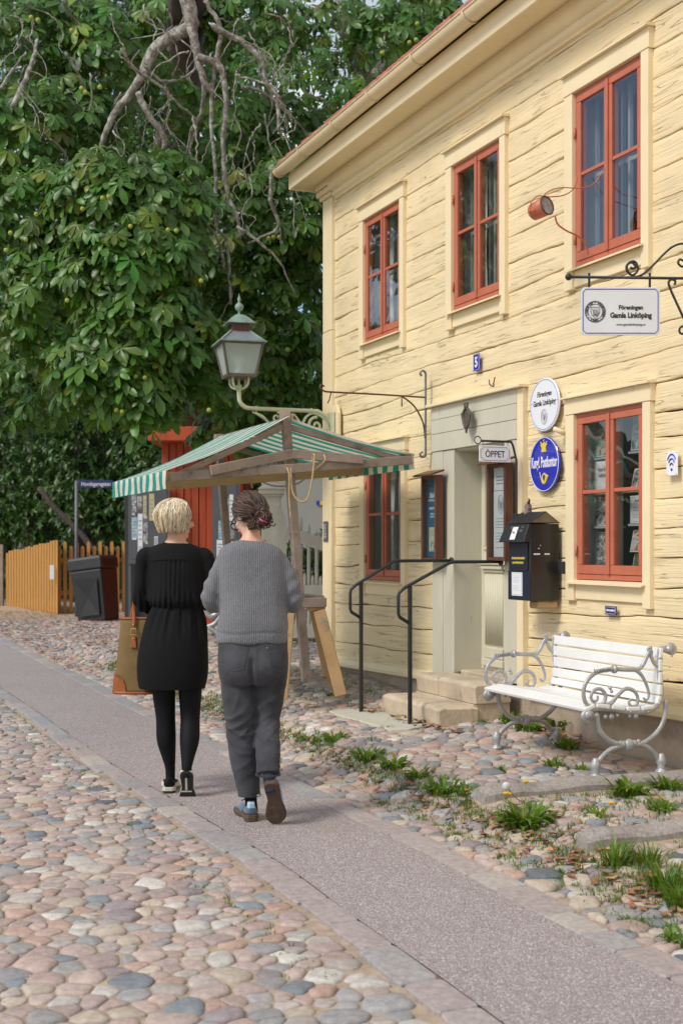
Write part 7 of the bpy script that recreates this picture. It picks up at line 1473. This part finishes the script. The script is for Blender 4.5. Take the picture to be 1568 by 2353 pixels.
limbtube(body, [(gx(573), .03, gzz(1820), .030), (gx(576), .03, gzz(1850), .028), (gx(578), .04, gzz(1872), .03)]); limbtube(body, [(gx(620), -.12, gzz(1765), .030), (gx(624), -.15, gzz(1790), .029), (gx(626), -.16, gzz(1805), .028)])
for S_, pts in ((1, [(524, 1276, 13, 0), (508, 1310, 14, 0), (494, 1350, 14, 0), (487, 1385, 13, .03), (505, 1385, 12, .15), (535, 1365, 10, .27)]), (-1, [(636, 1276, 13, 0), (652, 1310, 14, 0), (666, 1350, 14, 0), (674, 1385, 13, .03), (650, 1385, 12, .15), (612, 1365, 10, .27)])):
    limbtube(body, [(gx(a), y, gzz(b_), r_ / sG) for a, b_, r_, y in pts]); a, b_, r_, y = pts[-1]; hand(body, (gx(a), y, gzz(b_)), (.5 * S_, .8, .35), S_)
fuse(body, .0075, 'body', MAT['skin'], pg, 3)
sw = MB(); sw.loft(ringset([G5(545, 608, 1243, .062, -.004), G5(532, 622, 1248, .078, -.008), G5(513, 640, 1257, .094, -.006), G5(503, 651, 1272, .108, 0), G5(501, 657, 1310, .122, 0), G5(501, 659, 1360, .134, 0), G5(500, 662, 1410, .142, 0), G5(499, 664, 1445, .144, 0), G5(500, 662, 1462, .142, 0), G5(500, 661, 1475, .138, 0)], 44, 5, 2.3))
for pts in ([(528, 1275, 17, 0), (515, 1290, 20, 0), (503, 1320, 23.5, 0), (492, 1352, 25.5, 0), (485, 1380, 24, .01), (492, 1394, 19, .08), (512, 1392, 15, .17), (528, 1378, 13, .24)], [(634, 1275, 17, 0), (645, 1290, 19, 0), (655, 1320, 23.5, 0), (666, 1352, 25.5, 0), (676, 1380, 23.5, .01), (668, 1394, 19, .08), (645, 1392, 15, .17), (622, 1378, 13, .24)]):
    limbtube(sw, [(gx(a), y, gzz(b_), r_ / sG) for a, b_, r_, y in pts])
def fold_s(co, n):
    f = .012 * noise.noise(Vector((co.x * 5, co.y * 5, co.z * 6))) + .0022 * noise.noise(co * 24); zt = co.z - gzz(1452) - .004 * math.sin(co.x * 18)
    f += -.005 * math.exp(-(zt / .007) ** 2)                      # welt seam above the hem
    for sx, px in ((-1, 503), (1, 660)):                              # creases where the sleeve meets the body
        d_ = co.x - gx(px) - sx * .05 * (gzz(1290) - co.z) * .0; f += -.007 * math.exp(-(d_ / .012) ** 2) * (1 - sst(gzz(1345), gzz(1300), co.z)) * sst(gzz(1440), gzz(1400), co.z)
    f += .007 * math.sin((co.z * 1.0 - abs(co.x) * .8) * 75) * sst(.15, .20, abs(co.x)) * sst(gzz(1410), gzz(1370), co.z) * (1 - sst(gzz(1330), gzz(1290), co.z)) * .6
    f += .009 * math.sin(co.x * 38 + 2 * co.z * 8) * (1 - sst(gzz(1470), gzz(1400), co.z)) * .5
    return f
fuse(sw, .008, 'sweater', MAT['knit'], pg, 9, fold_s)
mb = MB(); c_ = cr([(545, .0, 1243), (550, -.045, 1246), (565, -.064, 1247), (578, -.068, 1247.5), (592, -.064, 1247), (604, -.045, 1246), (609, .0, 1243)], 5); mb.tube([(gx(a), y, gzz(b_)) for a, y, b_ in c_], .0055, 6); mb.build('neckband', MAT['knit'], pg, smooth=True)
je = MB(); je.loft(ringset([G5(503, 660, 1455, .120, 0), G5(502, 661, 1485, .126, -.005), G5(501, 662, 1515, .135, -.012), G5(503, 661, 1545, .130, -.010), G5(508, 657, 1572, .105, 0)], 44, 5, 2.5))
for J in (JL, JR): limbtube(je, [(gx(a), y, gzz(b_), r_ / sG) for a, b_, r_, y in J], 24)
def fold_j(co, n):
    f = .0025 * noise.noise(co * 14); z = co.z
    f += -.018 * math.exp(-((co.x - gx(583)) / .012) ** 2) * (1 - sst(gzz(1520), gzz(1500), z)) * sst(gzz(1600), gzz(1560), z) if co.y < 0 else 0
    for (z0, amp, tilt, ph) in ((1580, .006, .35, 0), (1650, .006, -.3, 1), (1688, .008, .25, 2), (1672, .007, -.45, 4), (1725, .004, .3, 3), (1760, .003, -.2, 1), (1610, .005, -.5, 5)):
        f += amp * .75 * (1 - 2.2 * abs(math.sin((z - gzz(z0) + 1.6 * tilt * (co.x - gx(583))) * 42 + ph + 5 * noise.noise(co * 4))) ** .6) * math.exp(-((z - gzz(z0)) / .05) ** 2) * (.4 + .6 * abs(n.y))
    return f
jn = fuse(je, .0075, 'jeans', MAT['denim'], pg, 2, fold_j); bt = bvh(jn)
def onj(px, py, off=.0015):
    x, z = gx(px), gzz(py); h = bt.ray_cast(Vector((x, -1, z)), Vector((0, 1, 0)))
    return (x, (h[0].y if h[0] else -.1) - off, z)
def stitch(pts, r_=.0011, nm='stitching', m='stitch'):
    c = cr([(a, b_, 0) for a, b_ in pts], 6) if len(pts) > 2 else [(pts[0][0] + (pts[1][0] - pts[0][0]) * i / 8, pts[0][1] + (pts[1][1] - pts[0][1]) * i / 8, 0) for i in range(9)]
    mb = MB(); mb.tube([onj(p[0], p[1]) for p in c], r_, 5); mb.build(nm, MAT[m], jn)
for L_ in ([(597.0, 1481), (596, 1510), (594.5, 1545)], [(593, 1481), (592, 1510), (590.5, 1545)]): stitch(L_)
for dx in (0, 2.2):
    for seg in ([(577 - dx, 1482), (566 - dx, 1530)], [(566 - dx, 1530 + dx * .3), (538, 1534 + dx * .3)], [(538, 1534 + dx * .3), (511 + dx * .4, 1521 - dx * .6)], [(617 + dx, 1484), (628 + dx, 1532)], [(628 + dx, 1532), (648, 1538 - dx * .2)], [(648, 1538 - dx * .2), (660 - dx * .5, 1526)], [(617, 1484 + dx), (655, 1478 + dx)]): stitch(seg)
def hemring(J, nm='hem'):
    a, b_, r_, y = J[-1]; a2, b2, r2, y2 = J[-2]
    for k in (0, 1):
        t = .0 + .10 * k; c = Vector((gx(a + (a2 - a) * t), y + (y2 - y) * t, gzz(b_ + (b2 - b_) * t))); mb = MB(); mb.tube([tuple(c + Vector((math.cos(u_) * (r_ + .8) / sG, math.sin(u_) * (r_ + .8) / sG, 0))) for u_ in np.linspace(0, 2 * math.pi, 33)], .0022 if k == 0 else .0014, 5, cap=False); mb.build(nm, MAT['denim' if k == 0 else 'stitch'], jn)
hemring(JL); hemring(JR)
mb = MB(); mb.ball(onj(616.5, 1484), .0035, 8, 6); mb.build('rivet', MAT['silver'], jn)
mb = MB(); limbtube(mb, [(gx(573), .03, gzz(1815), .0335), (gx(576), .03, gzz(1848), .031), (gx(578), .035, gzz(1868), .032)]); mb.build('sock', MAT['blackcloth'], pg, smooth=True)
mb = MB(); limbtube(mb, [(gx(620), -.12, gzz(1760), .0345), (gx(624), -.15, gzz(1786), .032), (gx(627), -.17, gzz(1806), .030)]); mb.build('sock', M('navy_sock', (.018, .02, .035), .9, .2, 30), pg, smooth=True)
gum, slate, sky_ = M('gum_rubber', (.10, .062, .040), .55, .15, 9), M('slate_suede', (.085, .12, .18), .85, .15, 20, sheen=.3), M('pale_blue_leather', (.36, .52, .62), .5, .05)
shoe(pg, (gx(580), -.03, .002), R(17), 0, (slate, gum, gum, M('navy_lace', (.02, .03, .07), .7)), .262, stripes=sky_, tab=sky_)
s2_ = shoe(pg, (gx(626), -.20, gzz(1783) + .0), R(-4), R(-64), (slate, gum, M('dark_gum', (.075, .042, .028), .55, .2, 9), slate), .25, stripes=sky_, tab=sky_, roll=R(-4))
mb = MB(); [mb.tube([(.004 + r_ * math.cos(t), yy + r_ * 1.1 * math.sin(t), -.0018) for t in np.linspace(0, 6.283, 17)], .0012, 4, cap=False) for yy, rs_ in ((.055, (.008, .014, .020)), (.175, (.008, .016, .024, .031))) for r_ in rs_]; mb.build('tread_rings', gum, s2_)
# curly pinned up hair, ear ring, glasses
DC = [(.060, .032, .020), (.080, .042, .026), (.036, .021, .014), (.115, .062, .038), (.024, .015, .011)]
hv = Vector(hG) + rotG @ Vector((0, -.012, .03))
def cap(az, el, k=1.0): d_ = Vector((math.cos(el) * math.cos(az) * .98, math.cos(el) * math.sin(az) * 1.2, math.sin(el) * 1.12)) * (.080 * k); return tuple(hv + rotG @ d_)
rings = []
for j in range(13):
    el = R(88) - j * R(138) / 12; op = R(48) * sst(R(60), R(15), el) if el > R(15) else R(48) + R(30) * sst(R(10), R(-35), el); rings.append([cap(math.pi / 2 + op + (2 * math.pi - 2 * op) * i / 31, el, 1.03) for i in range(32)])
mb = MB(); mb.loft(rings, cap=False, closed=False); mb.c = [(.026, .017, .013)] * len(mb.v); hr = mb.build('hair', MAT['brunette'], pg, smooth=True)
bun = Vector((gx(609), -.055, gzz(1188)))
def s1(q):
    az = q.uniform(math.pi / 2 + R(62), math.pi * 2.5 - R(62)); e0 = q.uniform(R(10), R(85)); p0 = Vector(cap(az, e0, 1.05)); p3 = bun + Vector((q.gauss(0, .015), q.gauss(0, .012), q.gauss(0, .018))); out = []
    for i in range(7):
        t = i / 6; v = p0.lerp(p3, t); dv = v - hv; rad = .086 + .022 * t; v2 = hv + dv.normalized() * max(dv.length, rad * 1.02) + Vector((.004 * math.sin(9 * t + az * 7), .004 * math.sin(7 * t + e0 * 9), .006 * math.sin(11 * t + az * 5))); out.append(tuple(v2))
    return out
def s2(q):     # curls of the bun and nape
    if q.random() < .62: c0 = bun + Vector((q.gauss(-.004, .016), q.gauss(-.010, .010), q.gauss(.002, .018)))
    else: c0 = Vector((gx(q.uniform(575, 606)), -.03 + q.gauss(0, .012) - .03, gzz(q.uniform(1194, 1207))))
    r_ = q.uniform(.007, .015); a0 = q.uniform(0, 6.28); ax = q.uniform(0, 6.28); out = []
    for i in range(9): t = i / 8; an = a0 + t * q.uniform(4.5, 5.2); out.append((c0.x + r_ * math.cos(an) * math.cos(ax) , c0.y + r_ * math.cos(an) * math.sin(ax) - .006 * t, c0.z + r_ * math.sin(an) - .012 * t))
    return out
mb = MB(); mb.c = []; strands(mb, s1, 300, 9, DC, .0034); strands(mb, s2, 330, 10, DC + [(.12, .07, .045)], .0032)
k0 = len(mb.v); mb.ball(tuple(bun), .030, 12, 8); mb.c.extend([(.03, .019, .014)] * (len(mb.v) - k0)); o = mb.build('hair_curls', MAT['brunette'], hr, smooth=True); o['kind'] = 'stuff'
mb = MB(); mb.tube(cr([(gx(598), -.098, gzz(1190)), (gx(603), -.108, gzz(1196)), (gx(610), -.108, gzz(1199)), (gx(616), -.098, gzz(1201))], 4), [.002] * 3 + [.005] * 4 + [.002] * 6, 6); mb.build('hair_clip', M('magenta_plastic', (.5, .08, .25), .3), pg, smooth=True)
er = Vector(hG) + rotG @ Vector((-.080, -.005, -.050)); mb = MB(); mb.tube([(er.x + .011 * math.cos(t), er.y, er.z + .011 * math.sin(t)) for t in np.linspace(0, 6.283, 17)], .0016, 5, cap=False); mb.build('earring', MAT['silver'], pg)
gl = MB(); L2 = lambda v: tuple(Vector(hG) + rotG @ Vector(v)); gl.tube([L2((-.079, -.01, .004)), L2((-.078, .04, .002)), L2((-.066, .085, -.004))], .0032, 6)
for s_ in (-1, 1): gl.tube([L2((s_ * .034 + .026 * math.cos(t), .094, -.008 + .020 * math.sin(t))) for t in np.linspace(0, 6.283, 19)], .0035, 6, cap=False)
gl.tube([L2((-.010, .098, -.004)), L2((.010, .098, -.004))], .003, 6); gl.tube([L2((.079, -.01, .004)), L2((.066, .085, -.004))], .0032, 6); gl.build('glasses', MAT['black'], pg)
for pr_, hc_, rt_ in ((pa, Vector(hc), Matrix.Rotation(yawA, 4, 'Z')), (pg, Vector(hG), rotG)):
    for s_ in (-1, 1): mb = MB(); mb.ball(tuple(hc_ + rt_ @ Vector((s_ * .030, .078, -.002))), .010, 8, 6, sq=(1.3, .6, .7)); mb.build('eye', MAT['dark'], pr_, smooth=True)
# ================================================================ lettering becomes plain mesh
bpy.context.view_layer.update(); dg = bpy.context.evaluated_depsgraph_get()
for o in [o for o in bpy.data.objects if o.type == 'FONT']:
    me = bpy.data.meshes.new_from_object(o.evaluated_get(dg)); nm = o.name.split('.')[0]; par = o.parent; lo_, ro, sc_ = o.location.copy(), o.rotation_euler.copy(), o.scale.copy(); mt = o.data.materials[0]
    bpy.data.objects.remove(o); n_ = bpy.data.objects.new(nm, me); col.objects.link(n_); n_.parent = par; n_.location = lo_; n_.rotation_euler = ro; n_.scale = sc_
    if not me.materials: me.materials.append(mt)
